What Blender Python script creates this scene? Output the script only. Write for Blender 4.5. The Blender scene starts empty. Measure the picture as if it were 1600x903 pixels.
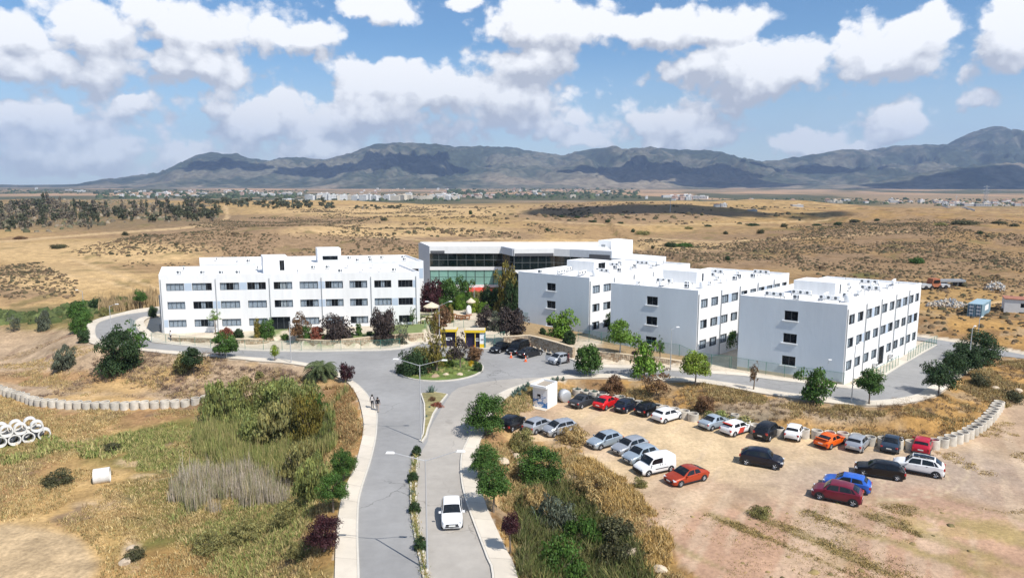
import bpy, bmesh, math, random
import numpy as np
from mathutils import Vector, Matrix
random.seed(7); RNG = np.random.default_rng(7)
R = math.radians
scene = bpy.context.scene
COL = scene.collection

# ------------------------------------------------------------------ camera, sun, sky, exposure
FPX, HZ, CAMH = 1100.0, 285.0, 26.0          # focal length in photo pixels, horizon row, camera height
TH = math.atan((451.5 - HZ) / FPX)
CT, ST = math.cos(TH), math.sin(TH)
cam = bpy.data.cameras.new('camera'); cam_o = bpy.data.objects.new('camera', cam); COL.objects.link(cam_o)
cam.sensor_width = 36.0; cam.lens = FPX / 1600 * 36.0
cam.clip_start = 0.5; cam.clip_end = 60000
cam_o.location = (0, 0, CAMH); cam_o.rotation_euler = (math.pi / 2 - TH, 0, 0)
scene.camera = cam_o
scene.view_settings.view_transform = 'Standard'; scene.view_settings.look = 'None'
scene.view_settings.exposure = 0.22; scene.view_settings.gamma = 1.0
SUN_EL, SUN_AZ = R(52), math.atan2(0.71, -0.70)
SUND = Vector((math.sin(SUN_AZ) * math.cos(SUN_EL), math.cos(SUN_AZ) * math.cos(SUN_EL), math.sin(SUN_EL)))
sl = bpy.data.lights.new('sun', 'SUN'); sl.energy = 5.0; sl.angle = R(0.5); sl.color = (1.0, 0.955, 0.89)
so = bpy.data.objects.new('sun', sl); COL.objects.link(so); so.rotation_euler = SUND.to_track_quat('Z', 'Y').to_euler()
so.location = (0, 0, 300)
scene.cycles.max_bounces = 6; scene.cycles.volume_bounces = 1; scene.cycles.transparent_max_bounces = 12
scene.cycles.use_denoising = True

def ray(px, py):
    v = (py - 451.5) / FPX
    return ((px - 800) / FPX, CT - v * ST, ST + v * CT)      # right, forward, down

def azel(px, py):
    x, f, d = ray(px, py)
    return math.atan2(x, f), math.atan2(-d, math.hypot(x, f))

world = bpy.data.worlds.new('World'); scene.world = world; world.use_nodes = True
class NT:
    """small node-tree writer"""
    def __init__(s, tree): s.t = tree; s.n = tree.nodes; s.l = tree.links
    def node(s, typ, inp=None, **kw):
        n = s.n.new(typ)
        for k, v in kw.items(): setattr(n, k, v)
        if inp:
            for k, v in inp.items(): s.put(n, k, v)
        return n
    def put(s, n, k, v):
        sk = n.inputs[k]
        if isinstance(v, bpy.types.NodeSocket): s.l.new(v, sk)
        elif isinstance(v, bpy.types.Node): s.l.new(v.outputs[0], sk)
        else:
            if isinstance(v, (tuple, list)) and sk.type == 'RGBA' and len(v) == 3: v = (*v, 1)
            sk.default_value = v
    def math(s, op, a, b=0.0, c=None, clamp=False):
        n = s.node('ShaderNodeMath', operation=op, use_clamp=clamp); s.put(n, 0, a); s.put(n, 1, b)
        if c is not None: s.put(n, 2, c)
        return n.outputs[0]
    def vmath(s, op, a, b=None, scale=None):
        n = s.node('ShaderNodeVectorMath', operation=op); s.put(n, 0, a)
        if b is not None: s.put(n, 1, b)
        if scale is not None: s.put(n, 'Scale', scale)
        return n.outputs['Value'] if op in ('LENGTH', 'DOT_PRODUCT') else n.outputs[0]
    def ramp(s, fac, lo, hi, a=0.0, b=1.0, smooth=True):
        n = s.node('ShaderNodeMapRange', interpolation_type='SMOOTHSTEP' if smooth else 'LINEAR')
        s.put(n, 0, fac); s.put(n, 1, lo); s.put(n, 2, hi); s.put(n, 3, a); s.put(n, 4, b)
        return n.outputs[0]
    def mix(s, fac, a, b, blend='MIX'):
        n = s.node('ShaderNodeMix', data_type='RGBA', blend_type=blend)
        s.put(n, 0, fac); s.put(n, 6, a); s.put(n, 7, b)
        return n.outputs[2]
    def noise(s, vec, scale, detail=4.0, rough=0.5, dist=0.0):
        n = s.node('ShaderNodeTexNoise', {'Scale': scale, 'Detail': detail, 'Roughness': rough, 'Distortion': dist})
        if vec is not None: s.put(n, 'Vector', vec)
        return n.outputs[0]

# cumulus field: (px, py, rx, ry, weight) of the clouds seen in the photograph, turned into directions on the sky
CLOUDS = [(20,50,85,46,1.2),(140,45,105,50,1.1),(330,40,160,55,1.25),(310,98,110,40,1.1),(485,60,80,34,1.0),(110,112,125,42,.95),
 (211,172,28,14,1.0),(600,14,100,26,1.1),(722,3,45,14,1.0),(860,40,130,52,1.25),(1010,38,165,50,1.3),(1120,40,90,38,1.05),
 (825,98,90,44,1.2),(600,122,112,44,1.25),(700,140,95,50,1.2),(785,165,140,66,1.15),(560,185,130,50,1.0),(430,186,150,44,1.0),
 (338,168,55,28,1.0),(1165,108,150,54,1.3),(1235,100,75,46,1.2),(1060,190,100,44,1.25),(1115,215,95,28,1.1),(1400,78,115,62,1.25),
 (1450,50,70,50,1.1),(1555,62,80,72,1.2),(1398,190,56,46,1.2),(1310,226,120,24,1.0),(70,205,150,44,.85),(210,240,240,40,.75),
 (510,232,90,26,1.0),(870,190,60,52,1.05),(905,222,45,18,.95),(1540,150,40,16,.5),(960,252,60,14,.3)]
gcl = bpy.data.node_groups.new('cloud_density', 'ShaderNodeTree')
gcl.interface.new_socket('Q', in_out='INPUT', socket_type='NodeSocketVector')
gcl.interface.new_socket('D', in_out='OUTPUT', socket_type='NodeSocketFloat'); gcl.interface.new_socket('V', in_out='OUTPUT', socket_type='NodeSocketFloat')
g = NT(gcl); gi = g.node('NodeGroupInput'); go = g.node('NodeGroupOutput')
Q = gi.outputs[0]
wq = g.vmath('MULTIPLY', Q, (1, 1.15, 1))
nz = g.node('ShaderNodeTexNoise', {'Vector': wq, 'Scale': 14.0, 'Detail': 10.0, 'Roughness': 0.60, 'Distortion': 0.15})
warp = g.vmath('SCALE', g.vmath('SUBTRACT', nz.outputs['Color'], (.5, .5, .5)), scale=0.045)
Qw = g.vmath('ADD', Q, warp)
acc = None; vs_, ws_ = 0.0, 1e-4
for (cx, cy, rx, ry, w) in CLOUDS:
    a, e = azel(cx, cy); a2, _ = azel(cx + rx, cy); _, e2 = azel(cx, cy - ry)
    lq = g.vmath('MULTIPLY', g.vmath('SUBTRACT', Qw, (a, e, 0)), (1 / abs(a2 - a), 1 / abs(e2 - e), 0)); d = g.vmath('LENGTH', lq)
    m = g.math('MULTIPLY_ADD', d, -w, w)
    ew = g.math('EXPONENT', g.math('MULTIPLY', m, 9.0)); lv = g.node('ShaderNodeSeparateXYZ', {0: lq}).outputs[1]
    vs_ = g.math('MULTIPLY_ADD', ew, lv, vs_); ws_ = g.math('ADD', ws_, ew)
    if acc is None: acc = m
    else:
        n = g.node('ShaderNodeMath', operation='SMOOTH_MAX'); g.put(n, 0, acc); g.put(n, 1, m); g.put(n, 2, 0.22); acc = n.outputs[0]
big = g.noise(wq, 3.2, 3.0, 0.5)
big = g.math('MULTIPLY_ADD', big, 4.0, -2.25)
sep = g.node('ShaderNodeSeparateXYZ', {0: Q})
outm = g.math('MAXIMUM', g.ramp(g.math('ABSOLUTE', sep.outputs[0]), 0.62, 0.78), g.ramp(sep.outputs[1], 0.24, 0.32))
base = g.node('ShaderNodeMix', data_type='FLOAT'); g.put(base, 0, outm); g.put(base, 2, acc); g.put(base, 3, big)
Qv = g.vmath('ADD', wq, g.vmath('SCALE', g.vmath('SUBTRACT', nz.outputs['Color'], (.5, .5, .5)), scale=0.03))
puff = 0.0
for sc_, am_ in ((15.0, 0.62), (33.0, 0.42), (70.0, 0.22)):
    vo_ = g.node('ShaderNodeTexVoronoi', {'Vector': Qv, 'Scale': sc_}, feature='F1')
    puff = g.math('ADD', puff, g.math('MULTIPLY_ADD', vo_.outputs['Distance'], -am_ * 1.5, am_ * .78))
D = g.math('ADD', g.math('ADD', base.outputs[0], puff), g.math('ADD', g.math('MULTIPLY_ADD', nz.outputs[0], 1.3, -0.65), g.math('MULTIPLY_ADD', g.noise(wq, 60.0, 6.0, 0.62), 0.55, -0.28)))
g.l.new(D, go.inputs[0]); g.l.new(g.math('DIVIDE', vs_, ws_), go.inputs[1])
w = NT(world.node_tree); w.n.clear()
out = w.node('ShaderNodeOutputWorld')
sky = w.node('ShaderNodeTexSky', sky_type='NISHITA', sun_disc=False, sun_elevation=SUN_EL, sun_rotation=SUN_AZ, altitude=200, air_density=1.0, dust_density=0.6, ozone_density=2.0)
tc = w.node('ShaderNodeTexCoord')
dirn = w.vmath('NORMALIZE', tc.outputs['Generated'])
sx = w.node('ShaderNodeSeparateXYZ', {0: dirn})
az = w.math('ARCTAN2', sx.outputs[0], sx.outputs[1]); el = w.math('ARCSINE', sx.outputs[2])
q = w.node('ShaderNodeCombineXYZ', {0: az, 1: el, 2: 0.0}).outputs[0]
d0 = w.node('ShaderNodeGroup', node_tree=gcl); w.put(d0, 0, q)
d1 = w.node('ShaderNodeGroup', node_tree=gcl); w.put(d1, 0, w.vmath('ADD', q, (0.007, 0.022, 0)))
alpha = w.ramp(d0.outputs[0], -0.08, 0.36)
d2 = w.node('ShaderNodeGroup', node_tree=gcl); w.put(d2, 0, w.vmath('ADD', q, (0.016, 0.060, 0)))
lit = w.math('MULTIPLY_ADD', w.math('SUBTRACT', d0.outputs[0], d1.outputs[0]), 0.80, 0.50)
lit = w.math('ADD', lit, w.math('MULTIPLY', w.math('SUBTRACT', d0.outputs[0], d2.outputs[0]), 0.55))
thick = w.ramp(d0.outputs[0], 0.35, 1.5, 0.0, 0.16)
lit = w.math('MULTIPLY_ADD', w.math('MAXIMUM', w.math('MINIMUM', d0.outputs[1], 1.0), -1.0), 0.34, lit)
lit = w.math('SUBTRACT', lit, thick, clamp=True)
ccol = w.mix(lit, (0.47, 0.49, 0.545), (0.97, 0.97, 0.97))
hz = w.ramp(el, -0.01, 0.20, 1.0, 0.0)
ccol = w.mix(w.math('MULTIPLY', hz, 0.32), ccol, (0.50, 0.58, 0.69))
above = w.ramp(el, -0.02, 0.01)
alpha = w.math('MULTIPLY', w.math('MULTIPLY', alpha, above), w.ramp(hz, 0.5, 1.0, 0.97, 0.75))
skc = w.mix(1.0, sky.outputs[0], (0.70, 0.95, 1.13), 'MULTIPLY')
skc = w.mix(w.math('MULTIPLY', hz, 0.62), skc, (7.0, 7.9, 8.8))
bg1 = w.node('ShaderNodeBackground', {0: skc, 1: 0.096})
bg2 = w.node('ShaderNodeBackground', {0: ccol, 1: 1.0})
ms = w.node('ShaderNodeMixShader', {0: alpha, 1: bg1, 2: bg2})
w.l.new(ms.outputs[0], out.inputs[0])

# ------------------------------------------------------------------ helpers
def P(px, py, z=0.0):
    x, f, d = ray(px, py); t = (CAMH - z) / d
    return (x * t, f * t)
def proj(X, Y, Z):
    dz = CAMH - Z
    dep = Y * CT + dz * ST; ver = -Y * ST + dz * CT
    dep = np.where(np.abs(dep) < 1e-3, 1e-3, dep)
    return 800 + FPX * X / dep, 451.5 + FPX * ver / dep

def _h(ix, iy, s):
    n = (ix * 374761393 + iy * 668265263 + s * 1442695041) & 0x7fffffff
    n = ((n ^ (n >> 13)) * 1274126177) & 0x7fffffff
    return ((n ^ (n >> 16)) & 0xffff) / 65535.0
def vnoise(x, y, s=0):
    x = np.asarray(x, float); y = np.asarray(y, float)
    ix = np.floor(x).astype(np.int64); iy = np.floor(y).astype(np.int64)
    fx = x - ix; fy = y - iy; fx = fx * fx * (3 - 2 * fx); fy = fy * fy * (3 - 2 * fy)
    a = _h(ix, iy, s); b = _h(ix + 1, iy, s); c = _h(ix, iy + 1, s); d = _h(ix + 1, iy + 1, s)
    return (a + (b - a) * fx) * (1 - fy) + (c + (d - c) * fx) * fy
def fbm(x, y, o=4, s=0, g=0.5):
    r = 0; a = 1; t = 0
    for k in range(o):
        r = r + a * vnoise(x * 2 ** k + 17.3 * k, y * 2 ** k - 9.1 * k, s + k); t += a; a *= g
    return r / t
def sstep(a, b, x):
    t = np.clip((x - a) / (b - a), 0, 1); return t * t * (3 - 2 * t)
def sdf(poly, X, Y):
    """signed distance to a polygon (negative inside), vectorised"""
    p = np.array(poly); d2 = np.full(X.shape, 1e18); ins = np.zeros(X.shape, bool)
    n = len(p)
    for i in range(n):
        ax, ay = p[i]; bx, by = p[(i + 1) % n]; ex, ey = bx - ax, by - ay
        wx, wy = X - ax, Y - ay; L = ex * ex + ey * ey + 1e-12
        t = np.clip((wx * ex + wy * ey) / L, 0, 1)
        d2 = np.minimum(d2, (wx - ex * t) ** 2 + (wy - ey * t) ** 2)
        c = ((ay <= Y) != (by <= Y))
        xx = ax + (Y - ay) * ex / (ey if abs(ey) > 1e-9 else 1e-9)
        ins ^= c & (X < xx)
    d = np.sqrt(d2); return np.where(ins, -d, d)
def Ppoly(pts, z=0.0): return [P(a, b, z) for a, b in pts]
def smooth_line(pts, n=4):
    """Catmull-Rom through the points"""
    out = []
    for i in range(len(pts) - 1):
        p0 = pts[max(i - 1, 0)]; p1 = pts[i]; p2 = pts[i + 1]; p3 = pts[min(i + 2, len(pts) - 1)]
        for k in range(n):
            t = k / n
            out.append(tuple(0.5 * (2 * b + (c - a) * t + (2 * a - 5 * b + 4 * c - d) * t * t + (3 * b - a - 3 * c + d) * t ** 3) for a, b, c, d in zip(p0, p1, p2, p3)))
    out.append(tuple(pts[-1])); return out

class MB:
    """collects shapes; build() links them as ONE mesh object"""
    def __init__(s): s.v = []; s.f = []; s.m = []
    def add(s, vs, fs, m=0):
        b = len(s.v); s.v.extend([tuple(p) for p in vs]); s.f.extend([tuple(b + i for i in q) for q in fs]); s.m.extend([m] * len(fs)); return s
    def quad(s, a, b, c, d, m=0): return s.add([a, b, c, d], [(0, 1, 2, 3)], m)
    def box(s, c, size, rz=0.0, m=0, taper=1.0):
        hx, hy, hz = size[0] / 2, size[1] / 2, size[2] / 2; ca, sa = math.cos(rz), math.sin(rz); vs = []
        for z, k in ((-hz, 1), (hz, taper)):
            for x, y in ((-hx, -hy), (hx, -hy), (hx, hy), (-hx, hy)):
                x, y = x * k, y * k; vs.append((c[0] + x * ca - y * sa, c[1] + x * sa + y * ca, c[2] + z))
        return s.add(vs, [(3, 2, 1, 0), (4, 5, 6, 7), (0, 1, 5, 4), (1, 2, 6, 5), (2, 3, 7, 6), (3, 0, 4, 7)], m)
    def tube(s, a, b, r0, r1=None, n=8, m=0, cap=True):
        r1 = r0 if r1 is None else r1; a = Vector(a); b = Vector(b); d = (b - a)
        if d.length < 1e-6: return s
        q = d.to_track_quat('Z', 'Y'); vs = []
        for p, r in ((a, r0), (b, r1)):
            for k in range(n):
                t = 2 * math.pi * k / n; vs.append(p + q @ Vector((r * math.cos(t), r * math.sin(t), 0)))
        fs = [(k, (k + 1) % n, n + (k + 1) % n, n + k) for k in range(n)]
        if cap: fs += [tuple(range(n - 1, -1, -1)), tuple(range(n, 2 * n))]
        return s.add(vs, fs, m)
    def prism(s, poly, z0, z1, m=0, mside=None):
        n = len(poly); ar = sum(poly[i][0] * poly[(i + 1) % n][1] - poly[(i + 1) % n][0] * poly[i][1] for i in range(n))
        if ar < 0: poly = poly[::-1]
        s.add([(x, y, z1) for x, y in poly], [tuple(range(n))], m)
        return s.add([(x, y, z0) for x, y in poly] + [(x, y, z1) for x, y in poly], [(i, (i + 1) % n, n + (i + 1) % n, n + i) for i in range(n)], m if mside is None else mside)
    def lathe(s, prof, c=(0, 0, 0), n=16, m=0, axis='Z', ms=None):
        vs = []
        for r, z in prof:
            for k in range(n):
                t = 2 * math.pi * k / n; x, y = r * math.cos(t), r * math.sin(t)
                vs.append((c[0] + x, c[1] + y, c[2] + z) if axis == 'Z' else (c[0] + x, c[1] + z, c[2] + y))
        for j in range(len(prof) - 1):
            fs = [(j * n + k, j * n + (k + 1) % n, (j + 1) * n + (k + 1) % n, (j + 1) * n + k) for k in range(n)]
            if axis != 'Z': fs = [q[::-1] for q in fs]
            if j == 0: s.add(vs, fs, ms[j] if ms else m); b = len(s.v) - len(vs)
            else: s.f.extend([tuple(b + i for i in q) for q in fs]); s.m.extend([ms[j] if ms else m] * n)
        return s
    def mesh(s, name, mats, smooth=False, org=(0, 0, 0)):
        me = bpy.data.meshes.new(name)
        me.from_pydata([(a - org[0], b - org[1], c - org[2]) for a, b, c in s.v] if any(org) else s.v, [], s.f)
        if not isinstance(mats, (list, tuple)): mats = [mats]
        for m in mats: me.materials.append(m)
        if len(mats) > 1: me.polygons.foreach_set('material_index', s.m)
        if smooth: me.polygons.foreach_set('use_smooth', [True] * len(s.f))
        me.update(); return me
    def build(s, name, mats, parent=None, smooth=False, org=(0, 0, 0)):
        return link(name, s.mesh(name, mats, smooth, org), parent)
def link(name, me, parent=None, loc=None, rz=None, scale=None):
    o = bpy.data.objects.new(name, me); COL.objects.link(o)
    if parent is not None: o.parent = parent
    if loc is not None: o.location = loc
    if rz is not None: o.rotation_euler = (0, 0, rz)
    if scale is not None: o.scale = scale if isinstance(scale, (tuple, list)) else (scale,) * 3
    return o
def tag(o, label=None, cat=None, group=None, kind=None):
    if label: o['label'] = label
    if cat: o['category'] = cat
    if group: o['group'] = group
    if kind: o['kind'] = kind
    return o
def thing(name, label, cat, loc=(0, 0, 0), rz=0.0, group=None):
    o = bpy.data.objects.new(name, None); COL.objects.link(o); o.location = loc; o.rotation_euler = (0, 0, rz)
    o.empty_display_size = 0.3
    return tag(o, label, cat, group)
def copy_tree(o, parent=None):
    c = o.copy(); COL.objects.link(c)
    if parent is not None: c.parent = parent
    for ch in o.children: copy_tree(ch, c)
    return c

# ------------------------------------------------------------------ materials
def mat(name, color, rough=0.7, var=0.0, scale=2.0, bump=0.0, bscale=20.0, spec=0.3, metal=0.0, attr=None, coord='Object', trans=0.0, coat=0.0, var2=0.0, scale2=0.2, stretch=None, rnd=0.0):
    m = bpy.data.materials.new(name); m.use_nodes = True; t = NT(m.node_tree); b = t.n['Principled BSDF']
    t.put(b, 'Roughness', rough); t.put(b, 'Specular IOR Level', spec); t.put(b, 'Metallic', metal)
    if coat: t.put(b, 'Coat Weight', coat); t.put(b, 'Coat Roughness', 0.05)
    vec = t.node('ShaderNodeTexCoord').outputs[coord] if coord != 'World' else t.node('ShaderNodeNewGeometry').outputs['Position']
    if stretch: vec = t.vmath('MULTIPLY', vec, stretch)
    c = color if len(color) == 4 else (*color, 1)
    cs = None
    if attr:
        cs = t.node('ShaderNodeAttribute', attribute_name=attr).outputs['Color']
        if color != (1, 1, 1): cs = t.mix(1.0, cs, c, 'MULTIPLY')
    if var or var2:
        src = cs if cs is not None else c
        if var:
            n = t.ramp(t.noise(vec, scale, 6, 0.6), 0.25, 0.75, 1 - var, 1 + var, False)
            src = t.mix(1.0, src, t.node('ShaderNodeCombineColor', {0: n, 1: n, 2: n}).outputs[0], 'MULTIPLY')
        if var2:
            n = t.ramp(t.noise(vec, scale2, 4, 0.55), 0.3, 0.7, 1 - var2, 1 + var2, False)
            src = t.mix(1.0, src, t.node('ShaderNodeCombineColor', {0: n, 1: n, 2: n}).outputs[0], 'MULTIPLY')
        cs = src
    if rnd:
        n = t.ramp(t.node('ShaderNodeObjectInfo').outputs['Random'], 0, 1, 1 - rnd, 1 + rnd * .6, False); cs = t.mix(1.0, cs if cs is not None else c, t.node('ShaderNodeCombineColor', {0: n, 1: n, 2: n}).outputs[0], 'MULTIPLY')
    if cs is not None: t.put(b, 'Base Color', cs)
    else: t.put(b, 'Base Color', c)
    if bump:
        bn = t.node('ShaderNodeBump', {'Strength': 1.0, 'Distance': bump, 'Height': t.noise(vec, bscale, 5, 0.6)}); t.put(b, 'Normal', bn)
    if trans:
        o = t.n['Material Output']; tr = t.node('ShaderNodeBsdfTranslucent'); t.put(tr, 0, cs if cs is not None else c)
        mx = t.node('ShaderNodeMixShader', {0: trans, 1: b.outputs[0], 2: tr.outputs[0]}); t.l.new(mx.outputs[0], o.inputs[0])
    return m
M = {}
M['asphalt'] = mat('asphalt', (0.285, 0.278, 0.268), 0.9, var=0.12, scale=1.1, bump=0.01, bscale=30, var2=0.17, scale2=0.11, coord='World')
M['concrete_pale'] = mat('concrete_pale', (0.60, 0.53, 0.43), 0.9, var=0.06, scale=1.5, bump=0.004, var2=0.08, scale2=0.15, coord='World')
M['kerb'] = mat('kerb_stone', (0.58, 0.54, 0.47), 0.9, var=0.10, scale=2.0)
M['wall_white'] = mat('white_render', (0.78, 0.78, 0.775), 0.8, var=0.07, scale=1.3, stretch=(1, 1, .13), var2=.05, scale2=.25, bump=0.003, bscale=6, coord='World')
M['wall_blue'] = mat('pale_blue_render', (0.60, 0.655, 0.705), 0.85, var=0.03, scale=1.1, bump=0.02, bscale=5, coord='World', stretch=(1, 1, .22), var2=.05, scale2=.25)
M['panel_blue'] = mat('pale_blue_panel', (0.46, 0.54, 0.64), 0.8, var=0.03, scale=1.0)
M['grey_metal'] = mat('grey_metal', (0.36, 0.38, 0.40), 0.5, var=0.08, metal=0.4)
M['galv'] = mat('galvanised_steel', (0.50, 0.51, 0.52), 0.5, var=0.05, metal=0.3)
M['lamp_white'] = mat('lamp_head_white', (0.78, 0.78, 0.76), 0.5)
M['dark_frame'] = mat('dark_aluminium', (0.10, 0.11, 0.12), 0.5, var=0.05)
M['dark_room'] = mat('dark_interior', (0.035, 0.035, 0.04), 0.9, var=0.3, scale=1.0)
M['curtain'] = mat('curtain_cloth', (0.74, 0.77, 0.81), 0.9, var=0.16, scale=3.0)
M['blind'] = mat('white_blind', (0.78, 0.78, 0.77), 0.8, var=0.04)
M['roof_white'] = mat('roof_membrane', (0.80, 0.79, 0.77), 0.85, var=0.05, scale=0.5, var2=0.05, scale2=0.12, coord='World')
M['rust'] = mat('rust_roof', (0.34, 0.15, 0.10), 0.9, var=0.3, scale=2.0)
M['black'] = mat('black_rubber', (0.025, 0.025, 0.027), 0.8, var=0.2)
M['chrome'] = mat('alloy', (0.55, 0.56, 0.58), 0.35, metal=0.7, var=0.05)
M['plate'] = mat('number_plate', (0.75, 0.75, 0.72), 0.5)
M['headlight'] = mat('headlight_glass', (0.62, 0.65, 0.68), 0.15, spec=0.7)
M['taillight'] = mat('taillight_red', (0.38, 0.02, 0.02), 0.25, spec=0.6)
M['trunk'] = mat('bark', (0.20, 0.155, 0.115), 0.95, var=0.3, scale=6.0, bump=0.01)
M['trunk_white'] = mat('limewashed_bark', (0.55, 0.53, 0.49), 0.95, var=0.2, scale=6.0)
M['stone_tan'] = mat('rubble_stone', (0.46, 0.37, 0.27), 0.95, var=0.3, scale=2.0, bump=0.03, bscale=4)
M['pipe'] = mat('precast_concrete', (0.56, 0.515, 0.44), 0.9, var=0.22, scale=2.2, bump=0.006, var2=0.16, scale2=0.35, coord='World', rnd=.16)
M['pipe_white'] = mat('new_precast_concrete', (0.68, 0.66, 0.62), 0.9, var=0.16, scale=2.0)
M['fence_green'] = mat('fence_paint', (0.045, 0.19, 0.145), 0.6, var=0.1)
M['yellow'] = mat('yellow_paint', (0.72, 0.50, 0.03), 0.5, var=0.08)
M['navy'] = mat('navy_panel', (0.022, 0.018, 0.045), 0.4, var=0.1)
M['red'] = mat('red_paint', (0.50, 0.06, 0.04), 0.6, var=0.1)
M['orange'] = mat('orange_plastic', (0.80, 0.13, 0.03), 0.5, var=0.05)
M['white'] = mat('white_paint', (0.80, 0.80, 0.79), 0.55, var=0.03)
M['parasol'] = mat('cream_canvas', (0.70, 0.62, 0.47), 0.9, var=0.08, scale=3, trans=0.2)
M['wood'] = mat('varnished_wood', (0.30, 0.13, 0.05), 0.6, var=0.2)
def glass(name, tint, tr=0.5):
    m = bpy.data.materials.new(name); m.use_nodes = True; t = NT(m.node_tree); b = t.n['Principled BSDF']
    t.put(b, 'Base Color', tint); t.put(b, 'Roughness', 0.06); t.put(b, 'Specular IOR Level', 0.6)
    tp = t.node('ShaderNodeBsdfTransparent', {0: (0.90, 0.93, 0.95)})
    mx = t.node('ShaderNodeMixShader', {0: tr, 1: b.outputs[0], 2: tp.outputs[0]}); t.l.new(mx.outputs[0], t.n['Material Output'].inputs[0]); return m
M['pane'] = glass('window_glass', (0.03, 0.035, 0.04), 0.86)
M['car_glass'] = mat('car_glass', (0.012, 0.014, 0.016), 0.06, spec=0.5)
M['glass_green'] = mat('green_spandrel_glass', (0.20, 0.37, 0.31), 0.12, spec=0.6, var=0.16, scale=0.35, coord='World')
M['glass_dark'] = glass('dark_curtain_glass', (0.008, 0.016, 0.015), 0.28)
def meshmat(name, color, keep):
    m = bpy.data.materials.new(name); m.use_nodes = True; t = NT(m.node_tree); b = t.n['Principled BSDF']; t.put(b, 'Base Color', color); t.put(b, 'Roughness', 0.7)
    tp = t.node('ShaderNodeBsdfTransparent'); mx = t.node('ShaderNodeMixShader', {0: keep, 1: tp.outputs[0], 2: b.outputs[0]})
    t.l.new(mx.outputs[0], t.n['Material Output'].inputs[0]); return m
M['mesh_green'] = meshmat('chain_link', (0.06, 0.22, 0.17), 0.16)
def paint(name, c, metal=0.0): return mat('paint_' + name, c, 0.3, spec=0.35, metal=metal, coat=0.3, var=0.05, scale=1.5)

def asphalt(name, c):
    """worn asphalt: mottled, with fine cracks and darker patches"""
    m = bpy.data.materials.new(name); m.use_nodes = True; t = NT(m.node_tree); b = t.n['Principled BSDF']; t.put(b, 'Roughness', .92); t.put(b, 'Specular IOR Level', .25)
    pos = t.node('ShaderNodeNewGeometry').outputs['Position']
    n1 = t.ramp(t.noise(pos, .10, 4, .55), .3, .7, .86, 1.12, False); n2 = t.ramp(t.noise(pos, .9, 6, .65), .25, .75, .90, 1.10, False)
    wp = t.vmath('ADD', pos, t.vmath('SCALE', t.vmath('SUBTRACT', t.node('ShaderNodeTexNoise', {'Vector': pos, 'Scale': .8, 'Detail': 3.0}).outputs['Color'], (.5, .5, .5)), scale=1.6))
    vo = t.node('ShaderNodeTexVoronoi', {'Vector': wp, 'Scale': .17}, feature='DISTANCE_TO_EDGE'); cr = t.ramp(vo.outputs['Distance'], .0, .012, 1.0, 0.0); cr = t.math('MULTIPLY', cr, t.ramp(t.noise(pos, .07, 2, .5), .5, .6))
    st = t.math('MULTIPLY', t.ramp(t.noise(pos, .33, 3, .5), .66, .74), .20)
    k = t.math('MULTIPLY', t.math('MULTIPLY', n1, n2), t.math('SUBTRACT', t.math('MULTIPLY_ADD', cr, -.42, 1.0), st))
    t.put(b, 'Base Color', t.mix(1.0, (*c, 1), t.node('ShaderNodeCombineColor', {0: k, 1: k, 2: k}).outputs[0], 'MULTIPLY'))
    t.put(b, 'Normal', t.node('ShaderNodeBump', {'Strength': 1.0, 'Distance': .01, 'Height': t.noise(pos, 25, 4, .6)})); return m
M['asphalt'] = asphalt('asphalt', (0.285, 0.28, 0.272)); M['asphalt_dusty'] = asphalt('dusty_asphalt', (0.375, 0.345, 0.305))
# ------------------------------------------------------------------ road network outlines (photo pixels on the level campus ground, turned into metres)
L_OUT = [(520,1060),(523,903),(525.7,832),(531,794),(536.5,770),(544.5,751),(554,733),(561,706),(567,680),(568,660),(564,638),(560,624),(552,610),(540,596),(516,586),(482,574),(440,567.5),(400,565),(375,562),(300,556),(250,552),(210,547),(160,541),(140,536),(132,527),(131,519),(135,509),(145,502),(162,496),(187,490),(212,484),(240,480.5),(262,478)]
L_IN = [(563,1060),(562,903),(560,848),(560,811),(562,781),(569,754),(579.5,722),(587.6,687),(589.8,662),(589,644),(580,626),(572,614),(560,602),(548,594),(528,582),(505,573),(482,568.5),(440,562),(400,559.5),(300,551.5),(250,547.2),(212,543.5),(165,535),(155,531),(150,525),(149,516),(152,507),(160,502),(175,497),(200,491),(240,485.5),(262,482)]
# far kerb of the road: round the left loop, past the gate, along the wall and the right-hand buildings
FAR = [(262,489),(240,493),(220,497),(210,504),(213,513),(225,526),(237,535),(262,538),(290,541),(340,545.5),(400,548.5),(475,550),(536,549),(595,548),(628,545),(648,540),(662,537.5),(700,543.5),(757,545.5),(786,546),(825,545),(850,550.5),(893,562.5),(905,570),(928,574),(985,576),(1047,579.5),(1091,583),(1134,586),(1160,588),(1215,595),(1270,601),(1314,606.5),(1338,608),(1352,605),(1380,589),(1407,572),(1435,556),(1464,539),(1455,534.5),(1430,531),(1405,528)]
FAR2 = [(1405,523.5),(1432,525.5),(1490,534.5),(1556,545.5),(1600,554),(1660,566)]
R_IN = [(769,1060),(769,903),(761,875),(749,843),(737,811),(727.5,784),(721,757),(719,730),(721,708),(729,690),(738,668),(750,648),(762,632),(778,617),(797,607.5),(817,601),(840,593),(862,589),(890,586.5),(918,586),(949,585),(1000,587),(1086,592),(1140,599),(1160,602),(1229,614),(1284,620.5),(1336,626),(1369,626.5),(1407.5,622.5),(1435,616),(1451,605),(1471,597),(1495.5,583),(1526,567),(1557,555)]
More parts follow.
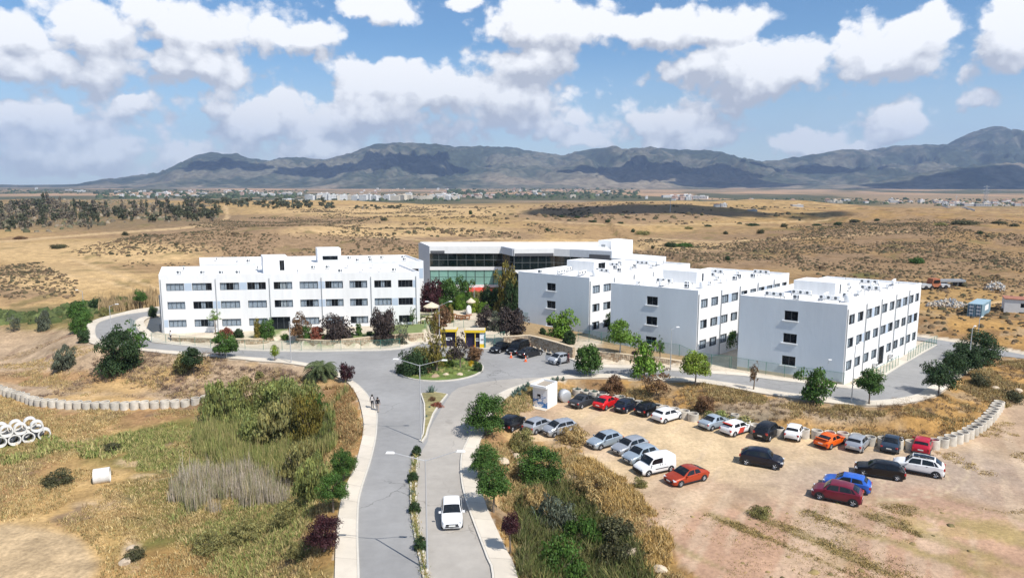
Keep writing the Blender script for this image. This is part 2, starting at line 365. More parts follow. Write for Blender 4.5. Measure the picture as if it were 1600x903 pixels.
R_OUT = [(830,1060),(809,903),(789,856),(773,821),(760,792),(752,765),(746,741),(745,724.6),(749,695),(757,676),(768,652),(779,634),(791,623),(801,617.5),(815,609),(832,601),(859,594.5),(890,592.5),(918,592),(950,591),(1000,593.5),(1086,598),(1140,606),(1180,614),(1223,620),(1281,628.6),(1330.5,633.5),(1380,634),(1421,630),(1460,620),(1487,600),(1512,580.5),(1553,557.5)]
BR_OUT = [(1557,555),(1600,560),(1660,573)]
LOT = [(806,632),(824,634),(871,624),(884,613.5),(902,613),(940,619),(985,629),(1030,640),(1070,649),(1095,654),(1130,660),(1164,664),(1190,673),(1245,679),(1330,686.5),(1400,695.5),(1440,697.5),(1475,692.5),(1505,682.5),(1529,668),(1545,651),(1556,635),(1640,600),(1900,700),(2100,1100),(1180,1100),(1085,903),(1020,830),(985,772),(940,738),(905,712),(868,694),(800,684),(770,676),(790,655)]
w_lin = smooth_line(Ppoly(L_IN), 4); w_lout = smooth_line(Ppoly(L_OUT), 4); w_far = smooth_line(Ppoly(FAR), 3); w_far2 = Ppoly(FAR2)
w_rin = smooth_line(Ppoly(R_IN), 4); w_rout = smooth_line(Ppoly(R_OUT), 4); w_br = Ppoly(BR_OUT)
LOTW = Ppoly(LOT, -1.5)
CAMPUS = w_lout + [P(300, 470), P(560, 455), (0, 190), (40, 165), P(1405, 518), P(1500, 530), P(1600, 548), P(1700, 566)] + w_br[::-1] + w_rout[::-1]
ROADP = w_lin + w_far + w_far2 + w_br[::-1] + w_rin[::-1]
GARDEN_L = Ppoly([(268,531),(338,535.5),(380,537),(423,533),(445,524),(470,541),(505,544),(537,543),(569,540),(595,537.5),(625,535.5),(662,532.5)]) + [(-14, 128), (-14, 138), (-62, 131), (-62, 117)]
GARDEN_R = Ppoly([(786,545),(825,543),(850,548.5),(893,560.5),(937,563),(985,567),(1032,569),(1066,571.5)]) + Ppoly([(1085,556),(955,541),(920,528),(812,512)])
FIELD_PIPE_PX = [(-60,606),(0,612),(20,617.5),(45,625),(62,631),(85,634.5),(140,637.5),(200,637.5),(260,635),(322,630)]
PIPEL = smooth_line(Ppoly(FIELD_PIPE_PX, -4), 4)
FIELD_L = PIPEL + Ppoly([(400,640),(470,700),(480,800),(480,1000),(-300,1100),(-300,606)], -4)

def hgt(X, Y):
    """ground height, vectorised"""
    dC = sdf(CAMPUS, X, Y)
    far = sstep(150, 330, Y)
    # --- near ground below the platform
    left = X < 0.12 * (Y - 40) - 3
    dP = sdf(FIELD_L, X, Y)
    s = 8 + 3.5 * sstep(72, 92, Y)
    depth = 4.0 * (1 - sstep(112, 140, Y)) + 0.9 * sstep(112, 140, Y)
    zl = -depth * sstep(0, 1, np.maximum(dC, 0) / s)
    zl = np.where(Y < 112, np.maximum(zl, -3.15 - 0.85 * sstep(0.45, -0.45, dP)), zl)
    zl = zl - 0.5 * sstep(3, 14, dC) * np.exp(-((X + 26) / 11) ** 2 - ((Y - 68) / 16) ** 2)
    dL = sdf(LOTW, X, Y)
    dCp = np.maximum(dC, 0); dLp = np.maximum(dL, 0)
    zr = -0.75 * sstep(0, 1, dCp / (dCp + dLp + 1e-6)) - 0.75 * sstep(0.55, -0.35, dL)
    gul = np.exp(-((X - 5.5) / 5.5) ** 2 - ((Y - 50) / 17) ** 2) * sstep(0.3, 4.5, np.minimum(dCp, dLp)) * (Y < 80)
    zr = zr - 2.4 * gul
    zr = np.where((Y < 76) & (dL > 0), np.minimum(zr, -1.5 * sstep(0, 3, dCp) + 1.5 * (1 - sstep(0, 6, dCp)) * 0), zr)
    z = np.where(left, zl, zr)
    z = z + (fbm(X * .35, Y * .35, 4, 3) - .5) * 0.55 * sstep(0.4, 3, dC) * sstep(-2.0, 1.0, np.where(left, dC, dL))
    z = z + (fbm(X * .5, Y * .5, 3, 5) - .5) * 0.10 * (~left) * sstep(0, -3, dL)
    # --- garden terraces behind the stone walls
    gl = sdf(GARDEN_L, X, Y); gr = sdf(GARDEN_R, X, Y)
    t = np.clip((X + 50) / 36, 0, 1)
    z = np.where(dC < 0, -0.12, z)
    z = np.where(gl < 0.2, np.maximum(z, -0.12 + (0.62 + 0.75 * t) * sstep(0.1, -0.35, gl)), z)
    tr = np.clip((X - 2) / 22, 0, 1)
    z = np.where(gr < 0.2, np.maximum(z, -0.12 + (1.75 - 1.1 * tr) * sstep(0.1, -0.35, gr) * (1 - sstep(-3.5, -7.5, gr))), z)
    # --- country behind: rolling, a scrub hill behind the left block, then the plateau drops to the plain
    roll = (fbm(X / 240, Y / 240, 4, 11) - .5) * 24 * sstep(170, 480, Y) + (fbm(X / 60, Y / 60, 3, 21) - .5) * 3.6 * sstep(140, 240, Y)
    hill = 8.5 * np.exp(-((X + 95) / 85) ** 2 - ((Y - 300) / 62) ** 2) + 2.6 * np.exp(-((X + 125) / 34) ** 2 - ((Y - 186) / 20) ** 2)
    hill = hill + 7 * np.exp(-((X - 210) / 110) ** 2 - ((Y - 330) / 70) ** 2) + 6 * np.exp(-((X - 330) / 200) ** 2 - ((Y - 560) / 90) ** 2)
    hill = hill + 5 * np.exp(-((X - 40) / 190) ** 2 - ((Y - 640) / 70) ** 2) + 16 * np.exp(-((X + 1150) / 420) ** 2 - ((Y - 1500) / 200) ** 2)
    hill = hill - 2.0 * sstep(260, 480, Y) * np.exp(-((X + 170) / 160) ** 2)
    hill = hill - 12 * sstep(.30, .52, X / np.maximum(Y, 1)) * sstep(420, 800, Y)
    bank = 1.6 * sstep(0, 9, sdf(CAMPUS, X, Y)) * sstep(112, 122, Y) * (X > 55)
    z = z + (roll + hill) * sstep(2, 30, np.where(Y > 120, dC, -1)) + bank - 3 * far * sstep(300, 700, Y) * 0.6
    drop = sstep(980 + 60 * np.sin(X / 170), 1650, Y)
    return z * (1 - drop) - 23 * drop

# ------------------------------------------------------------------ one terrain sheet, fine near the camera, coarse far away
ys = [-40, -15, 5, 18, 27]
y = 33.0
while y < 11000: ys.append(y); y *= 1.0088 if y < 170 else 1.0105
ys.append(11000.0); ys = np.array(ys); NCOL = 560
us = np.linspace(-1, 1, NCOL)
HW = 0.98 * (np.maximum(ys, 0) + 48)
GX = us[None, :] * HW[:, None]; GY = np.repeat(ys[:, None], NCOL, 1)
GZ = hgt(GX, GY)
def zt(x, y):
    """ground height by bilinear lookup in the sheet"""
    r = np.searchsorted(ys, y) - 1; r = min(max(r, 0), len(ys) - 2); fy = (y - ys[r]) / (ys[r + 1] - ys[r])
    def row(k):
        u = (x / HW[k] + 1) / 2 * (NCOL - 1); i = min(max(int(u), 0), NCOL - 2); fx = u - i
        return GZ[k, i] * (1 - fx) + GZ[k, i + 1] * fx
    return row(r) * (1 - fy) + row(r + 1) * fy
def ztv(x, y):
    x = np.asarray(x, float); y = np.asarray(y, float)
    r = np.clip(np.searchsorted(ys, y) - 1, 0, len(ys) - 2); fy = (y - ys[r]) / (ys[r + 1] - ys[r])
    def row(k):
        u = (x / HW[k] + 1) / 2 * (NCOL - 1); i = np.clip(u.astype(int), 0, NCOL - 2); fx = u - i
        return GZ[k, i] * (1 - fx) + GZ[k, i + 1] * fx
    return row(r) * (1 - fy) + row(r + 1) * fy
def G(px, py):
    """the ground point seen at a pixel of the photograph"""
    x, f, d = ray(px, py); t = 30.0; pt = t
    while t < 12000:
        if CAMH - d * t < zt(x * t, f * t):
            lo, hi = pt, t
            for _ in range(22):
                m = (lo + hi) / 2
                if CAMH - d * m < zt(x * m, f * m): hi = m
                else: lo = m
            return Vector((x * hi, f * hi, zt(x * hi, f * hi)))
        pt = t; t *= 1.006
    return Vector((x * 6000, f * 6000, -23))
def GT(px, py):
    """town ground: the low plain beyond the edge of the plateau"""
    g = G(px, py)
    if g.y < 1400: x, y_ = P(px, min(py, 323), -23); g = Vector((x, y_, zt(x, y_)))
    return g
def mpp(v): return math.sqrt(v[0] ** 2 + v[1] ** 2 + (CAMH - v[2]) ** 2) / FPX      # metres per photo pixel at a point

# ground cover colours (soil and grass kinds; light and shade come from the lamp)
PX, PY = proj(GX, GY, GZ)
n1 = fbm(GX / 9, GY / 9, 5, 31); n2 = fbm(GX / 2.2, GY / 2.2, 4, 41); n3 = fbm(GX / 45, GY / 45, 4, 51); n4 = fbm(GX / 160, GY / 260, 4, 61)
def lerpc(c, col, k): return c * (1 - k[..., None]) + np.array(col) * k[..., None]
straw, gold, soil, brown, grn = (0.40, 0.285, 0.135), (0.43, 0.28, 0.10), (0.38, 0.275, 0.185), (0.22, 0.15, 0.085), (0.10, 0.125, 0.035)
c = np.zeros(GX.shape + (3,)) + np.array(straw)
c = lerpc(c, (0.30, 0.195, 0.105), sstep(.48, .62, n1)); c = lerpc(c, (0.47, 0.35, 0.18), sstep(.55, .7, n2) * .6)
dC = sdf(CAMPUS, GX, GY); dL = sdf(LOTW, GX, GY); dF = sdf(FIELD_L, GX, GY)
def ell(cx, cy, rx, ry, soft=.35, wob=.5):
    d = np.sqrt(((PX - cx) / rx) ** 2 + ((PY - cy) / ry) ** 2) + (n1 - .5) * wob * 2 + (n2 - .5) * wob
    return sstep(1 + soft, 1 - soft, d)
near = GY < 160
leftn = near & (dC > 0) & (GX < 0.12 * (GY - 40) - 3)
emb = leftn & (dF > 0) & (PX < 560) & (GY > 80)
c = np.where(emb[..., None], lerpc(lerpc(np.zeros(c.shape) + np.array((0.39, 0.31, 0.225)), (0.43, 0.31, 0.16), sstep(.58, .70, n1)), (0.22, 0.15, 0.11), sstep(.60, .72, fbm(GX / 3, GY / 3, 4, 71)) * .8), c)
for e in [(330,700,170,46),(60,700,130,14),(170,690,60,14),(420,780,150,60),(330,830,140,70),(430,870,120,60),(250,770,60,30),(60,500,190,14),(150,468,95,14)]:
    c = np.where(leftn[..., None], lerpc(c, lerpc(np.zeros(c.shape) + np.array(grn), (0.19, 0.17, 0.06), sstep(.4, .6, n2)), ell(*e) * .85), c)
for e in [(530,640,40,60),(540,690,30,40),(100,590,120,10),(500,830,40,60),(300,890,120,30)]:
    c = np.where(leftn[..., None], lerpc(c, (0.33, 0.20, 0.09), ell(*e) * .7), c)
for e in [(120,690,40,7),(215,722,30,6),(300,676,36,6),(230,745,26,5),(160,790,40,8),(205,865,14,30),(140,640,60,5)]:
    c = np.where((leftn & (dF < 0))[..., None], lerpc(c, (0.46, 0.365, 0.245), ell(*e) * .8), c)
c = np.where((leftn & (dF < 0))[..., None], lerpc(c, (0.19, 0.145, 0.105), sstep(.60, .70, fbm(GX / 4, GY / 4, 4, 131)) * .8), c)
c = np.where((leftn & (dF < 0))[..., None], lerpc(c, (0.42, 0.335, 0.22), ell(30, 885, 118, 66, .12, .12)), c)      # bare patch bottom left
# right-hand gully, lot and slope
rt = near & (dC > 0) & ~leftn
c = np.where(rt[..., None], lerpc(lerpc(np.zeros(c.shape) + np.array((0.39, 0.25, 0.10)), (0.26, 0.17, 0.09), sstep(.5, .65, n1)), (0.36, 0.29, 0.20), sstep(.56, .7, n2) * .7), c)
for e in [(900,800,90,60),(930,880,110,50),(840,760,60,40),(1000,690,30,8),(980,640,40,8),(1130,650,80,10)]:
    c = np.where(rt[..., None], lerpc(c, (0.11, 0.115, 0.045), ell(*e) * .8), c)
for e in [(900,745,55,28),(800,700,40,16),(1190,640,70,16),(1330,650,60,12)]:
    c = np.where(rt[..., None], lerpc(c, (0.36, 0.31, 0.25), ell(*e) * .75), c)
lotm = sstep(.7, -.7, dL + (n2 - .5) * 2.4 * (GY < 74)) * near
lc = np.zeros(c.shape) + np.array((0.46, 0.335, 0.215))
lc = lerpc(lc, (0.57, 0.43, 0.26), ell(1000, 690, 330, 60, .5, .3) * .8)
lc = lerpc(lc, (0.33, 0.26, 0.21), ell(1480, 760, 260, 50, .5, .5) * .75)
lc = lerpc(lc, (0.42, 0.255, 0.17), ell(1300, 870, 460, 85, .4, .5) * .85)
lc = lerpc(lc, (0.34, 0.235, 0.165), sstep(.50, .66, n1) * .6)
lc = lerpc(lc, (0.52, 0.40, 0.28), sstep(.54, .62, fbm((GX * .5 + GY * .86) / 14, (GX * .86 - GY * .5) / 1.1, 4, 84)) * .45)
for cx_, cy_, rx_, ry_ in [(1400, 742, 112, 38), (1390, 748, 92, 27), (1330, 765, 60, 22)]:
    dd = np.abs(np.sqrt(((PX - cx_) / rx_) ** 2 + ((PY - cy_) / ry_) ** 2) - 1 + (n2 - .5) * .05); lc = lerpc(lc, (0.52, 0.41, 0.28), sstep(.035, .008, dd) * (PX > cx_ - 20) * .75)
rut = fbm((GX * .8 + GY * .6) / 1.3, (GX * -.6 + GY * .8) / 16, 4, 81)
lc = lerpc(lc, (0.27, 0.21, 0.10), sstep(.56, .66, rut) * ell(1330, 860, 420, 62, .4, .5) * .75)
lc = lerpc(lc, (0.34, 0.25, 0.10), sstep(.55, .66, n2) * ell(1460, 850, 200, 60, .4, .6) * .55)
c = lerpc(c, (0, 0, 0), lotm) + lc * lotm[..., None]
# inside the campus: pale apron round the buildings, lawn strips
camp = dC < 0
apron = np.array((0.55, 0.475, 0.37))
gl = sdf(GARDEN_L, GX, GY); gr = sdf(GARDEN_R, GX, GY)
cc = np.zeros(c.shape) + apron * (0.92 + .16 * n1[..., None])
cc = lerpc(cc, (0.11, 0.17, 0.035), (gl < -0.3) * sstep(.42, .5, n1 + .12) * sstep(-46, -40, GX) * .85)
cc = lerpc(cc, (0.30, 0.215, 0.12), (gr < -0.3) * sstep(.3, .5, n1 + .1))
c = np.where(camp[..., None], cc, c)
# country: golden stubble, scrubby grey-brown slopes
cty = sstep(118, 150, np.where(camp, 0, GY)) * (~camp)
k = np.zeros(c.shape) + np.array((0.445, 0.325, 0.165))
scr = sstep(.47, .56, n3 * .6 + n4 * .4 + (n1 - .5) * .15)
k = lerpc(k, (0.33, 0.235, 0.135), scr * .9)
for e in [(430,372,240,36),(50,440,75,26),(1120,395,190,26),(700,370,150,16),(960,335,180,16),(1420,380,240,34)]:
    k = lerpc(k, (0.285, 0.21, 0.14), ell(*e, .25, .25) * .85)
for e in [(130,395,190,18),(110,435,110,22),(620,330,200,9),(250,400,60,10),(900,380,140,6),(1050,385,120,7),(620,360,170,10)]:
    k = lerpc(k, (0.54, 0.405, 0.225), ell(*e, .3, .25) * .9)
k = lerpc(k, (0.22, 0.145, 0.075), sstep(.50, .62, n1) * sstep(1050, 1300, PX) * .8)
k = lerpc(k, (0.40, 0.27, 0.11), sstep(.52, .64, fbm(GX / 14, GY / 14, 4, 33)) * sstep(1050, 1300, PX) * .7)
k = lerpc(k, (0.21, 0.165, 0.105), ell(130, 337, 225, 24, .3, .3) * .85)
k = lerpc(k, (0.25, 0.18, 0.115), ell(1420, 395, 300, 50, .4, .6) * .55)
k = lerpc(k, (0.19, 0.17, 0.075), sstep(.66, .72, n1) * .6)
for pts_, w_ in [([(352, 322), (356, 340), (340, 350), (280, 357), (150, 366), (0, 378)], 2.2), ([(110, 404), (170, 425), (250, 452), (262, 470)], 2.5), ([(0, 434), (80, 428), (150, 436), (250, 462)], 2.0), ([(470, 358), (620, 372), (680, 378), (800, 372)], 1.3), ([(1000, 372), (1120, 378), (1260, 372), (1420, 362)], 1.3), ([(1440, 470), (1500, 476), (1620, 470)], 2.5), ([(820, 345), (980, 352), (1150, 350), (1300, 344)], .9)]:
    dm = np.full(PX.shape, 1e9)
    for (ax, ay), (bx, by) in zip(pts_, pts_[1:]):
        t_ = np.clip(((PX - ax) * (bx - ax) + (PY - ay) * (by - ay)) / ((bx - ax) ** 2 + (by - ay) ** 2), 0, 1); dm = np.minimum(dm, np.hypot((PX - ax - t_ * (bx - ax)) * .5, PY - ay - t_ * (by - ay)))
    k = lerpc(k, (0.56, 0.43, 0.26), sstep(w_, w_ * .4, dm + (n2 - .5) * 1.2) * .8)
furrow = np.sin((GX * .35 + GY * .94) * 1.15 + (n3 - .5) * 22)
k = k * (1 - .07 * sstep(.2, .9, furrow)[..., None] * (1 - scr[..., None]))
k = lerpc(k, (0.10, 0.11, 0.05), ell(130, 492, 150, 15, .3, .5) * .8 * (PX < 250))
k = lerpc(k, (0.125, 0.14, 0.05), ell(1355, 430, 30, 5) * .7)
pl = sstep(1000, 1700, GY)
pf = fbm(GX / 500, GY / 900, 4, 91)
pc = lerpc(lerpc(np.zeros(c.shape) + np.array((0.30, 0.235, 0.16)), (0.10, 0.11, 0.07), sstep(.40, .50, pf)), (0.42, 0.30, 0.20), sstep(.56, .64, fbm(GX / 300, GY / 700, 3, 97)))
k = k * (1 - pl[..., None]) + pc * pl[..., None]
c = c * (1 - cty[..., None]) + k * cty[..., None]
CSC = np.where(camp, 1.0, np.where(lotm > .5, 1.0, np.where(leftn, .94, .84))); c = c * np.where((camp | (lotm > .5))[..., None], 1.0, np.array((1.06, .97, .87)))
nr = len(ys); V = np.stack([GX, GY, GZ], -1).reshape(-1, 3)
ii = (np.arange(nr - 1)[:, None] * NCOL + np.arange(NCOL - 1)[None, :]).ravel()
F = np.stack([ii, ii + 1, ii + NCOL + 1, ii + NCOL], -1)
def np_mesh(name, V, F, col=None, smooth=True):
    """mesh from numpy arrays; F is (n, 3) or (n, 4); col is one colour per vertex"""
    me = bpy.data.meshes.new(name); V = np.ascontiguousarray(V, np.float32); F = np.ascontiguousarray(F, np.int32)
    me.vertices.add(len(V)); me.vertices.foreach_set('co', V.ravel())
    n, kk = F.shape; me.loops.add(n * kk); me.loops.foreach_set('vertex_index', F.ravel())
    me.polygons.add(n); me.polygons.foreach_set('loop_start', np.arange(n, dtype=np.int32) * kk)
    me.polygons.foreach_set('loop_total', np.full(n, kk, np.int32))
    if smooth: me.polygons.foreach_set('use_smooth', np.ones(n, bool))
    if col is not None:
        a = me.attributes.new('tint', 'FLOAT_COLOR', 'POINT'); cc = np.ones((len(V), 4), np.float32); cc[:, :3] = col; a.data.foreach_set('color', cc.ravel())
    me.update(calc_edges=True); return me
me = np_mesh('ground', V, F, np.clip(c * CSC[..., None], 0.01, .8).reshape(-1, 3))
a_ = me.attributes['tint'].data; al = np.ones((len(V), 4), np.float32); al[:, :3] = np.clip(c * CSC[..., None], 0.01, .8).reshape(-1, 3); al[:, 3] = np.where(lotm > .5, .65, np.where(camp, .5, 1.0)).ravel(); a_.foreach_set('color', al.ravel())
M['ground'] = mat('ground_cover', (1, 1, 1), 1.0, var=0.34, scale=2.6, bump=0.07, bscale=3.0, spec=0.1, attr='tint', coord='World', var2=0.26, scale2=0.38)
def vary_by_alpha(m):
    t = NT(m.node_tree); at_ = [n for n in t.n if n.bl_idname == 'ShaderNodeAttribute'][0]; mx = [n for n in t.n if n.bl_idname == 'ShaderNodeMix']; b = t.n['Principled BSDF']
    src = b.inputs['Base Color'].links[0].from_socket; t.put(b, 'Base Color', t.mix(at_.outputs['Alpha'], at_.outputs['Color'], src))
vary_by_alpha(M['ground']); me.materials.append(M['ground']); tag(link('ground', me), kind='structure')

def sheet(name, poly, z, m, kind='structure', drop=0.0):
    """flat sheet from an outline (constrained triangulation), with a skirt when drop > 0"""
    from mathutils.geometry import delaunay_2d_cdt
    n = len(poly)
    co, _, tri, _, _, _ = delaunay_2d_cdt([Vector(p) for p in poly], [(i, (i + 1) % n) for i in range(n)], [], 1, 1e-5)
    mb = MB()
    tri = [t_ if (co[t_[1]] - co[t_[0]]).cross(co[t_[2]] - co[t_[0]]) > 0 else t_[::-1] for t_ in tri]
    mb.add([(p.x, p.y, z) for p in co], tri)
    if drop:
        pl = list(poly)
        if sum(pl[i][0] * pl[(i + 1) % n][1] - pl[(i + 1) % n][0] * pl[i][1] for i in range(n)) < 0: pl = pl[::-1]
        for i in range(n):
            A, B = pl[i], pl[(i + 1) % n]; mb.quad((*A, z - drop), (*B, z - drop), (*B, z), (*A, z))
    return tag(mb.build(name, m), kind=kind)
sheet('road', ROADP, 0.0, M['asphalt'])
LANE = [(690,1060),(671,903),(660,845),(654,808),(652,768),(652,741),(655,712),(668,690),(672,670),(684,648),(700,622),(716,606),(760,596),(800,592),(830,590),(850,590),(838,594),(816,602),(796,609),(779,618),(763,634),(751,650),(739,670),(730,692),(722,710),(720,732),(722,758),(729,785),(739,812),(751,844),(763,876),(771,903),(771,1060)]
sheet('road_lane', smooth_line(Ppoly(LANE), 2), 0.004, M['asphalt_dusty'])
def strip(name, a, b, m, z=0.13, drop=0.45):
    """pavement between two edge lines with as many points each"""
    mb = MB(); n = len(a)
    for i in range(n - 1):
        A, B, C_, D_ = a[i], a[i + 1], b[i + 1], b[i]
        mb.quad((*A, z), (*B, z), (*C_, z), (*D_, z)); mb.quad((*A, z - drop), (*B, z - drop), (*B, z), (*A, z)); mb.quad((*D_, z), (*C_, z), (*C_, z - drop), (*D_, z - drop))
    o = mb.build(name, m); bm = bmesh.new(); bm.from_mesh(o.data); bmesh.ops.recalc_face_normals(bm, faces=bm.faces); bm.to_mesh(o.data); bm.free()
    return tag(o, kind='structure')
def resample(pts, n):
    p = np.array(pts); s = np.r_[0, np.cumsum(np.hypot(*np.diff(p, axis=0).T))]; q = np.linspace(0, s[-1], n)
    return list(zip(np.interp(q, s, p[:, 0]), np.interp(q, s, p[:, 1])))
def offset(pts, d):
    p = np.array(pts); t = np.gradient(p, axis=0); t /= np.hypot(t[:, 0], t[:, 1])[:, None] + 1e-9
    return [(a - d * tt[1], b + d * tt[0]) for (a, b), tt in zip(p, t)]
def paving(name, inner, outer, n=None):
    """pavement of cast slabs with recessed joints, the kerb course along its road edge"""
    ln = float(np.sum(np.hypot(*np.diff(np.array(inner), axis=0).T)))
    n = n or max(2, int(ln / 3.0)); K = 3
    a = resample(inner, n * K + 1)
    # match the outer edge to the inner by nearest progress
    b = resample(outer, n * K + 1)
    kerb_in = [(p[0] + (q_[0] - p[0]) * .16 / max(.3, math.hypot(q_[0] - p[0], q_[1] - p[1])), p[1] + (q_[1] - p[1]) * .16 / max(.3, math.hypot(q_[0] - p[0], q_[1] - p[1]))) for p, q_ in zip(a, b)]
    root = strip(name, kerb_in, b, M['joint'], 0.115)
    k = strip('kerb', a, kerb_in, M['kerb'], 0.14); k.parent = root; del k['kind']
    kin2 = [(p[0] * .985 + q_[0] * .015, p[1] * .985 + q_[1] * .015) for p, q_ in zip(kerb_in, b)]
    for i in range(n):
        mb = MB(); rs = range(i * K, i * K + K)
        h = 0.13 + RNG.uniform(-.004, .004)
        for j in rs:
            A, B, C_, D_ = [np.array(t_) for t_ in (kin2[j], kin2[j + 1], b[j + 1], b[j])]
            if j == rs[-1]: B = B + (A - B) * .025; C_ = C_ + (D_ - C_) * .025
            mb.quad((*A, h), (*B, h), (*C_, h), (*D_, h))
            mb.quad((*A, .11), (*B, .11), (*B, h), (*A, h)); mb.quad((*D_, h), (*C_, h), (*C_, .11), (*D_, .11))
            if j == rs[-1]: mb.quad((*B, .11), (*C_, .11), (*C_, h), (*B, h))
        o = mb.build('slab', M['slab%d' % (i % 3)], root)
        bm = bmesh.new(); bm.from_mesh(o.data); bmesh.ops.recalc_face_normals(bm, faces=bm.faces)
        if sum(f.normal.z for f in bm.faces) < 0: bmesh.ops.reverse_faces(bm, faces=bm.faces)
        bm.to_mesh(o.data); bm.free()
    return root
M['joint'] = mat('sand_joint', (0.36, 0.31, 0.25), 0.95)
for i, v in enumerate((0.97, 1.0, 1.035)): M['slab%d' % i] = mat('cast_slab_%s' % 'abc'[i], (0.60 * v, 0.535 * v, 0.44 * v), 0.9, var=0.06, scale=1.2, bump=0.004, var2=0.08, scale2=0.2, coord='World')
paving('pavement', w_lin, w_lout)
paving('pavement', w_rin, w_rout)
# narrow pavement along the walls and buildings on the far side of the road
fi = [p for p in smooth_line(Ppoly(FAR[6:20]), 3)]
paving('pavement', fi, offset(fi, 1.3))
fi = [p for p in smooth_line(Ppoly(FAR[20:39]), 3)]
paving('pavement', fi, offset(fi, 1.5))
fi = smooth_line(Ppoly(FAR[0:7]), 3)
paving('pavement', fi, offset(fi, 1.6))

# ------------------------------------------------------------------ islands: roundabout, upper and lower median
def island(name, poly, cov, h=0.16):
    o = sheet(name, poly, h, M['kerb'], 'structure', 0.3)
    cx = sum(p[0] for p in poly) / len(poly); cy = sum(p[1] for p in poly) / len(poly)
    ins = offset(poly + poly[:2], 0.17)[1:-1]
    if abs(sdf([tuple(p) for p in poly], np.array([ins[0][0]]), np.array([ins[0][1]]))[0]) and sdf([tuple(p) for p in poly], np.array([ins[0][0]]), np.array([ins[0][1]]))[0] > 0: ins = offset(poly + poly[:2], -0.17)[1:-1]
    s_ = sheet('planting_bed', [tuple(p) for p in ins], h + 0.02, cov); s_.parent = o; del s_['kind']; return o
M['lawn'] = mat('lawn', (0.12, 0.165, 0.04), 0.95, var=0.35, scale=2.5, bump=0.05, bscale=8, coord='World', var2=0.3, scale2=0.5)
M['median_soil'] = mat('median_soil', (0.27, 0.235, 0.11), 0.95, var=0.35, scale=2.0, bump=0.04, bscale=6, coord='World', var2=0.3, scale2=0.35)
RBC = (-10.1, 96.6); RBR = 6.1
island('roundabout', [(RBC[0] + RBR * math.cos(t), RBC[1] + 1.08 * RBR * math.sin(t)) for t in np.linspace(0, 2 * math.pi, 49)[:-1]], M['lawn'])
UM = Ppoly([(657,616),(662,632),(662.4,656),(660,680),(655,690),(660,692),(667,682),(670,670),(678,648),(688,632),(700,617),(680,613.5)])
island('median', UM, M['median_soil'])
LMl = [(645,714),(641,749),(640.6,781),(642.8,808),(648,843),(655,875),(660,901),(672,960),(690,1060)]; LMr = [(653.5,716),(651.6,741),(651.4,768),(653.5,808),(659,843),(665.6,875),(671,902),(684,960),(706,1060)]
island('median', smooth_line(Ppoly(LMl), 2) + smooth_line(Ppoly(LMr), 2)[::-1], M['median_soil'])
for d_ in Ppoly([(650, 706)]): pass

# ------------------------------------------------------------------ mountains: one range with ridges and spurs
SKYL = [(-400,288),(0,289),(100,288),(150,286),(200,277),(250,270),(275,262),(290,252),(310,241),(330,238),(350,240),(370,239),(385,247),(410,250),(425,252),(440,245),(470,246),(500,249),(520,247),(550,238),(575,229),(590,225),(620,223),(680,224),(710,229),(740,228),(770,229),(800,230),(830,236),(850,239),(885,242),(900,237),(920,232),(945,230),(960,228),(970,232),(985,233),(1005,230),(1015,229),(1050,234),(1100,234),(1130,239),(1160,247),(1190,252),(1215,250),(1260,242),(1300,237),(1330,233),(1370,234),(1395,228),(1430,227),(1480,225),(1510,210),(1530,201),(1555,196),(1580,203),(1620,206),(1700,215),(1900,230),(2200,250)]
RY = 8600.0
sxs = np.array([ray(a, b)[0] / ray(a, b)[1] * RY for a, b in SKYL]); szs = np.array([CAMH - ray(a, b)[2] / ray(a, b)[1] * RY for a, b in SKYL])
mx = np.linspace(-9000, 10200, 620); my = np.concatenate([np.linspace(5000, 9000, 150), np.linspace(9060, 10700, 22)])
MX, MY = np.meshgrid(mx, my)
crest = np.interp(MX * RY / MY * (0.6 + .4 * MY / RY), sxs, szs) + 30
wv = MX + (fbm(MX / 700, MY / 700, 4, 5) - .5) * 900
s = (RY - MY) / 3300 + (fbm(MX / 900, MY / 1500, 4, 9) - .5) * 0.28 * sstep(8500, 7800, MY)
prof = np.where(s > 0, np.clip(1 - s, 0, 1) ** 1.55, np.clip(1 + s * 1.2, 0.2, 1))
rid = 1 - np.abs(2 * fbm(wv / 420, MY / 1300, 5, 15) - 1)
rid2 = 1 - np.abs(2 * fbm(wv / 150, MY / 420, 4, 25) - 1)
amp = np.clip(s * 4, 0, 1) * np.clip((1 - s) * 1.6, 0, 1)
MZ = -34 + crest * prof + crest * amp * ((rid - .72) * .62 + (rid2 - .7) * .30)
fh = np.exp(-((MY - 6150) / 420) ** 2) * sstep(.45, .7, fbm(MX / 800, MY / 900, 3, 45)) * 150
fh = fh * .35 * sstep(-4200, -2500, MX)
MZ = np.maximum(MZ, -40 + fh + np.exp(-((MX - 3900) / 900) ** 2 - ((MY - 5700) / 380) ** 2) * 200)
MZ = np.where((MX < -2500) & (MY < 8000), np.maximum(MZ, -26 + 40 * sstep(.45, .7, fbm(MX / 1500, MY / 700, 3, 99)) * sstep(5600, 6400, MY)), MZ)
MZ = MZ + (fbm(MX / 75, MY / 75, 3, 55) - .5) * 46 * sstep(0, 60, MZ)
q1 = fbm(MX / 500, MY / 700, 5, 65); q2 = fbm(MX / 90, MY / 120, 4, 75)
mc = np.zeros(MX.shape + (3,)) + np.array((0.050, 0.062, 0.045))
mc = lerpc(mc, (0.125, 0.12, 0.088), sstep(.48, .62, q1 * .55 + q2 * .45 + .10 * np.clip(s, 0, 1)))
mc = lerpc(mc, (0.24, 0.195, 0.14), sstep(.56, .64, q1) * sstep(.5, .9, s) * .8)
nr, ncl = MX.shape; ii = (np.arange(nr - 1)[:, None] * ncl + np.arange(ncl - 1)[None, :]).ravel()
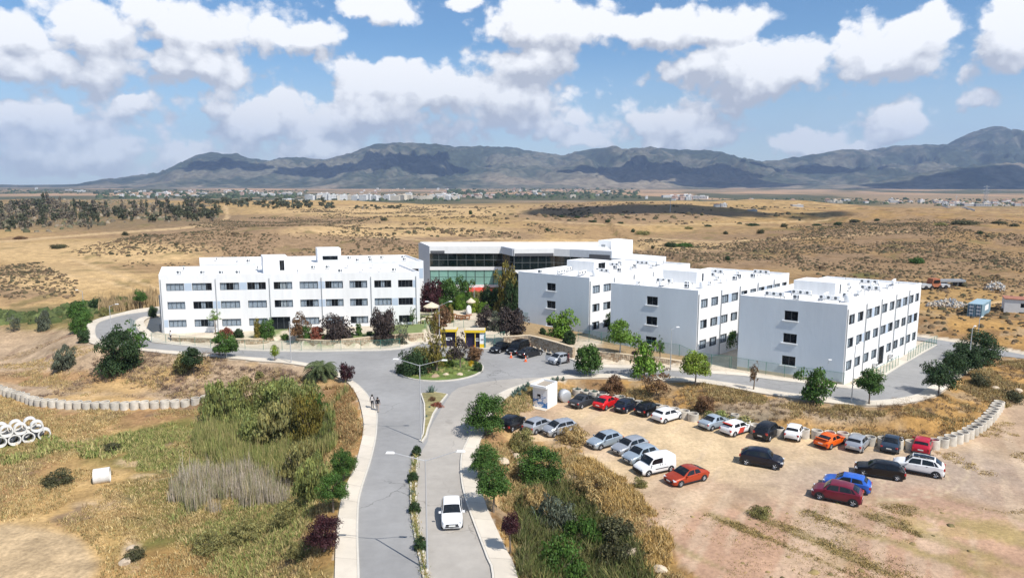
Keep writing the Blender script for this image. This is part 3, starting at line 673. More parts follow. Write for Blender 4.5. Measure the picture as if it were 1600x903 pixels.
me = np_mesh('mountains', np.stack([MX, MY, MZ], -1).reshape(-1, 3), np.stack([ii, ii + 1, ii + ncl + 1, ii + ncl], -1), mc.reshape(-1, 3), smooth=False)
M['mountain'] = mat('mountain_cover', (1, 1, 1), 1.0, var=0.55, scale=0.018, spec=0.05, attr='tint', coord='World')
me.materials.append(M['mountain']); tag(link('mountains', me), kind='structure')

def MG(px, py):
    """the point of the mountain range seen at a pixel"""
    x, f, d = ray(px, py)
    for Y in np.arange(5050, 9000, 20.0):
        X = x / f * Y; i = min(max(int(np.searchsorted(mx, X)) - 1, 0), len(mx) - 2); j = min(max(int(np.searchsorted(my, Y)) - 1, 0), len(my) - 2)
        if CAMH - d / f * Y < MZ[j, i]: return (X, Y, float(MZ[j, i]))
    return (x / f * 8600, 8600.0, CAMH - d / f * 8600)
# ------------------------------------------------------------------ buildings
def unit(a, b):
    d = math.hypot(b[0] - a[0], b[1] - a[1]); return ((b[0] - a[0]) / d, (b[1] - a[1]) / d), d
def facade(mb, p0, p1, z0, z1, ops, depth=0.18, m=0, mr=0):
    """wall face from p0 to p1 (left to right from outside) with real openings and reveals"""
    e, L = unit(p0, p1); n = (e[1], -e[0])
    us = sorted({0.0, L} | {o[0] for o in ops} | {o[1] for o in ops}); zs = sorted({z0, z1} | {o[2] for o in ops} | {o[3] for o in ops})
    pt = lambda u, z, d=0.0: (p0[0] + e[0] * u - n[0] * d, p0[1] + e[1] * u - n[1] * d, z)
    for i in range(len(us) - 1):
        for j in range(len(zs) - 1):
            um, zm = (us[i] + us[i + 1]) / 2, (zs[j] + zs[j + 1]) / 2
            if any(o[0] < um < o[1] and o[2] < zm < o[3] for o in ops): continue
            mb.quad(pt(us[i], zs[j]), pt(us[i + 1], zs[j]), pt(us[i + 1], zs[j + 1]), pt(us[i], zs[j + 1]), m)
    for a, b, c_, d_ in [o[:4] for o in ops]:
        mb.quad(pt(a, c_), pt(b, c_), pt(b, c_, depth), pt(a, c_, depth), mr); mb.quad(pt(a, d_, depth), pt(b, d_, depth), pt(b, d_), pt(a, d_), mr)
        mb.quad(pt(a, c_), pt(a, c_, depth), pt(a, d_, depth), pt(a, d_), mr); mb.quad(pt(b, c_, depth), pt(b, c_), pt(b, d_), pt(b, d_, depth), mr)
_wm = {}
def window_meshes(w, h, nmul, curtain):
    """frame, pane and curtain meshes in the opening's own frame: x along the wall, y inward, z up"""
    key = (round(w, 1), round(h, 1), nmul, curtain)
    if key in _wm: return _wm[key]
    w, h = key[0], key[1]; fr = MB(); t = 0.06
    fr.box((w / 2, .12, t / 2), (w, .06, t)); fr.box((w / 2, .12, h - t / 2), (w, .06, t)); fr.box((t / 2, .12, h / 2), (t, .058, h - 2 * t)); fr.box((w - t / 2, .12, h / 2), (t, .058, h - 2 * t))
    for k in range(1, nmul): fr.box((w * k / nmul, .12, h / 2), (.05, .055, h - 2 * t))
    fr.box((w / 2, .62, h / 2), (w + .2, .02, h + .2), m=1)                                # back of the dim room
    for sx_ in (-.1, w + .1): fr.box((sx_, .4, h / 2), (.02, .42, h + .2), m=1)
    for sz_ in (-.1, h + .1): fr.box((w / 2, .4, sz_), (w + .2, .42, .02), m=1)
    pn = MB(); pn.box((w / 2, .125, h / 2), (w - 2 * t, .012, h - 2 * t))
    cur = []
    for a, b, km in curtain:
        cb = MB(); x0, x1 = a * w + t, b * w - t; n = max(3, int((x1 - x0) / .11))
        for i in range(n):
            xa, xb = x0 + (x1 - x0) * i / n, x0 + (x1 - x0) * (i + 1) / n; ya, yb = .22 + .05 * (i % 2), .22 + .05 * ((i + 1) % 2)
            cb.quad((xa, ya, .05), (xb, yb, .05), (xb, yb, h - .08), (xa, ya, h - .08))
        cur.append(cb.mesh('curtain', M['blind' if km else 'curtain']))
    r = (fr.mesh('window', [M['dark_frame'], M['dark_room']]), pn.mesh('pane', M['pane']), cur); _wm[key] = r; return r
CUR = {'full': ((0, 1, 0),), 'gap': ((0, .34, 0), (.66, 1, 0)), 'left': ((.33, 1, 0),), 'right': ((0, .7, 0),), 'dark': (), 'blind': ((.32, .66, 1), (.66, 1, 0)), 'some': ((0, .22, 0), (.8, 1, 0)), 'mid': ((.38, .62, 0),)}
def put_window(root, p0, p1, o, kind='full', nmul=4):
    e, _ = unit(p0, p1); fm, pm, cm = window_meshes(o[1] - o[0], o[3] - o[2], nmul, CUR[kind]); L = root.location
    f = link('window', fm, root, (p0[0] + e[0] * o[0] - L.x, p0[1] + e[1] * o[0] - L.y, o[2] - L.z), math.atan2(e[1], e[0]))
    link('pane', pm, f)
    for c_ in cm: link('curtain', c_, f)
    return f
def on_wall(mb, p0, p1, u0, u1, z0, z1, proud, m=0, back=0.0):
    """a thin slab lying on a wall face"""
    e, _ = unit(p0, p1); n = (e[1], -e[0]); um = (u0 + u1) / 2; d = (proud - back) / 2
    mb.box((p0[0] + e[0] * um + n[0] * d, p0[1] + e[1] * um + n[1] * d, (z0 + z1) / 2), (u1 - u0, proud + back, z1 - z0), math.atan2(e[1], e[0]), m)
acm = MB()
acm.box((0, 0, .42), (.85, .34, .62)); acm.box((0, 0, .055), (.7, .3, .11), m=1); acm.tube((-.12, -.172, .43), (-.12, -.18, .43), .23, n=12, m=1); acm.box((.3, -.175, .43), (.16, .01, .4), m=1)
ACM = acm.mesh('air_conditioner', [M['white'], M['dark_frame']])
acf = MB()
for k in (-1, 0, 1): acf.box((k * .9, 0, .62), (.8, .3, .55)); acf.tube((k * .9 - .1, -.152, .62), (k * .9 - .1, -.16, .62), .2, n=10, m=1)
acf.box((0, .0, .3), (2.9, .08, .06), m=1)
for k in (-1.3, 1.3):
    for q_ in (-.15, .15): acf.tube((k, q_, 0), (k, q_, .33), .025, n=5, m=1)
ACF = acf.mesh('air_conditioner_rack', [M['white'], M['dark_frame']])
tank = MB(); tank.lathe([(0, .02), (.55, .02), (.58, .1), (.58, .95), (.4, 1.1), (0, 1.15)], n=14); TANK = tank.mesh('water_tank', M['white'], True)

def block(root, quad, ztop, zroof=10.15, name_front='front_wall', faces=None, thick=.22):
    """walls, parapet and flat roof over a four-corner footprint (front left, front right, back right, back left); returns nothing"""
    L = root.location; org = tuple(L)
    for i, nm in enumerate(('front_wall', 'side_wall', 'rear_wall', 'side_wall')):
        p0, p1 = quad[i], quad[(i + 1) % 4]; ops, m = faces.get(i, ([], M['wall_white'])); mb = MB()
        facade(mb, p0, p1, -0.6, ztop, ops); mb.build(nm, m, root, org=org)
    cx = sum(p[0] for p in quad) / 4; cy = sum(p[1] for p in quad) / 4
    inn = []
    for i in range(4):
        a, b, c_ = quad[i - 1], quad[i], quad[(i + 1) % 4]; e1, _ = unit(b, a); e2, _ = unit(b, c_); inn.append((b[0] + (e1[0] + e2[0]) * thick, b[1] + (e1[1] + e2[1]) * thick))
    mb = MB()
    for i in range(4):
        j = (i + 1) % 4
        mb.quad((*quad[i], ztop), (*quad[j], ztop), (*inn[j], ztop), (*inn[i], ztop)); mb.quad((*inn[i], ztop), (*inn[j], ztop), (*inn[j], zroof), (*inn[i], zroof))
    mb.build('parapet', M['wall_white'], root, org=org)
    mb = MB(); mb.add([(*p, zroof) for p in inn], [(0, 1, 2, 3)]); mb.build('roof', M['roof_white'], root, org=org)
def roof_box(root, quad, z0, z1, m, win=None):
    org = tuple(root.location); mb = MB()
    for i in range(4): facade(mb, quad[i], quad[(i + 1) % 4], z0, z1, [win[1]] if win and win[0] == i else [], m=0 if i == 3 or i == 0 and m else 0)
    mb.add([(*p, z1) for p in quad], [(0, 1, 2, 3)])
    r = mb.build('stair_tower', M['wall_white'], root, org=org)
    if win:
        o = put_window(root, quad[win[0]], quad[(win[0] + 1) % 4], win[1], win[2] if len(win) > 2 else 'dark', 2); 
    return r
def lc(FL, e, l, a, b): return (FL[0] + e[0] * a + l[0] * b, FL[1] + e[1] * a + l[1] * b)

LD = (math.cos(R(43.6)), math.sin(R(43.6)))
SIDE_COLS = [(.86, 2.75), (3.7, 5.7), (6.75, 8.7), (9.65, 11.65), (12.6, 14.55), (15.45, 17.4), (18.3, 20.2), (21.05, 22.95), (23.8, 25.7), (26.5, 28.2)]
SIDE_ROWS = [(7.72, 9.05), (4.62, 5.95), (1.57, 2.92)]
def right_block(tl, tr, L, label, small, doorcol=None, seed=1):
    FL, FR = P(*tl, 10.5), P(*tr, 10.5); e, W = unit(FL, FR)
    BR = (FR[0] + LD[0] * L, FR[1] + LD[1] * L); BL = (FL[0] + LD[0] * L, FL[1] + LD[1] * L)
    root = thing('dormitory_building', label, 'building', (*lc(FL, e, LD, W / 2, L / 2), 0), group='three white blocks with pale blue gable walls')
    rnd = random.Random(seed); fo = [(6.03, 7.78, a, b) for a, b in ((7.66, 8.98), (4.6, 5.9), (1.5, 2.8))]
    so_ = []; kinds = []
    for i, (a, b) in enumerate(SIDE_COLS):
        for j, (c_, d_) in enumerate(SIDE_ROWS):
            if i == 4 and j == 2: so_.append((a, b, .25, 2.92)); kinds.append('dark')
            else: so_.append((a, b, c_, d_)); kinds.append(rnd.choice(['full', 'full', 'right', 'left', 'gap', 'full']))
    block(root, [FL, FR, BR, BL], 10.5, faces={0: (fo, M['wall_blue']), 1: (so_, M['wall_white'])})
    org = tuple(root.location)
    for o in fo:
        put_window(root, FL, FR, o, 'dark', 2)
        mb = MB(); on_wall(mb, FL, FR, o[0] - .25, o[1] + .12, o[2] - .13, o[2] - .01, .14); mb.build('sill', M['white'], root, org=org)
    for o, k in zip(so_, kinds): put_window(root, FR, BR, o, k, 3)
    for u in (.15, 7.05 - .55, 12.1, 17.85, 23.4):
        mb = MB(); n = (LD[1], -LD[0]); q_ = (FR[0] + LD[0] * u + n[0] * .1, FR[1] + LD[1] * u + n[1] * .1)
        mb.tube((*q_, -.1), (*q_, 9.9), .065, n=6); mb.build('drainpipe', M['grey_metal'], root, org=org)
    for u0, u1, j in [(8.75, 9.6, 0), (14.6, 15.4, 1), (20.25, 21, 0), (5.75, 6.4, 1), (17.95, 18.25, 2), (22.98, 23.3, 0), (25.75, 26.45, 1)]:
        mb = MB(); on_wall(mb, FR, BR, u0, u1, SIDE_ROWS[j][0], SIDE_ROWS[j][1], .012); mb.build('wall_panel', M['panel_blue'], root, org=org)
    mb = MB(); on_wall(mb, FL, FR, -.02, W + .02, -.4, .32, .03); mb.build('plinth', M['plinth'], root, org=org)
    q4 = [lc(FL, e, LD, *t_) for t_ in ((3.4, 8.4), (9.0, 8.4), (9.0, 12.6), (3.4, 12.6))]
    roof_box(root, q4, 10.0, 12.1, 0, (1, (1.5, 2.05, 10.35, 11.75)) if small != 'win' else (1, (1.2, 3.2, 10.7, 11.8)))
    # rooftop plant
    for a, b, k in [(3.2, 2.2, 1), (6.6, 3.0, 1), (8.6, 5.6, 1), (10.2, 3.2, 1), (5.2, 6.2, 1), (10.6, 8.5, 1), (11.2, 12, 1), (8.4, 15.5, 1), (11.0, 16.5, 1), (6.0, 18, 1), (9.6, 19.5, 1), (11.6, 21.5, 1), (4.8, 22.5, 1), (8.0, 24, 1), (10.6, 26, 1)]:
        p = lc(FL, e, LD, a + rnd.uniform(-.4, .4), b + rnd.uniform(-.4, .4))
        typ = ACF if rnd.random() < .45 else ACM
        link('air_conditioner', typ, root, (p[0] - org[0], p[1] - org[1], 10.15), math.atan2(e[1], e[0]) + rnd.choice((0, 0, R(90), R(-90))))
        if rnd.random() < .6:
            mb = MB(); mb.tube((*p, 10.15), (p[0] + .1, p[1] + .9, 10.16), .035, n=5); mb.build('roof_pipe', M['dark_frame'], root, org=org); mb = MB(); mb.tube((p[0] + .8, p[1], 10.15), (p[0] + .8, p[1], 10.15 + rnd.uniform(.5, 1.1)), .03, n=5); mb.build('roof_pipe', M['dark_frame'], root, org=org)
    for a, b in ((12.2, 4.5), (3.0, 15.0)):
        p = lc(FL, e, LD, a, b); link('water_tank', TANK, root, (p[0] - org[0], p[1] - org[1], 10.15))
    return root, FL, FR, BR, BL, e
M['plinth'] = mat('plinth_render', (0.62, 0.55, 0.42), 0.9, var=0.08)
b1 = right_block((810, 424), (921, 434), 30, 'white three storey block with pale blue gable, farthest back of the three', 'win', seed=3)
b2 = right_block((955, 442), (1091, 454), 29, 'middle one of the three white blocks with pale blue gable walls', '', seed=4)
b3 = right_block((1157, 461), (1324.5, 476.5), 28.9, 'nearest of the three white blocks with its long windowed side in view', '', seed=5)
# wall lamp on the gable of the nearest block and two condensers on its long side
mb = MB(); e = b3[5]; n = (e[1], -e[0]); p = lc(b3[1], e, n, 11.9, 0)
mb.tube((*p, 2.5), (p[0] + n[0] * .9 + .3, p[1] + n[1] * .9, 3.2), .03, n=6); mb.box((p[0] + n[0] * 1.0 + .4, p[1] + n[1] * 1.0, 3.25), (.4, .2, .12), m=1); mb.build('wall_lamp', [M['galv'], M['lamp_white']], b3[0], org=tuple(b3[0].location))
for u, z in ((10.6, 1.0), (16.6, 1.25)):
    p = lc(b3[2], LD, (LD[1], -LD[0]), u, .35); o = link('air_conditioner', ACM, b3[0], (p[0] - b3[0].location.x, p[1] - b3[0].location.y, z - .6), R(43.6))

# --- left block: two parallel wings
LA, LB = (-59.73, 117.93), (-16.28, 122.59)
eL, WL = unit(LA, LB); dL_ = (-eL[1] * .92 - .22 * 0, eL[0]); dL_ = (math.cos(R(114)), math.sin(R(114)))
LBk, LAk = (LB[0] + dL_[0] * 13.2, LB[1] + dL_[1] * 13.2), (LA[0] + dL_[0] * 13.2, LA[1] + dL_[1] * 13.2)
Lroot = thing('dormitory_building', 'long white three storey block with rows of curtained windows facing the roundabout', 'building', (-41, 127, 0))
LC = [(1.1, 4.0), (5.31, 8.55), (9.87, 13.05), (14.38, 17.5), (18.79, 21.9), (23.15, 26.25), (27.47, 30.5), (31.61, 34.65), (35.85, 38.8), (39.98, 42.5)]
LR = [(7.78, 9.06), (4.62, 5.9), (1.5, 2.78)]
LK = ['full', 'right', 'some', 'mid', 'blind', 'full', 'left', 'gap', 'mid', 'dark'], ['full', 'mid', 'full', 'full', 'blind', 'gap', 'gap', 'gap', 'full', 'dark'], ['full', 'gap', 'full', 'full', None, 'full', 'full', 'blind', 'full', 'dark']
LK[0][2] = 'gap'; ops = []; kk = []
for i, (a, b) in enumerate(LC):
    for j, (z0, z1) in enumerate(LR):
        k_ = LK[j][i]
        if k_ is None: continue
        ops.append((a, b, z0 + .004 * (i - 4), z1 + .004 * (i - 4))); kk.append(k_)
door = (18.0, 21.3, .3, 2.95)
block(Lroot, [LA, LB, LBk, LAk], 10.5, faces={0: (ops + [door], M['wall_white'])})
org = tuple(Lroot.location)
for o, k_ in zip(ops, kk): put_window(Lroot, LA, LB, o, k_, 4)
put_window(Lroot, LA, LB, door, 'dark', 3).name = 'entrance_door'
for u in (.25, 9.2, 18.1, 26.85, 35.3, 43.1):
    q_ = lc(LA, eL, (eL[1], -eL[0]), u, .09); mb = MB(); mb.tube((*q_, 0), (*q_, 9.75), .06, n=6); mb.build('drainpipe', M['grey_metal'], Lroot, org=org)
for u0, u1, j in [(4.05, 5.26, 0), (13.1, 14.33, 0), (8.6, 9.1, 1), (9.3, 9.82, 1), (.35, 1.05, 2), (26.9, 27.42, 0), (26.3, 26.8, 0), (26.3, 26.8, 1), (26.9, 27.42, 1), (42.55, 43.0, 0), (38.85, 39.93, 1), (42.55, 43.0, 1)]:
    mb = MB(); on_wall(mb, LA, LB, u0, u1, LR[j][0], LR[j][1], .012); mb.build('wall_panel', M['panel_blue'], Lroot, org=org)
# left flank: dark service box and pipe
mb = MB(); on_wall(mb, LAk, LA, 10.4, 11.6, .5, 1.7, .5); mb.build('service_box', M['dark_frame'], Lroot, org=org)
mb = MB(); on_wall(mb, LAk, LA, 12.2, 12.6, 0, 7.0, .25); mb.build('duct', M['grey_metal'], Lroot, org=org)
# rear wing
RA, RB_ = (-59.9, 134.2), (-17.7, 139.9); RAk, RBk = (RA[0] + dL_[0] * 13, RA[1] + dL_[1] * 13), (RB_[0] + dL_[0] * 13, RB_[1] + dL_[1] * 13)
rops = [(38.9, 41.6, 7.6, 8.95), (38.9, 41.6, 4.5, 5.85)]
block(Lroot, [RA, RB_, RBk, RAk], 10.5, faces={0: (rops, M['wall_white'])})
for o in rops: put_window(Lroot, RA, RB_, o, 'dark', 3)
mb = MB(); on_wall(mb, RA, RB_, 41.7, 42.5, 7.0, 9.0, .012); mb.build('wall_panel', M['panel_blue'], Lroot, org=org)
qc = [(-44, 131), (-34, 132), (-34.5, 137), (-44.5, 136)]
mb = MB(); mb.prism(qc, 0, 10.3); mb.build('link_wing', M['wall_white'], Lroot, org=org)
q1 = [(-43.7, 122.9), (-39.6, 123.6), (-41.2, 127.2), (-45.3, 126.5)]
roof_box(Lroot, q1, 10.0, 13.1, 0, (0, (2.75, 3.55, 10.6, 12.4)))
q2 = [(-38.7, 139.6), (-34.2, 140.2), (-35.4, 143.2), (-39.9, 142.6)]
roof_box(Lroot, q2, 10.0, 13.0, 0, (0, (.9, 3.9, 10.65, 11.5)))
rnd = random.Random(12)
for u in np.arange(3, 42, 3.4):
    for d_, A_ in ((3.2, LA), (9.5, LA), (4, RA), (9, RA)):
        if rnd.random() < .72 and not (14 < u < 22 and d_ < 4 and A_ is LA) and not (17 < u < 27 and A_ is RA):
            p = lc(A_, eL, dL_, u + rnd.uniform(-.8, .8), d_ + rnd.uniform(-.8, .8)); link('air_conditioner', ACM, Lroot, (p[0] - org[0], p[1] - org[1], 10.15), rnd.choice((0, R(8), R(95))))

# --- glass fronted central building
GPX = [(677, 388.5), (785, 387), (803, 392.5), (862, 391.5), (887, 390), (948, 396)]
GP = [(-18.6, 158.5), (-2.2, 158.5), (0.45, 152.5), (9.2, 153.2), (12.6, 151.4), (21.0, 147.4)]
GB = thing('glass_building', 'white central building with green and dark glazed storeys and faceted front', 'building', (2, 160, 0)); org = tuple(GB.location)
M['fascia'] = mat('fascia_render', (0.72, 0.71, 0.69), 0.8, var=0.08, scale=.8, coord='World'); M['soffit'] = mat('dark_fascia', (0.10, 0.10, 0.105), 0.6, var=0.1)
M['floor_int'] = mat('interior_floor', (0.20, 0.19, 0.16), 0.8, var=0.3, scale=.6); M['fascia_grey'] = mat('fascia_grey', (0.48, 0.50, 0.53), 0.8, var=.08)
M['bar_dark'] = mat('bar_dark', (0.16, 0.17, 0.17), .5)
M['bar_green'] = mat('bar_green', (0.06, 0.10, 0.09), .5)
back = [(24, 158), (24, 176), (-22.5, 176)]
left_back = (-23.0, 168.0)
foot = GP + [(26, 150), (26, 172), (-20.5, 172)]
ZF = dict(g0=3.0, g1=6.35, b1=7.1, d1=10.15, top=11.75)
for i in range(5):
    p0, p1 = GP[i], GP[i + 1]; e, W = unit(p0, p1); n = (e[1], -e[0]); rz = math.atan2(e[1], e[0]); npan = max(2, int(round(W / 1.95)))
    mb = MB(); on_wall(mb, p0, p1, 0, W, ZF['d1'], ZF['top'], .35, back=.3); mb.build('fascia', M['fascia'] if i in (0, 2) else M['fascia_grey' if i in (4, 1) else 'fascia'], GB, org=org)
    mb = MB(); on_wall(mb, p0, p1, 0, W, ZF['g1'], ZF['b1'], .25, back=.3); mb.build('floor_band', M['fascia'], GB, org=org)
    mb = MB(); on_wall(mb, p0, p1, 0, W, 2.0, ZF['g0'], .30, back=.3); mb.build('floor_band', M['fascia'], GB, org=org)
    for z0, z1, gm in ((ZF['g0'], ZF['g1'], 'glass_green' if i == 0 else 'glass_dark'), (ZF['b1'], ZF['d1'], 'glass_dark')):
        zm = z0 + (z1 - z0) * .52
        for k in range(npan):
            for a, b in ((z0, zm), (zm, z1)):
                pb = MB(); on_wall(pb, p0, p1, W * k / npan + .04, W * (k + 1) / npan - .04, a + .04, b - .04, .02, back=.02); pb.build('glass_panel', M[gm], GB, org=org)
        mb = MB(); bw = .028 if z0 > 6.5 else .09
        for k in range(npan + 1):
            u = min(max(W * k / npan, .05), W - .05); on_wall(mb, p0, p1, max(0, u - bw), min(W, u + bw), z0, z1, .06, back=.08)
        on_wall(mb, p0, p1, .1, W - .1, zm - .035, zm + .035, .05, back=.07); mb.build('glazing_bars', M['bar_dark'] if gm == 'glass_dark' else M['bar_green'], GB, org=org)
    # shallow room behind the dark storey: floor, ceiling, back wall, columns, tables
    for z0, z1 in ((ZF['b1'], ZF['d1']), (ZF['g0'], ZF['g1'])):
        mb = MB(); q4 = [lc(p0, e, n, 0, -.35), lc(p0, e, n, W, -.35), lc(p0, e, n, W, -6), lc(p0, e, n, 0, -6)]
        mb.add([(*p, z0 + .01) for p in q4], [(0, 1, 2, 3)]); mb.add([(*p, z1 - .02) for p in q4], [(3, 2, 1, 0)], 1); mb.quad((*q4[3], z0), (*q4[2], z0), (*q4[2], z1), (*q4[3], z1), 1)
        for u in np.arange(2.2, W, 3.9): mb.box((*lc(p0, e, n, u, -1.2), (z0 + z1) / 2), (.45, .45, z1 - z0 - .1), rz, 2)
        for u in np.arange(1.0, W, 1.7): mb.box((*lc(p0, e, n, u + rnd.uniform(-.3, .3), rnd.uniform(-3.2, -1.6)), z0 + .75), (.9, .9, .05), rz, 3); mb.box((*lc(p0, e, n, u, -2.2), z0 + .38), (.3, .3, .72), rz, 1)
        mb.build('room', [M['floor_int'], M['dark_room'], M['column_green'] if 'column_green' in M else M.setdefault('column_green', mat('column_paint', (0.48, 0.52, 0.38), .8)), M['white']], GB, org=org)
mb = MB(); on_wall(mb, GP[0], GP[1], .2, 3.4, ZF['d1'] - .02, ZF['d1'] + .62, .37); mb.build('dark_fascia', M['soffit'], GB, org=org); mb = MB(); on_wall(mb, GP[2], GP[3], .1, 8.6, ZF['d1'] - .02, ZF['d1'] + .6, .37); mb.build('dark_fascia', M['soffit'], GB, org=org)
mb = MB(); on_wall(mb, GP[4], GP[5], 4.4, 9.0, ZF['d1'] - .4, ZF['d1'] + .75, .37); mb.build('dark_fascia', M['soffit'], GB, org=org)
mb = MB(); facade(mb, (-22.3, 167.5), GP[0], -.3, ZF['top'], [])
mb.build('side_wall', M['fascia_grey'], GB, org=org)
mb = MB(); mb.prism(GP + [(21.5, 170), (-22.3, 170)], ZF['top'] - .25, ZF['top'] - .02); mb.build('roof', M['roof_white'], GB, org=org)
mb = MB()
for i in range(5): facade(mb, GP[i], GP[i + 1], -.3, 2.0, [(1.2, min(6, unit(GP[i], GP[i + 1])[1] - .8), .0, 1.9)] if i in (0, 2) else [], .6)
mb.build('ground_floor_wall', M['wall_white'], GB, org=org)
mb = MB(); on_wall(mb, GP[0], GP[1], 1, 15.5, 0, 1.9, -.55, back=.6); mb.build('shopfront', M['glass_dark'], GB, org=org)
e, W = unit(GP[0], GP[1]); n = (e[1], -e[0]); mb = MB(); mb.add([(*lc(GP[0], e, n, 8.6, .3), 2.45), (*lc(GP[0], e, n, 17.5, .3), 2.45), (*lc(GP[0], e, n, 17.5, 2.4), 1.75), (*lc(GP[0], e, n, 8.6, 2.4), 1.75), (*lc(GP[0], e, n, 8.6, .3), 2.35), (*lc(GP[0], e, n, 17.5, .3), 2.35), (*lc(GP[0], e, n, 17.5, 2.4), 1.6), (*lc(GP[0], e, n, 8.6, 2.4), 1.6)], [(3, 2, 1, 0), (4, 5, 6, 7), (0, 1, 5, 4), (1, 2, 6, 5), (2, 3, 7, 6), (3, 0, 4, 7)]); mb.build('awning', M['red'], GB, org=org)
# white stair tower rising behind, with a grey door
T4 = [(19.3, 157.2), (22.0, 155.6), (27.2, 158.2), (24.4, 162.5)]
mb = MB(); facade(mb, T4[0], T4[1], 6, 13.2, [(.7, 1.7, 10.6, 12.3)], .1)
for i in (1, 2, 3): facade(mb, T4[i], T4[(i + 1) % 4], 6, 13.2, [])
mb.add([(*p, 13.2) for p in T4], [(0, 1, 2, 3)]); mb.build('stair_tower', M['wall_white'], GB, org=org)
mb = MB(); on_wall(mb, T4[0], T4[1], .7, 1.7, 10.6, 12.3, -.07, back=.1); mb.build('door', M['grey_metal'], GB, org=org)
mb = MB(); mb.prism([(19.5, 148.5), (30, 141), (33, 150), (24, 158)], 0, 10.3); mb.build('link_wing', M['wall_white'], GB, org=org)
# ------------------------------------------------------------------ plants: tapered trunks with limbs, crowns of many small leaf faces
def leaf_mat(name, c, rough=0.6, trans=0.14): 
    return mat(name, c, rough, spec=0.25, attr='tint', trans=trans)
LM = {'green': leaf_mat('leaf_green', (0.06, 0.122, 0.022)), 'bright': leaf_mat('leaf_bright', (0.13, 0.23, 0.03)), 'lime': leaf_mat('leaf_lime', (0.20, 0.27, 0.035)),
      'dark': leaf_mat('leaf_dark', (0.035, 0.065, 0.022)), 'purple': leaf_mat('leaf_purple', (0.055, 0.018, 0.022)), 'plum': leaf_mat('leaf_plum', (0.06, 0.045, 0.04)), 'olive': leaf_mat('leaf_olive', (0.26, 0.24, 0.09), trans=.25),
      'grey': leaf_mat('leaf_grey', (0.11, 0.125, 0.085)), 'brown': leaf_mat('leaf_brown', (0.15, 0.085, 0.04)), 'redgreen': leaf_mat('leaf_red', (0.26, 0.085, 0.05)), 'straw': leaf_mat('leaf_straw', (0.42, 0.30, 0.13)), 'rustbush': leaf_mat('leaf_rust', (0.18, 0.10, 0.05)),
      'yellow': leaf_mat('leaf_yellow', (0.62, 0.42, 0.02)), 'agave': leaf_mat('leaf_agave', (0.16, 0.225, 0.18)), 'palm': leaf_mat('leaf_palm', (0.085, 0.11, 0.042)), 'greybrown': leaf_mat('leaf_greybrown', (0.17, 0.145, 0.105)), 'pine': leaf_mat('leaf_pine', (0.075, 0.082, 0.045)), 'scrub': leaf_mat('leaf_scrub', (0.085, 0.085, 0.04)), 'autumn': leaf_mat('leaf_autumn', (0.17, 0.14, 0.03)), 'thicket': leaf_mat('leaf_thicket', (0.24, 0.265, 0.085), trans=.28)}
def leaves(cent, nrm, size, rng, elong=1.6):
    """one small folded leaf quad per centre"""
    n = len(cent); a = rng.normal(size=(n, 3)); t = np.cross(nrm, a); t /= np.linalg.norm(t, axis=1)[:, None] + 1e-9; b = np.cross(nrm, t)
    s = (size * rng.uniform(.6, 1.35, n))[:, None]
    V = np.stack([cent - t * s * elong / 2, cent + b * s / 2 + nrm * s * .12, cent + t * s * elong / 2, cent - b * s / 2 + nrm * s * .12], 1).reshape(-1, 3)
    return V, np.arange(n * 4).reshape(n, 4)
def crown(seed, nclump, nleaf, leaf, rx=1.0, rz=.85, clump=.38, shell=.55, flat=0.0, rim=.25, tintv=.35, openness=0.0):
    """unit crown: leaf clumps spread through an uneven ellipsoid, base at z=0, height 2*rz"""
    r = np.random.default_rng(seed); cs = []; tt = []; ns = []
    for k in range(nclump):
        d = r.normal(size=3); d /= np.linalg.norm(d)
        if d[2] < -.55: d[2] *= .5
        rad = (shell + (1 - shell) * r.random()) * (1 - clump * .55) * (1 + rim * (r.random() - .5))
        c0 = d * np.array([rx, rx, rz]) * rad
        cr = clump * r.uniform(.65, 1.2); m = max(6, int(nleaf / nclump * r.uniform(.7, 1.3)))
        q = r.normal(size=(m, 3)); q /= np.linalg.norm(q, axis=1)[:, None]; q[:, 2] = np.where(q[:, 2] < -.4, -q[:, 2] * .6, q[:, 2])
        rr = r.uniform(.55, 1.08, m)[:, None] ** .6
        cs.append(c0 + q * rr * cr * np.array([1, 1, .85])); nn = q + r.normal(size=(m, 3)) * .55; nn[:, 2] += .25
        ns.append(nn / np.linalg.norm(nn, axis=1)[:, None]); tt.append(np.clip((1 + tintv * (r.random() - .5) * 2) + r.normal(size=m) * .16, .35, 1.9))
    c0 = np.concatenate(cs); n0 = np.concatenate(ns); t0 = np.concatenate(tt); c0[:, 2] += rz
    V, F = leaves(c0, n0, leaf, r); hue = r.normal(size=len(t0)) * .06
    col = np.stack([t0 * (1 + hue), t0, t0 * (1 - hue)], -1).repeat(4, 0)
    return V, F, col
_crowns = {}
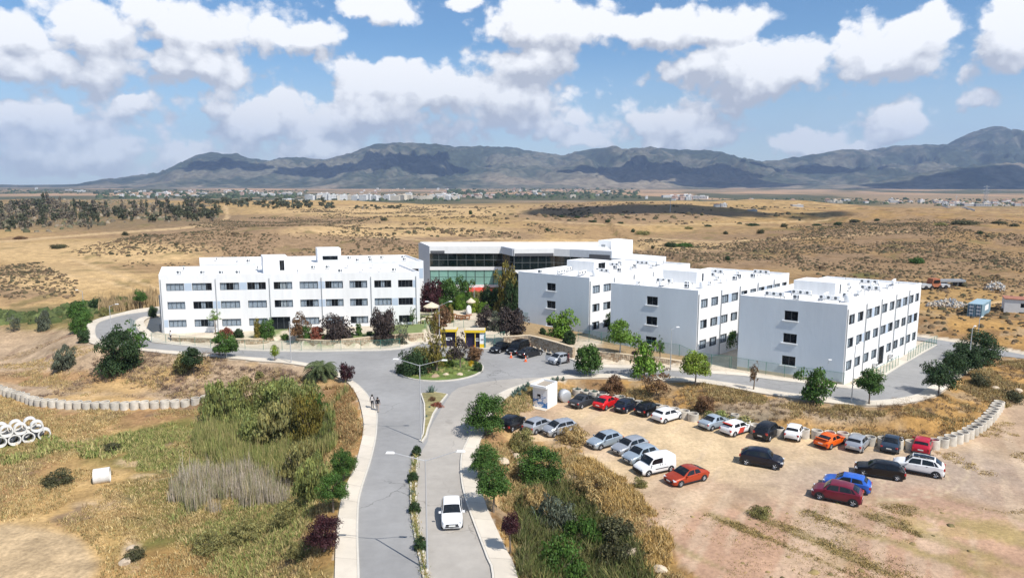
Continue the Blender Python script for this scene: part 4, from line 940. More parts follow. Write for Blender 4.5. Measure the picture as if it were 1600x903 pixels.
def crown_mesh(kind, v):
    if (kind, v) in _crowns: return _crowns[(kind, v)]
    cfg = dict(ball=dict(nclump=44, nleaf=5200, leaf=.066, rz=.9, clump=.36, shell=.62), loose=dict(nclump=34, nleaf=2900, leaf=.072, rz=1.05, clump=.34, shell=.30, rim=.6),
               dense=dict(nclump=48, nleaf=5600, leaf=.064, rz=.95, clump=.36, shell=.55, rim=.4), bush=dict(nclump=34, nleaf=2600, leaf=.08, rz=.62, clump=.40, shell=.5, rim=.4),
               airy=dict(nclump=34, nleaf=1200, leaf=.072, rz=1.25, clump=.26, shell=.25, rim=.7), slim=dict(nclump=34, nleaf=2400, leaf=.10, rx=.5, rz=1.6, clump=.34, shell=.3), clip=dict(nclump=70, nleaf=4200, leaf=.085, rz=.95, clump=.30, shell=.55, rim=.06),
               fine=dict(nclump=72, nleaf=10500, leaf=.043, rz=.95, clump=.31, shell=.55, rim=.22), far=dict(nclump=12, nleaf=210, leaf=.24, rz=.95, clump=.42, shell=.5, rim=.5), farslim=dict(nclump=10, nleaf=170, leaf=.30, rx=.5, rz=1.5, clump=.42, shell=.35), wispy=dict(nclump=54, nleaf=4600, leaf=.052, rz=.85, clump=.28, shell=.5, rim=.6), cup=dict(nclump=30, nleaf=2200, leaf=.085, rz=1.0, clump=.36, shell=.5, rim=.5))[kind]
    V, F, c_ = crown(1000 + v * 17 + sum(map(ord, kind)), **cfg)
    if kind == 'wispy':
        V = V.reshape(-1, 4, 3); m = V.mean(1, keepdims=True); V = m + (V - m) * np.array([.75, .75, 1.9]); V = V.reshape(-1, 3)
    if kind == 'cup':
        k = .45 + .75 * np.clip(V[:, 2:3] / 2, 0, 1); V = V * np.concatenate([k, k, np.ones_like(k)], 1)
    _crowns[(kind, v)] = (V, F, c_); return _crowns[(kind, v)]
_cm = {}
def crown_obj(kind, v, leaf, parent, loc, sx, sz, rz):
    key = (kind, v, leaf)
    if key not in _cm:
        V, F, c_ = crown_mesh(kind, v); me = np_mesh('crown', V, F, c_, smooth=False); me.materials.append(LM[leaf]); _cm[key] = me
    return link('crown', _cm[key], parent, loc, rz, (sx, sx, sz))
def limb_mesh(h, r, spread, n, seed, top, name='trunk'):
    """tapered trunk with limbs reaching into the crown"""
    rr = random.Random(seed); mb = MB(); k = 5; px, py = 0.0, 0.0; pts = [(0, 0, -.25)]
    for i in range(1, k + 1): px += rr.uniform(-.04, .04) * h; py += rr.uniform(-.04, .04) * h; pts.append((px * .5, py * .5, h * i / k))
    for i in range(k): mb.tube(pts[i], pts[i + 1], r * (1.25 - .5 * i / k) * (1.3 if i == 0 else 1), r * (1.25 - .5 * (i + 1) / k), 7, cap=False)
    for j in range(n):
        a = 2 * math.pi * (j + rr.random() * .6) / n; b = Vector(pts[-1 if j % 2 else -2]); el_ = rr.uniform(.5, 1.1)
        e1 = b + Vector((math.cos(a) * spread * .5, math.sin(a) * spread * .5, top * .38 * el_)); e2 = e1 + Vector((math.cos(a + .3) * spread * .4, math.sin(a + .3) * spread * .4, top * .38))
        mb.tube(b, e1, r * .6, r * .36, 5, cap=False); mb.tube(e1, e2, r * .36, r * .1, 5, cap=False)
    return mb
USED = {}
def tree(name, label, px, py, cw, ch, trunk_h, leaf='green', kind='ball', cat='tree', group=None, bark='trunk', pos=None, v=None, sq=1.0, sink=0.0):
    """px, py: foot of the trunk in the photograph; cw, ch: crown width and height in photo pixels; trunk_h: clear trunk in photo pixels"""
    g = pos if pos is not None else G(px, py); k = mpp(g); sx = cw * k / 2; H = ch * k; th = trunk_h * k
    seed = int(px * 7 + py * 13); rr = random.Random(seed); v = seed % 3 if v is None else v
    root = thing(name, label, cat, g - Vector((0, 0, sink)), 0.0, group)
    zr = float(_zspan(kind, v)); sz = H / zr
    crown_obj(kind, v, leaf, root, (0, 0, th * (1 if trunk_h else 0) - (0.03 if not trunk_h else .12 * H * 0)), sx, sz, rr.uniform(0, 6.28))
    limb_mesh(max(th + H * .25, .15), max(.025, .014 * (th + H) + .02), sx * .8, 6, seed, H * .8).build('trunk' if trunk_h else 'stem', M[bark], root)
    return root
_zs = {}
def _zspan(kind, v):
    if (kind, v) not in _zs:
        V, F, c_ = crown_mesh(kind, v); lo, hi = np.percentile(V[:, 2], 1), np.percentile(V[:, 2], 99.5); V[:, 2] -= lo; w_ = np.percentile(np.hypot(V[:, 0], V[:, 1]), 97); V[:, :2] /= w_; _zs[(kind, v)] = hi - lo
    return _zs[(kind, v)]
T = tree
# along the right-hand road and in front of the blocks
T('street_tree', 'dark green round headed tree on the kerb right of the silver car with open door', 918, 588, 43, 40, 10, 'green', 'ball', group='round headed street trees')
T('street_tree', 'fresh green round headed tree before the left edge of the middle blue gable', 969, 553, 43, 33, 19, 'bright', 'ball', group='round headed street trees', bark='trunk_white')
T('garden_tree', 'bright green tree before the farthest blue gable above the stone wall', 879, 530, 48, 44, 3, 'bright', 'loose')
T('street_tree', 'yellow green round tree on the kerb between the middle and nearest block', 1086, 603, 43, 33, 19, 'lime', 'ball', group='round headed street trees')
T('street_tree', 'tall loose light green tree with forked crown before the middle blue gable', 1007, 592, 52, 62, 6, 'bright', 'loose')
T('street_tree', 'small lollipop tree below the corner of the nearest white block', 1358, 634, 37, 29, 22, 'green', 'ball', group='round headed street trees')
T('street_tree', 'spindly leafy tree on the kerb before the nearest blue gable', 1272, 629, 50, 48, 4, 'green', 'loose')
T('street_tree', 'dark round tree nearest the road bend on the right', 1466, 617, 42, 29, 14, 'dark', 'dense', group='dark trees at the road bend')
T('street_tree', 'dark tree second from the road bend, behind the nearest one', 1490, 590, 34, 27, 8, 'dark', 'dense', group='dark trees at the road bend')
T('street_tree', 'dark round tree between the grey pole and the bend trees', 1508, 585, 38, 26, 10, 'dark', 'dense', group='dark trees at the road bend')
T('street_tree', 'largest dark tree at the top end of the road bend', 1526, 566, 56, 38, 4, 'dark', 'fine', group='dark trees at the road bend')
T('garden_tree', 'dark green tree in the gap between the middle and nearest block', 1129, 546, 38, 36, 4, 'green', 'dense')
T('garden_tree', 'dark tree in the narrow gap behind the farthest blue gable corner', 946, 524, 20, 32, 10, 'dark', 'dense')
T('sapling', 'bare thin sapling on the kerb before the nearest blue gable', 1177, 611, 14, 30, 16, 'brown', 'airy')
T('sapling', 'thin leafy sapling against the middle blue gable', 1031, 565, 14, 26, 14, 'green', 'airy')
T('shrub', 'dark clipped shrub on the stone wall left of the bright garden tree', 848, 523, 11, 11, 0, 'dark', 'clip', cat='shrub')
T('shrub', 'larger dark shrub on the stone wall right of the bright garden tree', 890, 537, 20, 21, 0, 'dark', 'clip', cat='shrub')
T('shrub', 'dark reddish shrub before the middle blue gable', 991, 560, 11, 12, 0, 'plum', 'clip', cat='shrub')
# road trees near the camera
T('street_tree', 'upper of two green trees beside the left pavement', 537, 750, 40, 34, 12, 'green', 'fine', group='green trees by the left pavement')
T('street_tree', 'lower of two green trees beside the left pavement', 521, 800, 44, 37, 22, 'green', 'fine', group='green trees by the left pavement')
T('plum_tree', 'purple leaved tree beside the lower left pavement', 507, 861, 51, 40, 13, 'purple', 'fine')
T('plum_tree', 'slim purple leaved tree on a thin stem right of the right pavement', 797, 864, 28, 30, 34, 'purple', 'ball')
T('plum_tree', 'small purple leaved tree on the pavement right of the palm', 541, 598, 24, 24, 5, 'purple', 'cup')
T('street_tree', 'big dense green tree between the right lane and the black parked hatchback', 759, 678, 66, 52, 11, 'green', 'fine')
T('street_tree', 'green bushy tree beside the right pavement, above the taller one', 759, 748, 46, 40, 16, 'green', 'fine')
T('street_tree', 'green tree on a pale stem beside the right pavement bend', 771, 800, 55, 44, 30, 'green', 'fine')
T('fig_bush', 'broad dark green fig bush above the gully right of the pavement', 845, 748, 68, 50, 0, 'green', 'fine', cat='bush')
# left loop
T('street_tree', 'dark round tree by the left road before the white block', 354, 560, 35, 30, 10, 'green', 'ball', bark='trunk_white')
T('street_tree', 'small round tree on the far verge left of the white block', 221, 483, 18, 15, 12, 'green', 'ball')
T('tamarisk', 'tall loose dark bush covering the bend of the left road', 188, 580, 58, 60, 0, 'dark', 'fine', cat='bush')
T('shrub', 'leafy top beside the tall bush at the left road bend', 208, 545, 40, 38, 0, 'green', 'airy', cat='bush')
T('leaning_tree', 'small leaning tree on the bank below the left road', 303, 584, 30, 24, 14, 'dark', 'dense')
T('shrub', 'olive shrub beside the leaning tree on the bank', 288, 580, 26, 26, 0, 'olive', 'bush', cat='shrub')
for px, py, w_, h_, lab in [(122, 494, 24, 20, 'top bush of the column outside the left road bend'), (127, 506, 26, 20, 'second bush of the column outside the left road bend'), (124, 519, 22, 22, 'third bush of the column outside the left road bend'), (131, 535, 16, 17, 'lowest bush of the column outside the left road bend')]:
    T('round_bush', lab, px, py, w_, h_, 0, 'green' if py < 525 else 'dark', 'dense', cat='bush', group='bushes outside the left road bend')
T('shrub', 'grey green bush on the bank left of the road bend column', 69, 516, 18, 20, 0, 'grey', 'bush', cat='shrub')
T('shrub', 'small grey bush behind the grey green bush on the left bank', 71, 500, 10, 14, 0, 'grey', 'bush', cat='shrub')
T('shrub', 'spiky grey bush on the bare bank below the left road', 104, 575, 30, 30, 0, 'grey', 'wispy', cat='shrub')
T('sapling', 'thin grey sapling at the left edge above the bank', 22, 518, 18, 20, 4, 'grey', 'airy')
T('shrub', 'olive shrub on the far verge beside the left loop', 163, 494, 13, 13, 0, 'olive', 'bush', cat='shrub')
T('shrub', 'dark shrub on the far verge behind the left street lamp', 150, 484, 18, 16, 0, 'dark', 'bush', cat='shrub')
T('shrub', 'pale shrub on the far verge right of the left street lamp', 199, 484, 11, 11, 0, 'olive', 'bush', cat='shrub')
T('shrub', 'round leafy shrub on the far verge near the white block', 190, 478, 16, 13, 0, 'green', 'bush', cat='shrub')
T('shrub', 'dark shrub against the end wall of the left block', 239, 496, 12, 16, 0, 'dark', 'dense', cat='shrub')
T('shrub', 'small round green bush on the bank below the left lamp', 406, 590, 13, 10, 0, 'olive', 'clip', cat='shrub')
T('sapling', 'young lime green sapling on the pavement above the palm', 430, 566, 13, 16, 10, 'lime', 'cup')
# garden of the left block
T('garden_tree', 'small airy tree against the wall below the second window bay', 337, 522, 20, 16, 20, 'bright', 'airy')
T('flowering_bush', 'pink flowered bush behind the dark round tree', 356, 531, 25, 18, 0, 'redgreen', 'dense', cat='bush')
T('shrub', 'dark clipped ball beside the pink flowered bush', 373, 529, 14, 15, 0, 'dark', 'clip', cat='shrub')
T('cypress', 'slim brownish cypress left of the entrance path', 402, 531, 10, 28, 4, 'autumn', 'slim')
T('garden_tree', 'round green bush left of the entrance path', 417, 529, 26, 26, 2, 'green', 'dense')
T('plum_tree', 'dark reddish tree right of the entrance', 467, 529, 34, 34, 4, 'brown', 'loose')
T('shrub', 'leafy green shrub beside the dark reddish tree', 481, 530, 18, 22, 0, 'green', 'loose', cat='shrub')
T('flowering_bush', 'round red leaved bush before the left block', 496, 531, 21, 21, 0, 'redgreen', 'clip', cat='bush')
T('garden_tree', 'large dark bush right of the red leaved bush', 527, 530, 44, 37, 0, 'plum', 'dense', cat='bush')
T('cypress', 'little conical conifer on the lawn before the left block', 561, 524, 11, 17, 1, 'green', 'slim')
T('garden_tree', 'dark grey tree overhanging the stone wall', 598, 533, 38, 50, 0, 'plum', 'dense', cat='tree')
T('garden_tree', 'sparse tree over the right end of the stone wall', 628, 537, 30, 40, 0, 'grey', 'airy')
T('garden_tree', 'thin tree at the right corner of the left block', 645, 508, 13, 22, 6, 'green', 'airy')
for px, py, w_, h_ in [(445, 531, 12, 10), (508, 531, 12, 9), (548, 527, 10, 9), (578, 525, 10, 8)]:
    T('shrub', 'low green shrub along the lawn of the left block', px, py, w_, h_, 0, 'green', 'bush', cat='shrub', group='low shrubs on the left lawn')
# cafe garden and centre
for px, py, w_, h_, th_, lf, kd, lab in [(673, 486, 36, 50, 0, 'purple', 'dense', 'dark purple tree at the right corner of the left block'), (702, 482, 46, 46, 0, 'green', 'dense', 'big green tree before the green glass storey, left one'), (728, 478, 40, 48, 0, 'green', 'loose', 'big green tree before the green glass storey, right one'),
        (748, 484, 30, 30, 0, 'olive', 'dense', 'olive tree before the red awning'), (768, 486, 36, 40, 0, 'dark', 'dense', 'dark tree right of the red awning'), (793, 492, 42, 74, 6, 'autumn', 'loose', 'tall yellow green tree at the left edge of the farthest gable'), (800, 498, 30, 60, 0, 'dark', 'dense', 'dark tree under the tall yellow green tree'),
        (690, 520, 34, 42, 2, 'rustbush', 'loose', 'bronze tree left of the cafe path'), (705, 504, 10, 28, 0, 'autumn', 'slim', 'slim ochre cypress beside the cafe path'), (718, 484, 22, 24, 0, 'bright', 'wispy', 'bright leafy banana like clump behind the white sculpture'), (741, 488, 20, 24, 0, 'lime', 'wispy', 'lime leafy clump right of the white sculpture'), (757, 490, 22, 18, 0, 'bright', 'wispy', 'bright clump before the dark tree in the cafe garden'),
        (757, 514, 30, 34, 2, 'plum', 'loose', 'dark reddish tree right of the cafe path'), (775, 516, 30, 30, 0, 'grey', 'loose', 'greyish bush right of the cafe path'), (798, 521, 50, 38, 2, 'plum', 'dense', 'broad dark crowned tree left of the farthest blue gable'), (688, 486, 22, 18, 0, 'green', 'bush', 'green bush beside the large cream parasol')]:
    T('garden_tree' if h_ > 26 else 'shrub', lab, px, py, w_, h_, th_, lf, kd, cat='tree' if h_ > 26 else 'shrub')
# roundabout planting
for px, py, w_, h_, th_, lf, kd, lab in [(648, 586, 46, 38, 0, 'dark', 'dense', 'big dark bush on the left of the roundabout'), (630, 584, 28, 18, 0, 'dark', 'bush', 'low dark bush at the left rim of the roundabout'), (662, 570, 40, 28, 0, 'olive', 'bush', 'olive shrub mass behind the big dark roundabout bush'), (682, 582, 44, 86, 8, 'autumn', 'airy', 'tall thin crowned conifer on the roundabout'), (681, 578, 26, 56, 14, 'olive', 'airy', 'lower sparse foliage of a young tree on the roundabout'),
        (719, 577, 40, 44, 16, 'plum', 'airy', 'nearly bare grey tree on the roundabout'), (742, 566, 24, 20, 4, 'rustbush', 'dense', 'reddish round bush at the back of the roundabout'), (710, 562, 30, 18, 0, 'olive', 'bush', 'olive shrub behind the bare roundabout tree'), (746, 582, 18, 18, 0, 'dark', 'wispy', 'dark spiky shrub at the right rim of the roundabout'), (737, 574, 11, 11, 0, 'yellow', 'bush', 'yellow flowering bush on the roundabout'),
        (700, 574, 22, 10, 0, 'lime', 'bush', 'low lime shrub in the middle of the roundabout'), (668, 585, 14, 12, 0, 'rustbush', 'bush', 'small reddish shrub on the roundabout lawn')]:
    T('roundabout_shrub' if h_ < 60 else 'conifer', lab, px, py, w_, h_, th_, lf, kd, cat='shrub' if h_ < 40 else 'tree')
# median
for px, py, r_, lab in [(651, 713, 16, 'dark clipped ball shrub at the top of the lower median'), (645, 755, 17, 'second dark clipped ball shrub on the median from the top'), (648, 803, 18, 'third dark clipped ball shrub on the median, egg shaped'), (657, 861, 20, 'lowest dark clipped ball shrub on the median')]:
    T('ball_shrub', lab, px, py, r_, r_ * 1.08, 0, 'dark', 'clip', cat='shrub', group='clipped ball shrubs along the median')
T('flower_bed', 'low red flowered plants on the upper median', 683, 637, 20, 9, 0, 'redgreen', 'bush', cat='plant')
T('shrub', 'brownish plant on the upper median behind the red flowers', 675, 629, 14, 9, 0, 'brown', 'bush', cat='plant')
# right slope and lot
for px, py, w_, h_, lf, kd, lab in [(957, 617, 34, 30, 'rustbush', 'dense', 'dark brown bush above the pot row beside the red car'), (1100, 641, 30, 24, 'rustbush', 'dense', 'dark reddish bush above the pale rings'), (1026, 618, 50, 34, 'brown', 'airy', 'bare twiggy tree above the pot row'), (1188, 806, 32, 16, 'olive', 'wispy', 'dry tussock bush on the bare ground of the car park'), (968, 840, 52, 26, 'scrub', 'bush', 'dark spreading bush on the edge of the gully'),
        (836, 800, 50, 40, 'straw', 'wispy', 'pale feathery reed clump below the fig bush'), (862, 822, 70, 44, 'grey', 'wispy', 'green tamarisk in the gully below the reed clump'), (905, 850, 70, 40, 'green', 'wispy', 'dark green tamarisk in the middle of the gully'), (872, 900, 90, 50, 'green', 'wispy', 'tamarisk at the bottom of the gully'), (960, 885, 70, 36, 'scrub', 'wispy', 'dull brown scrub at the gully bottom right'), (815, 705, 44, 34, 'olive', 'wispy', 'dry olive bush left of the boulders'), (1000, 760, 22, 14, 'olive', 'wispy', 'small tuft bush before the white van'),
        (1155, 668, 40, 16, 'olive', 'bush', 'low green bushes behind the rally hatchback'), (1118, 657, 36, 14, 'thicket', 'bush', 'green bush behind the pale blue sedan'), (925, 770, 60, 30, 'straw', 'wispy', 'golden grass clump above the gully'), (895, 690, 50, 24, 'straw', 'wispy', 'golden grass clump before the silver minivan'), (1530, 602, 26, 16, 'scrub', 'bush', 'dark bush on the slope right of the road bend'), (1580, 625, 30, 12, 'scrub', 'bush', 'dark bush at the right edge beyond the rings')]:
    T('bush' if kd != 'airy' else 'bare_tree', lab, px, py, w_, h_, 8 if kd == 'airy' else 0, lf, kd, cat='bush' if kd != 'airy' else 'tree')
# thicket of tamarisk and reeds left of the road
TAML = ['tamarisk at the upper left of the thicket by the ring wall end', 'tamarisk with ochre tips at the top middle of the thicket', 'tall feathery tamarisk in the middle of the thicket', 'olive tamarisk behind the ochre one in the thicket', 'bright green tamarisk at the top right of the thicket below the palm', 'broad ochre tipped tamarisk in the heart of the thicket', 'mustard brown tamarisk at the right side of the thicket', 'low olive tamarisk just above the green reeds', 'ochre tipped tamarisk right of the grey reeds', 'olive tamarisk beside the lower of the two green pavement trees', 'low bright bush at the top edge of the thicket', 'small ochre bush at the left edge of the thicket', 'narrow tamarisk next to the upper green pavement tree']
for i, (px, py, w_, h_, lf) in enumerate([(355, 662, 70, 62, 'thicket'), (392, 640, 72, 46, 'olive'), (430, 650, 80, 56, 'thicket'), (470, 645, 70, 52, 'thicket'), (496, 652, 40, 34, 'green'), (445, 690, 90, 66, 'olive'), (488, 690, 60, 70, 'autumn'), (405, 695, 66, 48, 'thicket'), (470, 745, 60, 56, 'olive'), (492, 778, 56, 66, 'thicket'), (445, 617, 44, 22, 'green'), (335, 640, 34, 34, 'olive'), (515, 690, 22, 50, 'thicket')]):
    T('tamarisk', TAML[i], px, py, w_, h_, 0, lf, 'wispy', cat='bush')
for px, py, w_, h_, lab in [(212, 872, 30, 14, 'dark low bush among the dry grass at bottom left'), (175, 705, 26, 12, 'dark low bush in the grass left of the white pipe'), (90, 755, 40, 16, 'dark grey bush left of the white pipe'), (470, 866, 40, 20, 'green weedy bush at the foot of the left grass'), (385, 840, 60, 22, 'tall green weeds below the grey reeds'), (330, 855, 60, 20, 'olive weeds at the bottom of the left field'), (450, 815, 50, 24, 'olive weeds right of the grey reeds')]:
    T('bush', lab, px, py, w_, h_, 0, 'olive' if h_ > 18 else 'scrub', 'wispy', cat='bush')
# palm and agaves
def fronds(n, L, w_, droop, seed, up=(.2, 1.3), wid=.5):
    r = random.Random(seed); mb = MB()
    for i in range(n):
        a = i * 2.39996 + r.uniform(-.2, .2); e0 = r.uniform(*up); p = Vector((0, 0, 0)); el_ = e0; k = 9; prev = None
        for j in range(k):
            d = Vector((math.cos(a) * math.cos(el_), math.sin(a) * math.cos(el_), math.sin(el_))); q = p + d * (L / k); sd = Vector((-math.sin(a), math.cos(a), 0))
            ww = w_ * math.sin(math.pi * (.12 + .86 * (j + .5) / k)) 
            mb.tube(p, q, .02, .015, 4, cap=False)
            for s_ in (-1, 1):
                for h_ in (0, .33, .66):
                    b0 = p + (q - p) * h_; tip = b0 + sd * s_ * ww + d * (L / k) * .9 - Vector((0, 0, ww * .35)); mb.add([b0, b0 + (q - p) * .34, tip], [(0, 1, 2)])
            p = q; el_ -= droop / k * (1 + j * .15)
    return mb
g = G(502, 591); root = thing('palm_tree', 'spreading date palm with a short trunk beside the left pavement', 'palm tree', g)
mb = MB(); 
for i in range(6): mb.tube((0, 0, i * .16 - .1), (0, 0, i * .16 + .1), .26, .20, 9)
mb.build('trunk', M['trunk'], root)
me = fronds(64, 3.0, .60, 1.5, 5).mesh('fronds', LM['palm']); a_ = me.attributes.new('tint', 'FLOAT_COLOR', 'POINT'); a_.data.foreach_set('color', np.repeat(RNG.uniform(.6, 1.35, len(me.vertices) // 1)[:, None], 4, 1).astype(np.float32).ravel())
link('fronds', me, root, (0, 0, .85))
def agave_mesh(seed):
    r = random.Random(seed); mb = MB()
    for i in range(26):
        a = i * 2.4; el_ = .25 + 1.15 * (i / 26) + r.uniform(-.1, .1); L = r.uniform(.75, 1.05); sd = Vector((-math.sin(a), math.cos(a), 0)); p = Vector((0, 0, .05)); k = 4; ring = []
        for j in range(k + 1):
            w_ = .10 * (1 - (j / k) ** 2 * .97) * (.7 + .6 * (j > 0)); d = Vector((math.cos(a) * math.cos(el_ + .1 * j), math.sin(a) * math.cos(el_ + .1 * j), math.sin(el_ + .1 * j))); q = p + d * (L * j / k)
            ring.append((q - sd * w_, q + Vector((0, 0, -.03)), q + sd * w_))
        for j in range(k):
            A, B = ring[j], ring[j + 1]; mb.add([A[0], A[1], A[2], B[0], B[1], B[2]], [(0, 1, 4, 3), (1, 2, 5, 4)])
    me = mb.mesh('leaves', LM['agave']); a_ = me.attributes.new('tint', 'FLOAT_COLOR', 'POINT'); a_.data.foreach_set('color', np.repeat(np.random.default_rng(seed).uniform(.75, 1.3, len(me.vertices))[:, None], 4, 1).astype(np.float32).ravel()); return me
AG = [agave_mesh(s_) for s_ in (1, 2, 3)]
def agave(px, py, w_, lab, grp=None, pos=None):
    g = pos if pos is not None else G(px, py); o = link('agave', AG[int(px) % 3], None, g, px * .7, max(.3, w_ * mpp(g) / 1.25)); return tag(o, lab, 'agave', grp)
for px, py, w_ in [(804, 618, 13), (810, 614, 14), (817, 611, 14), (824, 606, 13), (801, 622, 10), (812, 619, 10), (821, 613, 10), (864, 597, 11), (871, 595, 10), (880, 595, 9)]: agave(px, py, w_, 'blue green agave in the row between pavement and kiosk' if px < 850 else 'blue green agave on the verge right of the kiosk', 'agaves beside the kiosk' if px < 850 else 'agaves on the verge right of the kiosk')
agave(674, 616, 18, 'large agave at the tip of the upper median'); agave(644, 776, 13, 'small agave between the ball shrubs on the lower median'); agave(671, 640, 8, 'narrow agave on the upper median'); agave(667, 655, 9, 'lower narrow agave on the upper median')
# woods, shrubs and scrub across the country behind
rn = random.Random(31)
def far_tree(px, py, w_, h_, lf, kd, nm, lab, cat, grp):
    g = G(px, py); k = mpp(g); sx = w_ * k / 2; H = h_ * k; root = thing(nm, lab, cat, g - Vector((0, 0, .1)), 0, grp)
    crown_obj(kd, rn.randrange(3), lf, root, (0, 0, H * .12 if nm.endswith('tree') else -.1 * H), sx, H * .9 / _zspan(kd, 0), rn.uniform(0, 6))
    if nm.endswith('tree'): link('trunk', FT, root, None, None, (max(.12, sx * .12), max(.12, sx * .12), H * .45))
mb = MB(); mb.tube((0, 0, -.3), (0, 0, 1), 1, .5, 6); FT = mb.mesh('trunk', M['trunk'])
for k in range(3):
    for kd in ('far', 'farslim', 'bush'): _zspan(kd, k)
for i in range(235):
    px = rn.uniform(-10, 345); t_ = px / 345
    if rn.random() < .45: py = rn.uniform(330, 362) - 8 * (px > 200); px = rn.uniform(-10, 150)
    else: py = rn.uniform(316 + 8 * t_, 352 - 6 * t_)
    slim = rn.random() < .45; grey = rn.random() < .42; h_ = rn.uniform(6.5, 13); 
    far_tree(px, py, h_ * (.42 if slim else rn.uniform(.8, 1.2)), h_, 'greybrown' if grey else 'pine', 'farslim' if slim else 'far', 'pine_tree', 'greyish bare crowned tree in the wood on the left' if grey else ('slim dark tree in the wood on the left' if slim else 'dark spreading tree in the wood on the left'), 'tree', 'greyish trees of the left wood' if grey else ('slim trees of the left wood' if slim else 'dark trees of the left wood'))
for i in range(46):
    px = rn.uniform(268, 345); far_tree(px, rn.uniform(330, 340) + (px - 268) * .03, rn.uniform(6, 11), rn.uniform(6, 10), 'pine', 'far', 'pine_tree', 'dark tree in the clump at the right end of the left wood', 'tree', 'clump at the end of the left wood')
for i in range(110):
    px = rn.uniform(290, 520); far_tree(px, rn.uniform(316, 327) - (px < 400) * 3, rn.uniform(5, 9), rn.uniform(5, 8), 'pine' if rn.random() < .7 else 'grey', 'far', 'pine_tree', 'small dark tree of the belt below the white town', 'tree', 'tree belt below the white town')
for i in range(26):
    far_tree(rn.uniform(550, 628), rn.uniform(322, 326.5), 6, 4, 'scrub', 'far', 'far_bush', 'dark bush in the hedge line on the plain', 'bush', 'hedge line on the plain')
BIG = [(90, 388, 20, 7, 'scrub'), (32, 374, 16, 5, 'brown'), (196, 368, 9, 7, 'scrub'), (228, 370, 5, 5, 'scrub'), (600, 345, 12, 7, 'scrub'), (670, 360, 9, 6, 'olive'), (616, 366, 7, 4, 'scrub'), (735, 335, 6, 8, 'dark'), (773, 336, 5, 3, 'scrub'), (854, 361, 8, 6, 'dark'), (989, 363, 6, 7, 'dark'), (1006, 367, 22, 8, 'olive'), (1048, 386, 20, 10, 'dark'), (1068, 386, 30, 8, 'green'), (1076, 358, 14, 5, 'olive'), (1106, 354, 12, 4, 'dark'), (1176, 353, 22, 5, 'dark'), (1188, 365, 12, 8, 'scrub'), (1134, 366, 8, 6, 'scrub'), (1225, 355, 10, 7, 'scrub'), (1249, 345, 4, 3, 'dark'), (1309, 352, 14, 6, 'dark'), (1335, 347, 14, 5, 'scrub'), (1370, 345, 7, 4, 'dark'), (1276, 353, 14, 4, 'dark'), (1508, 351, 34, 7, 'scrub'), (1470, 353, 16, 6, 'olive'), (1562, 350, 20, 5, 'scrub'), (1530, 366, 8, 6, 'dark'), (1136, 407, 8, 9, 'dark'), (880, 340, 14, 5, 'dark'), (902, 341, 9, 5, 'dark'), (925, 347, 14, 4, 'dark'), (949, 347, 9, 5, 'dark'), (970, 349, 10, 3, 'dark'), (1096, 337, 4, 4, 'dark'), (1020, 387, 6, 4, 'scrub'), (1330, 440, 16, 6, 'olive'), (1432, 411, 20, 10, 'green'), (1584, 354, 12, 5, 'scrub')]
for px, py, w_, h_, lf in BIG: far_tree(px, py, w_, h_, lf, 'bush', 'wild_bush', 'lone dark bush on the dry plain' if lf in ('dark', 'scrub') else 'lone green bush on the dry plain', 'bush', 'lone dark bushes on the plain' if lf in ('dark', 'scrub') else 'lone green bushes on the plain')

# --- stuff: scrub dots on the slopes, dry grass, reeds
def in_poly(poly, x, y): return sdf(poly, x, y) < 0
def scatter_px(n, poly, rng, dens=None):
    """ground points inside a photo-pixel outline, spread evenly over the ground"""
    xs = [p[0] for p in poly]; ysx = [p[1] for p in poly]; out = []
    cs = [G(*p) for p in poly]; x0, x1 = min(c_.x for c_ in cs), max(c_.x for c_ in cs); y0, y1 = min(c_.y for c_ in cs), max(c_.y for c_ in cs); have = 0
    for _ in range(40):
        X = rng.uniform(x0, x1, n * 2); Y = rng.uniform(y0, y1, n * 2); Z = ztv(X, Y); a, b = proj(X, Y, Z); wk_ = 90.0 * np.clip(70 / Y, .1, 1); m = in_poly(poly, a + (fbm(X / 5, Y / 5, 3, 201) - .5) * wk_, b + (fbm(X / 5, Y / 5, 3, 202) - .5) * wk_ * .6)
        if dens is not None: m &= rng.random(len(X)) < dens(X, Y, a, b)
        out.append(np.stack([X[m], Y[m], Z[m]], -1)); have += m.sum()
        if have >= n: break
    return np.concatenate(out)[:n]
def dots(name, pts, size, cols, rng, flat=.75):
    """low scrub cushions: small irregular domes"""
    n = len(pts); ang = np.arange(6) * math.pi / 3
    ring0 = np.stack([np.cos(ang), np.sin(ang), np.full(6, -.2)], -1); ring1 = np.stack([.75 * np.cos(ang + .5), .75 * np.sin(ang + .5), np.full(6, .62)], -1); U = np.concatenate([ring0, ring1, [[0, 0, 1]]])
    F = [(i, (i + 1) % 6, 6 + i) for i in range(6)] + [((i + 1) % 6, 6 + (i + 1) % 6, 6 + i) for i in range(6)] + [(6 + i, 6 + (i + 1) % 6, 12) for i in range(6)]
    s_ = size * rng.lognormal(0, .4, n); V = U[None] * (1 + .35 * rng.uniform(-1, 1, (n, 13, 1))) * s_[:, None, None] * np.array([1, 1, flat]); V = V + pts[:, None, :]
    FF = (np.array(F)[None] + 13 * np.arange(n)[:, None, None]).reshape(-1, 3); cc = np.array(cols)[rng.integers(0, len(cols), n)] * rng.uniform(.7, 1.35, (n, 1))
    me = np_mesh(name, V.reshape(-1, 3), FF, cc.repeat(13, 0), smooth=False); me.materials.append(M['stuff']); return tag(link(name, me), kind='stuff')
M['stuff'] = mat('dry_plants', (1, 1, 1), 0.95, spec=0.1, attr='tint', var=.25, scale=3.0, coord='World')
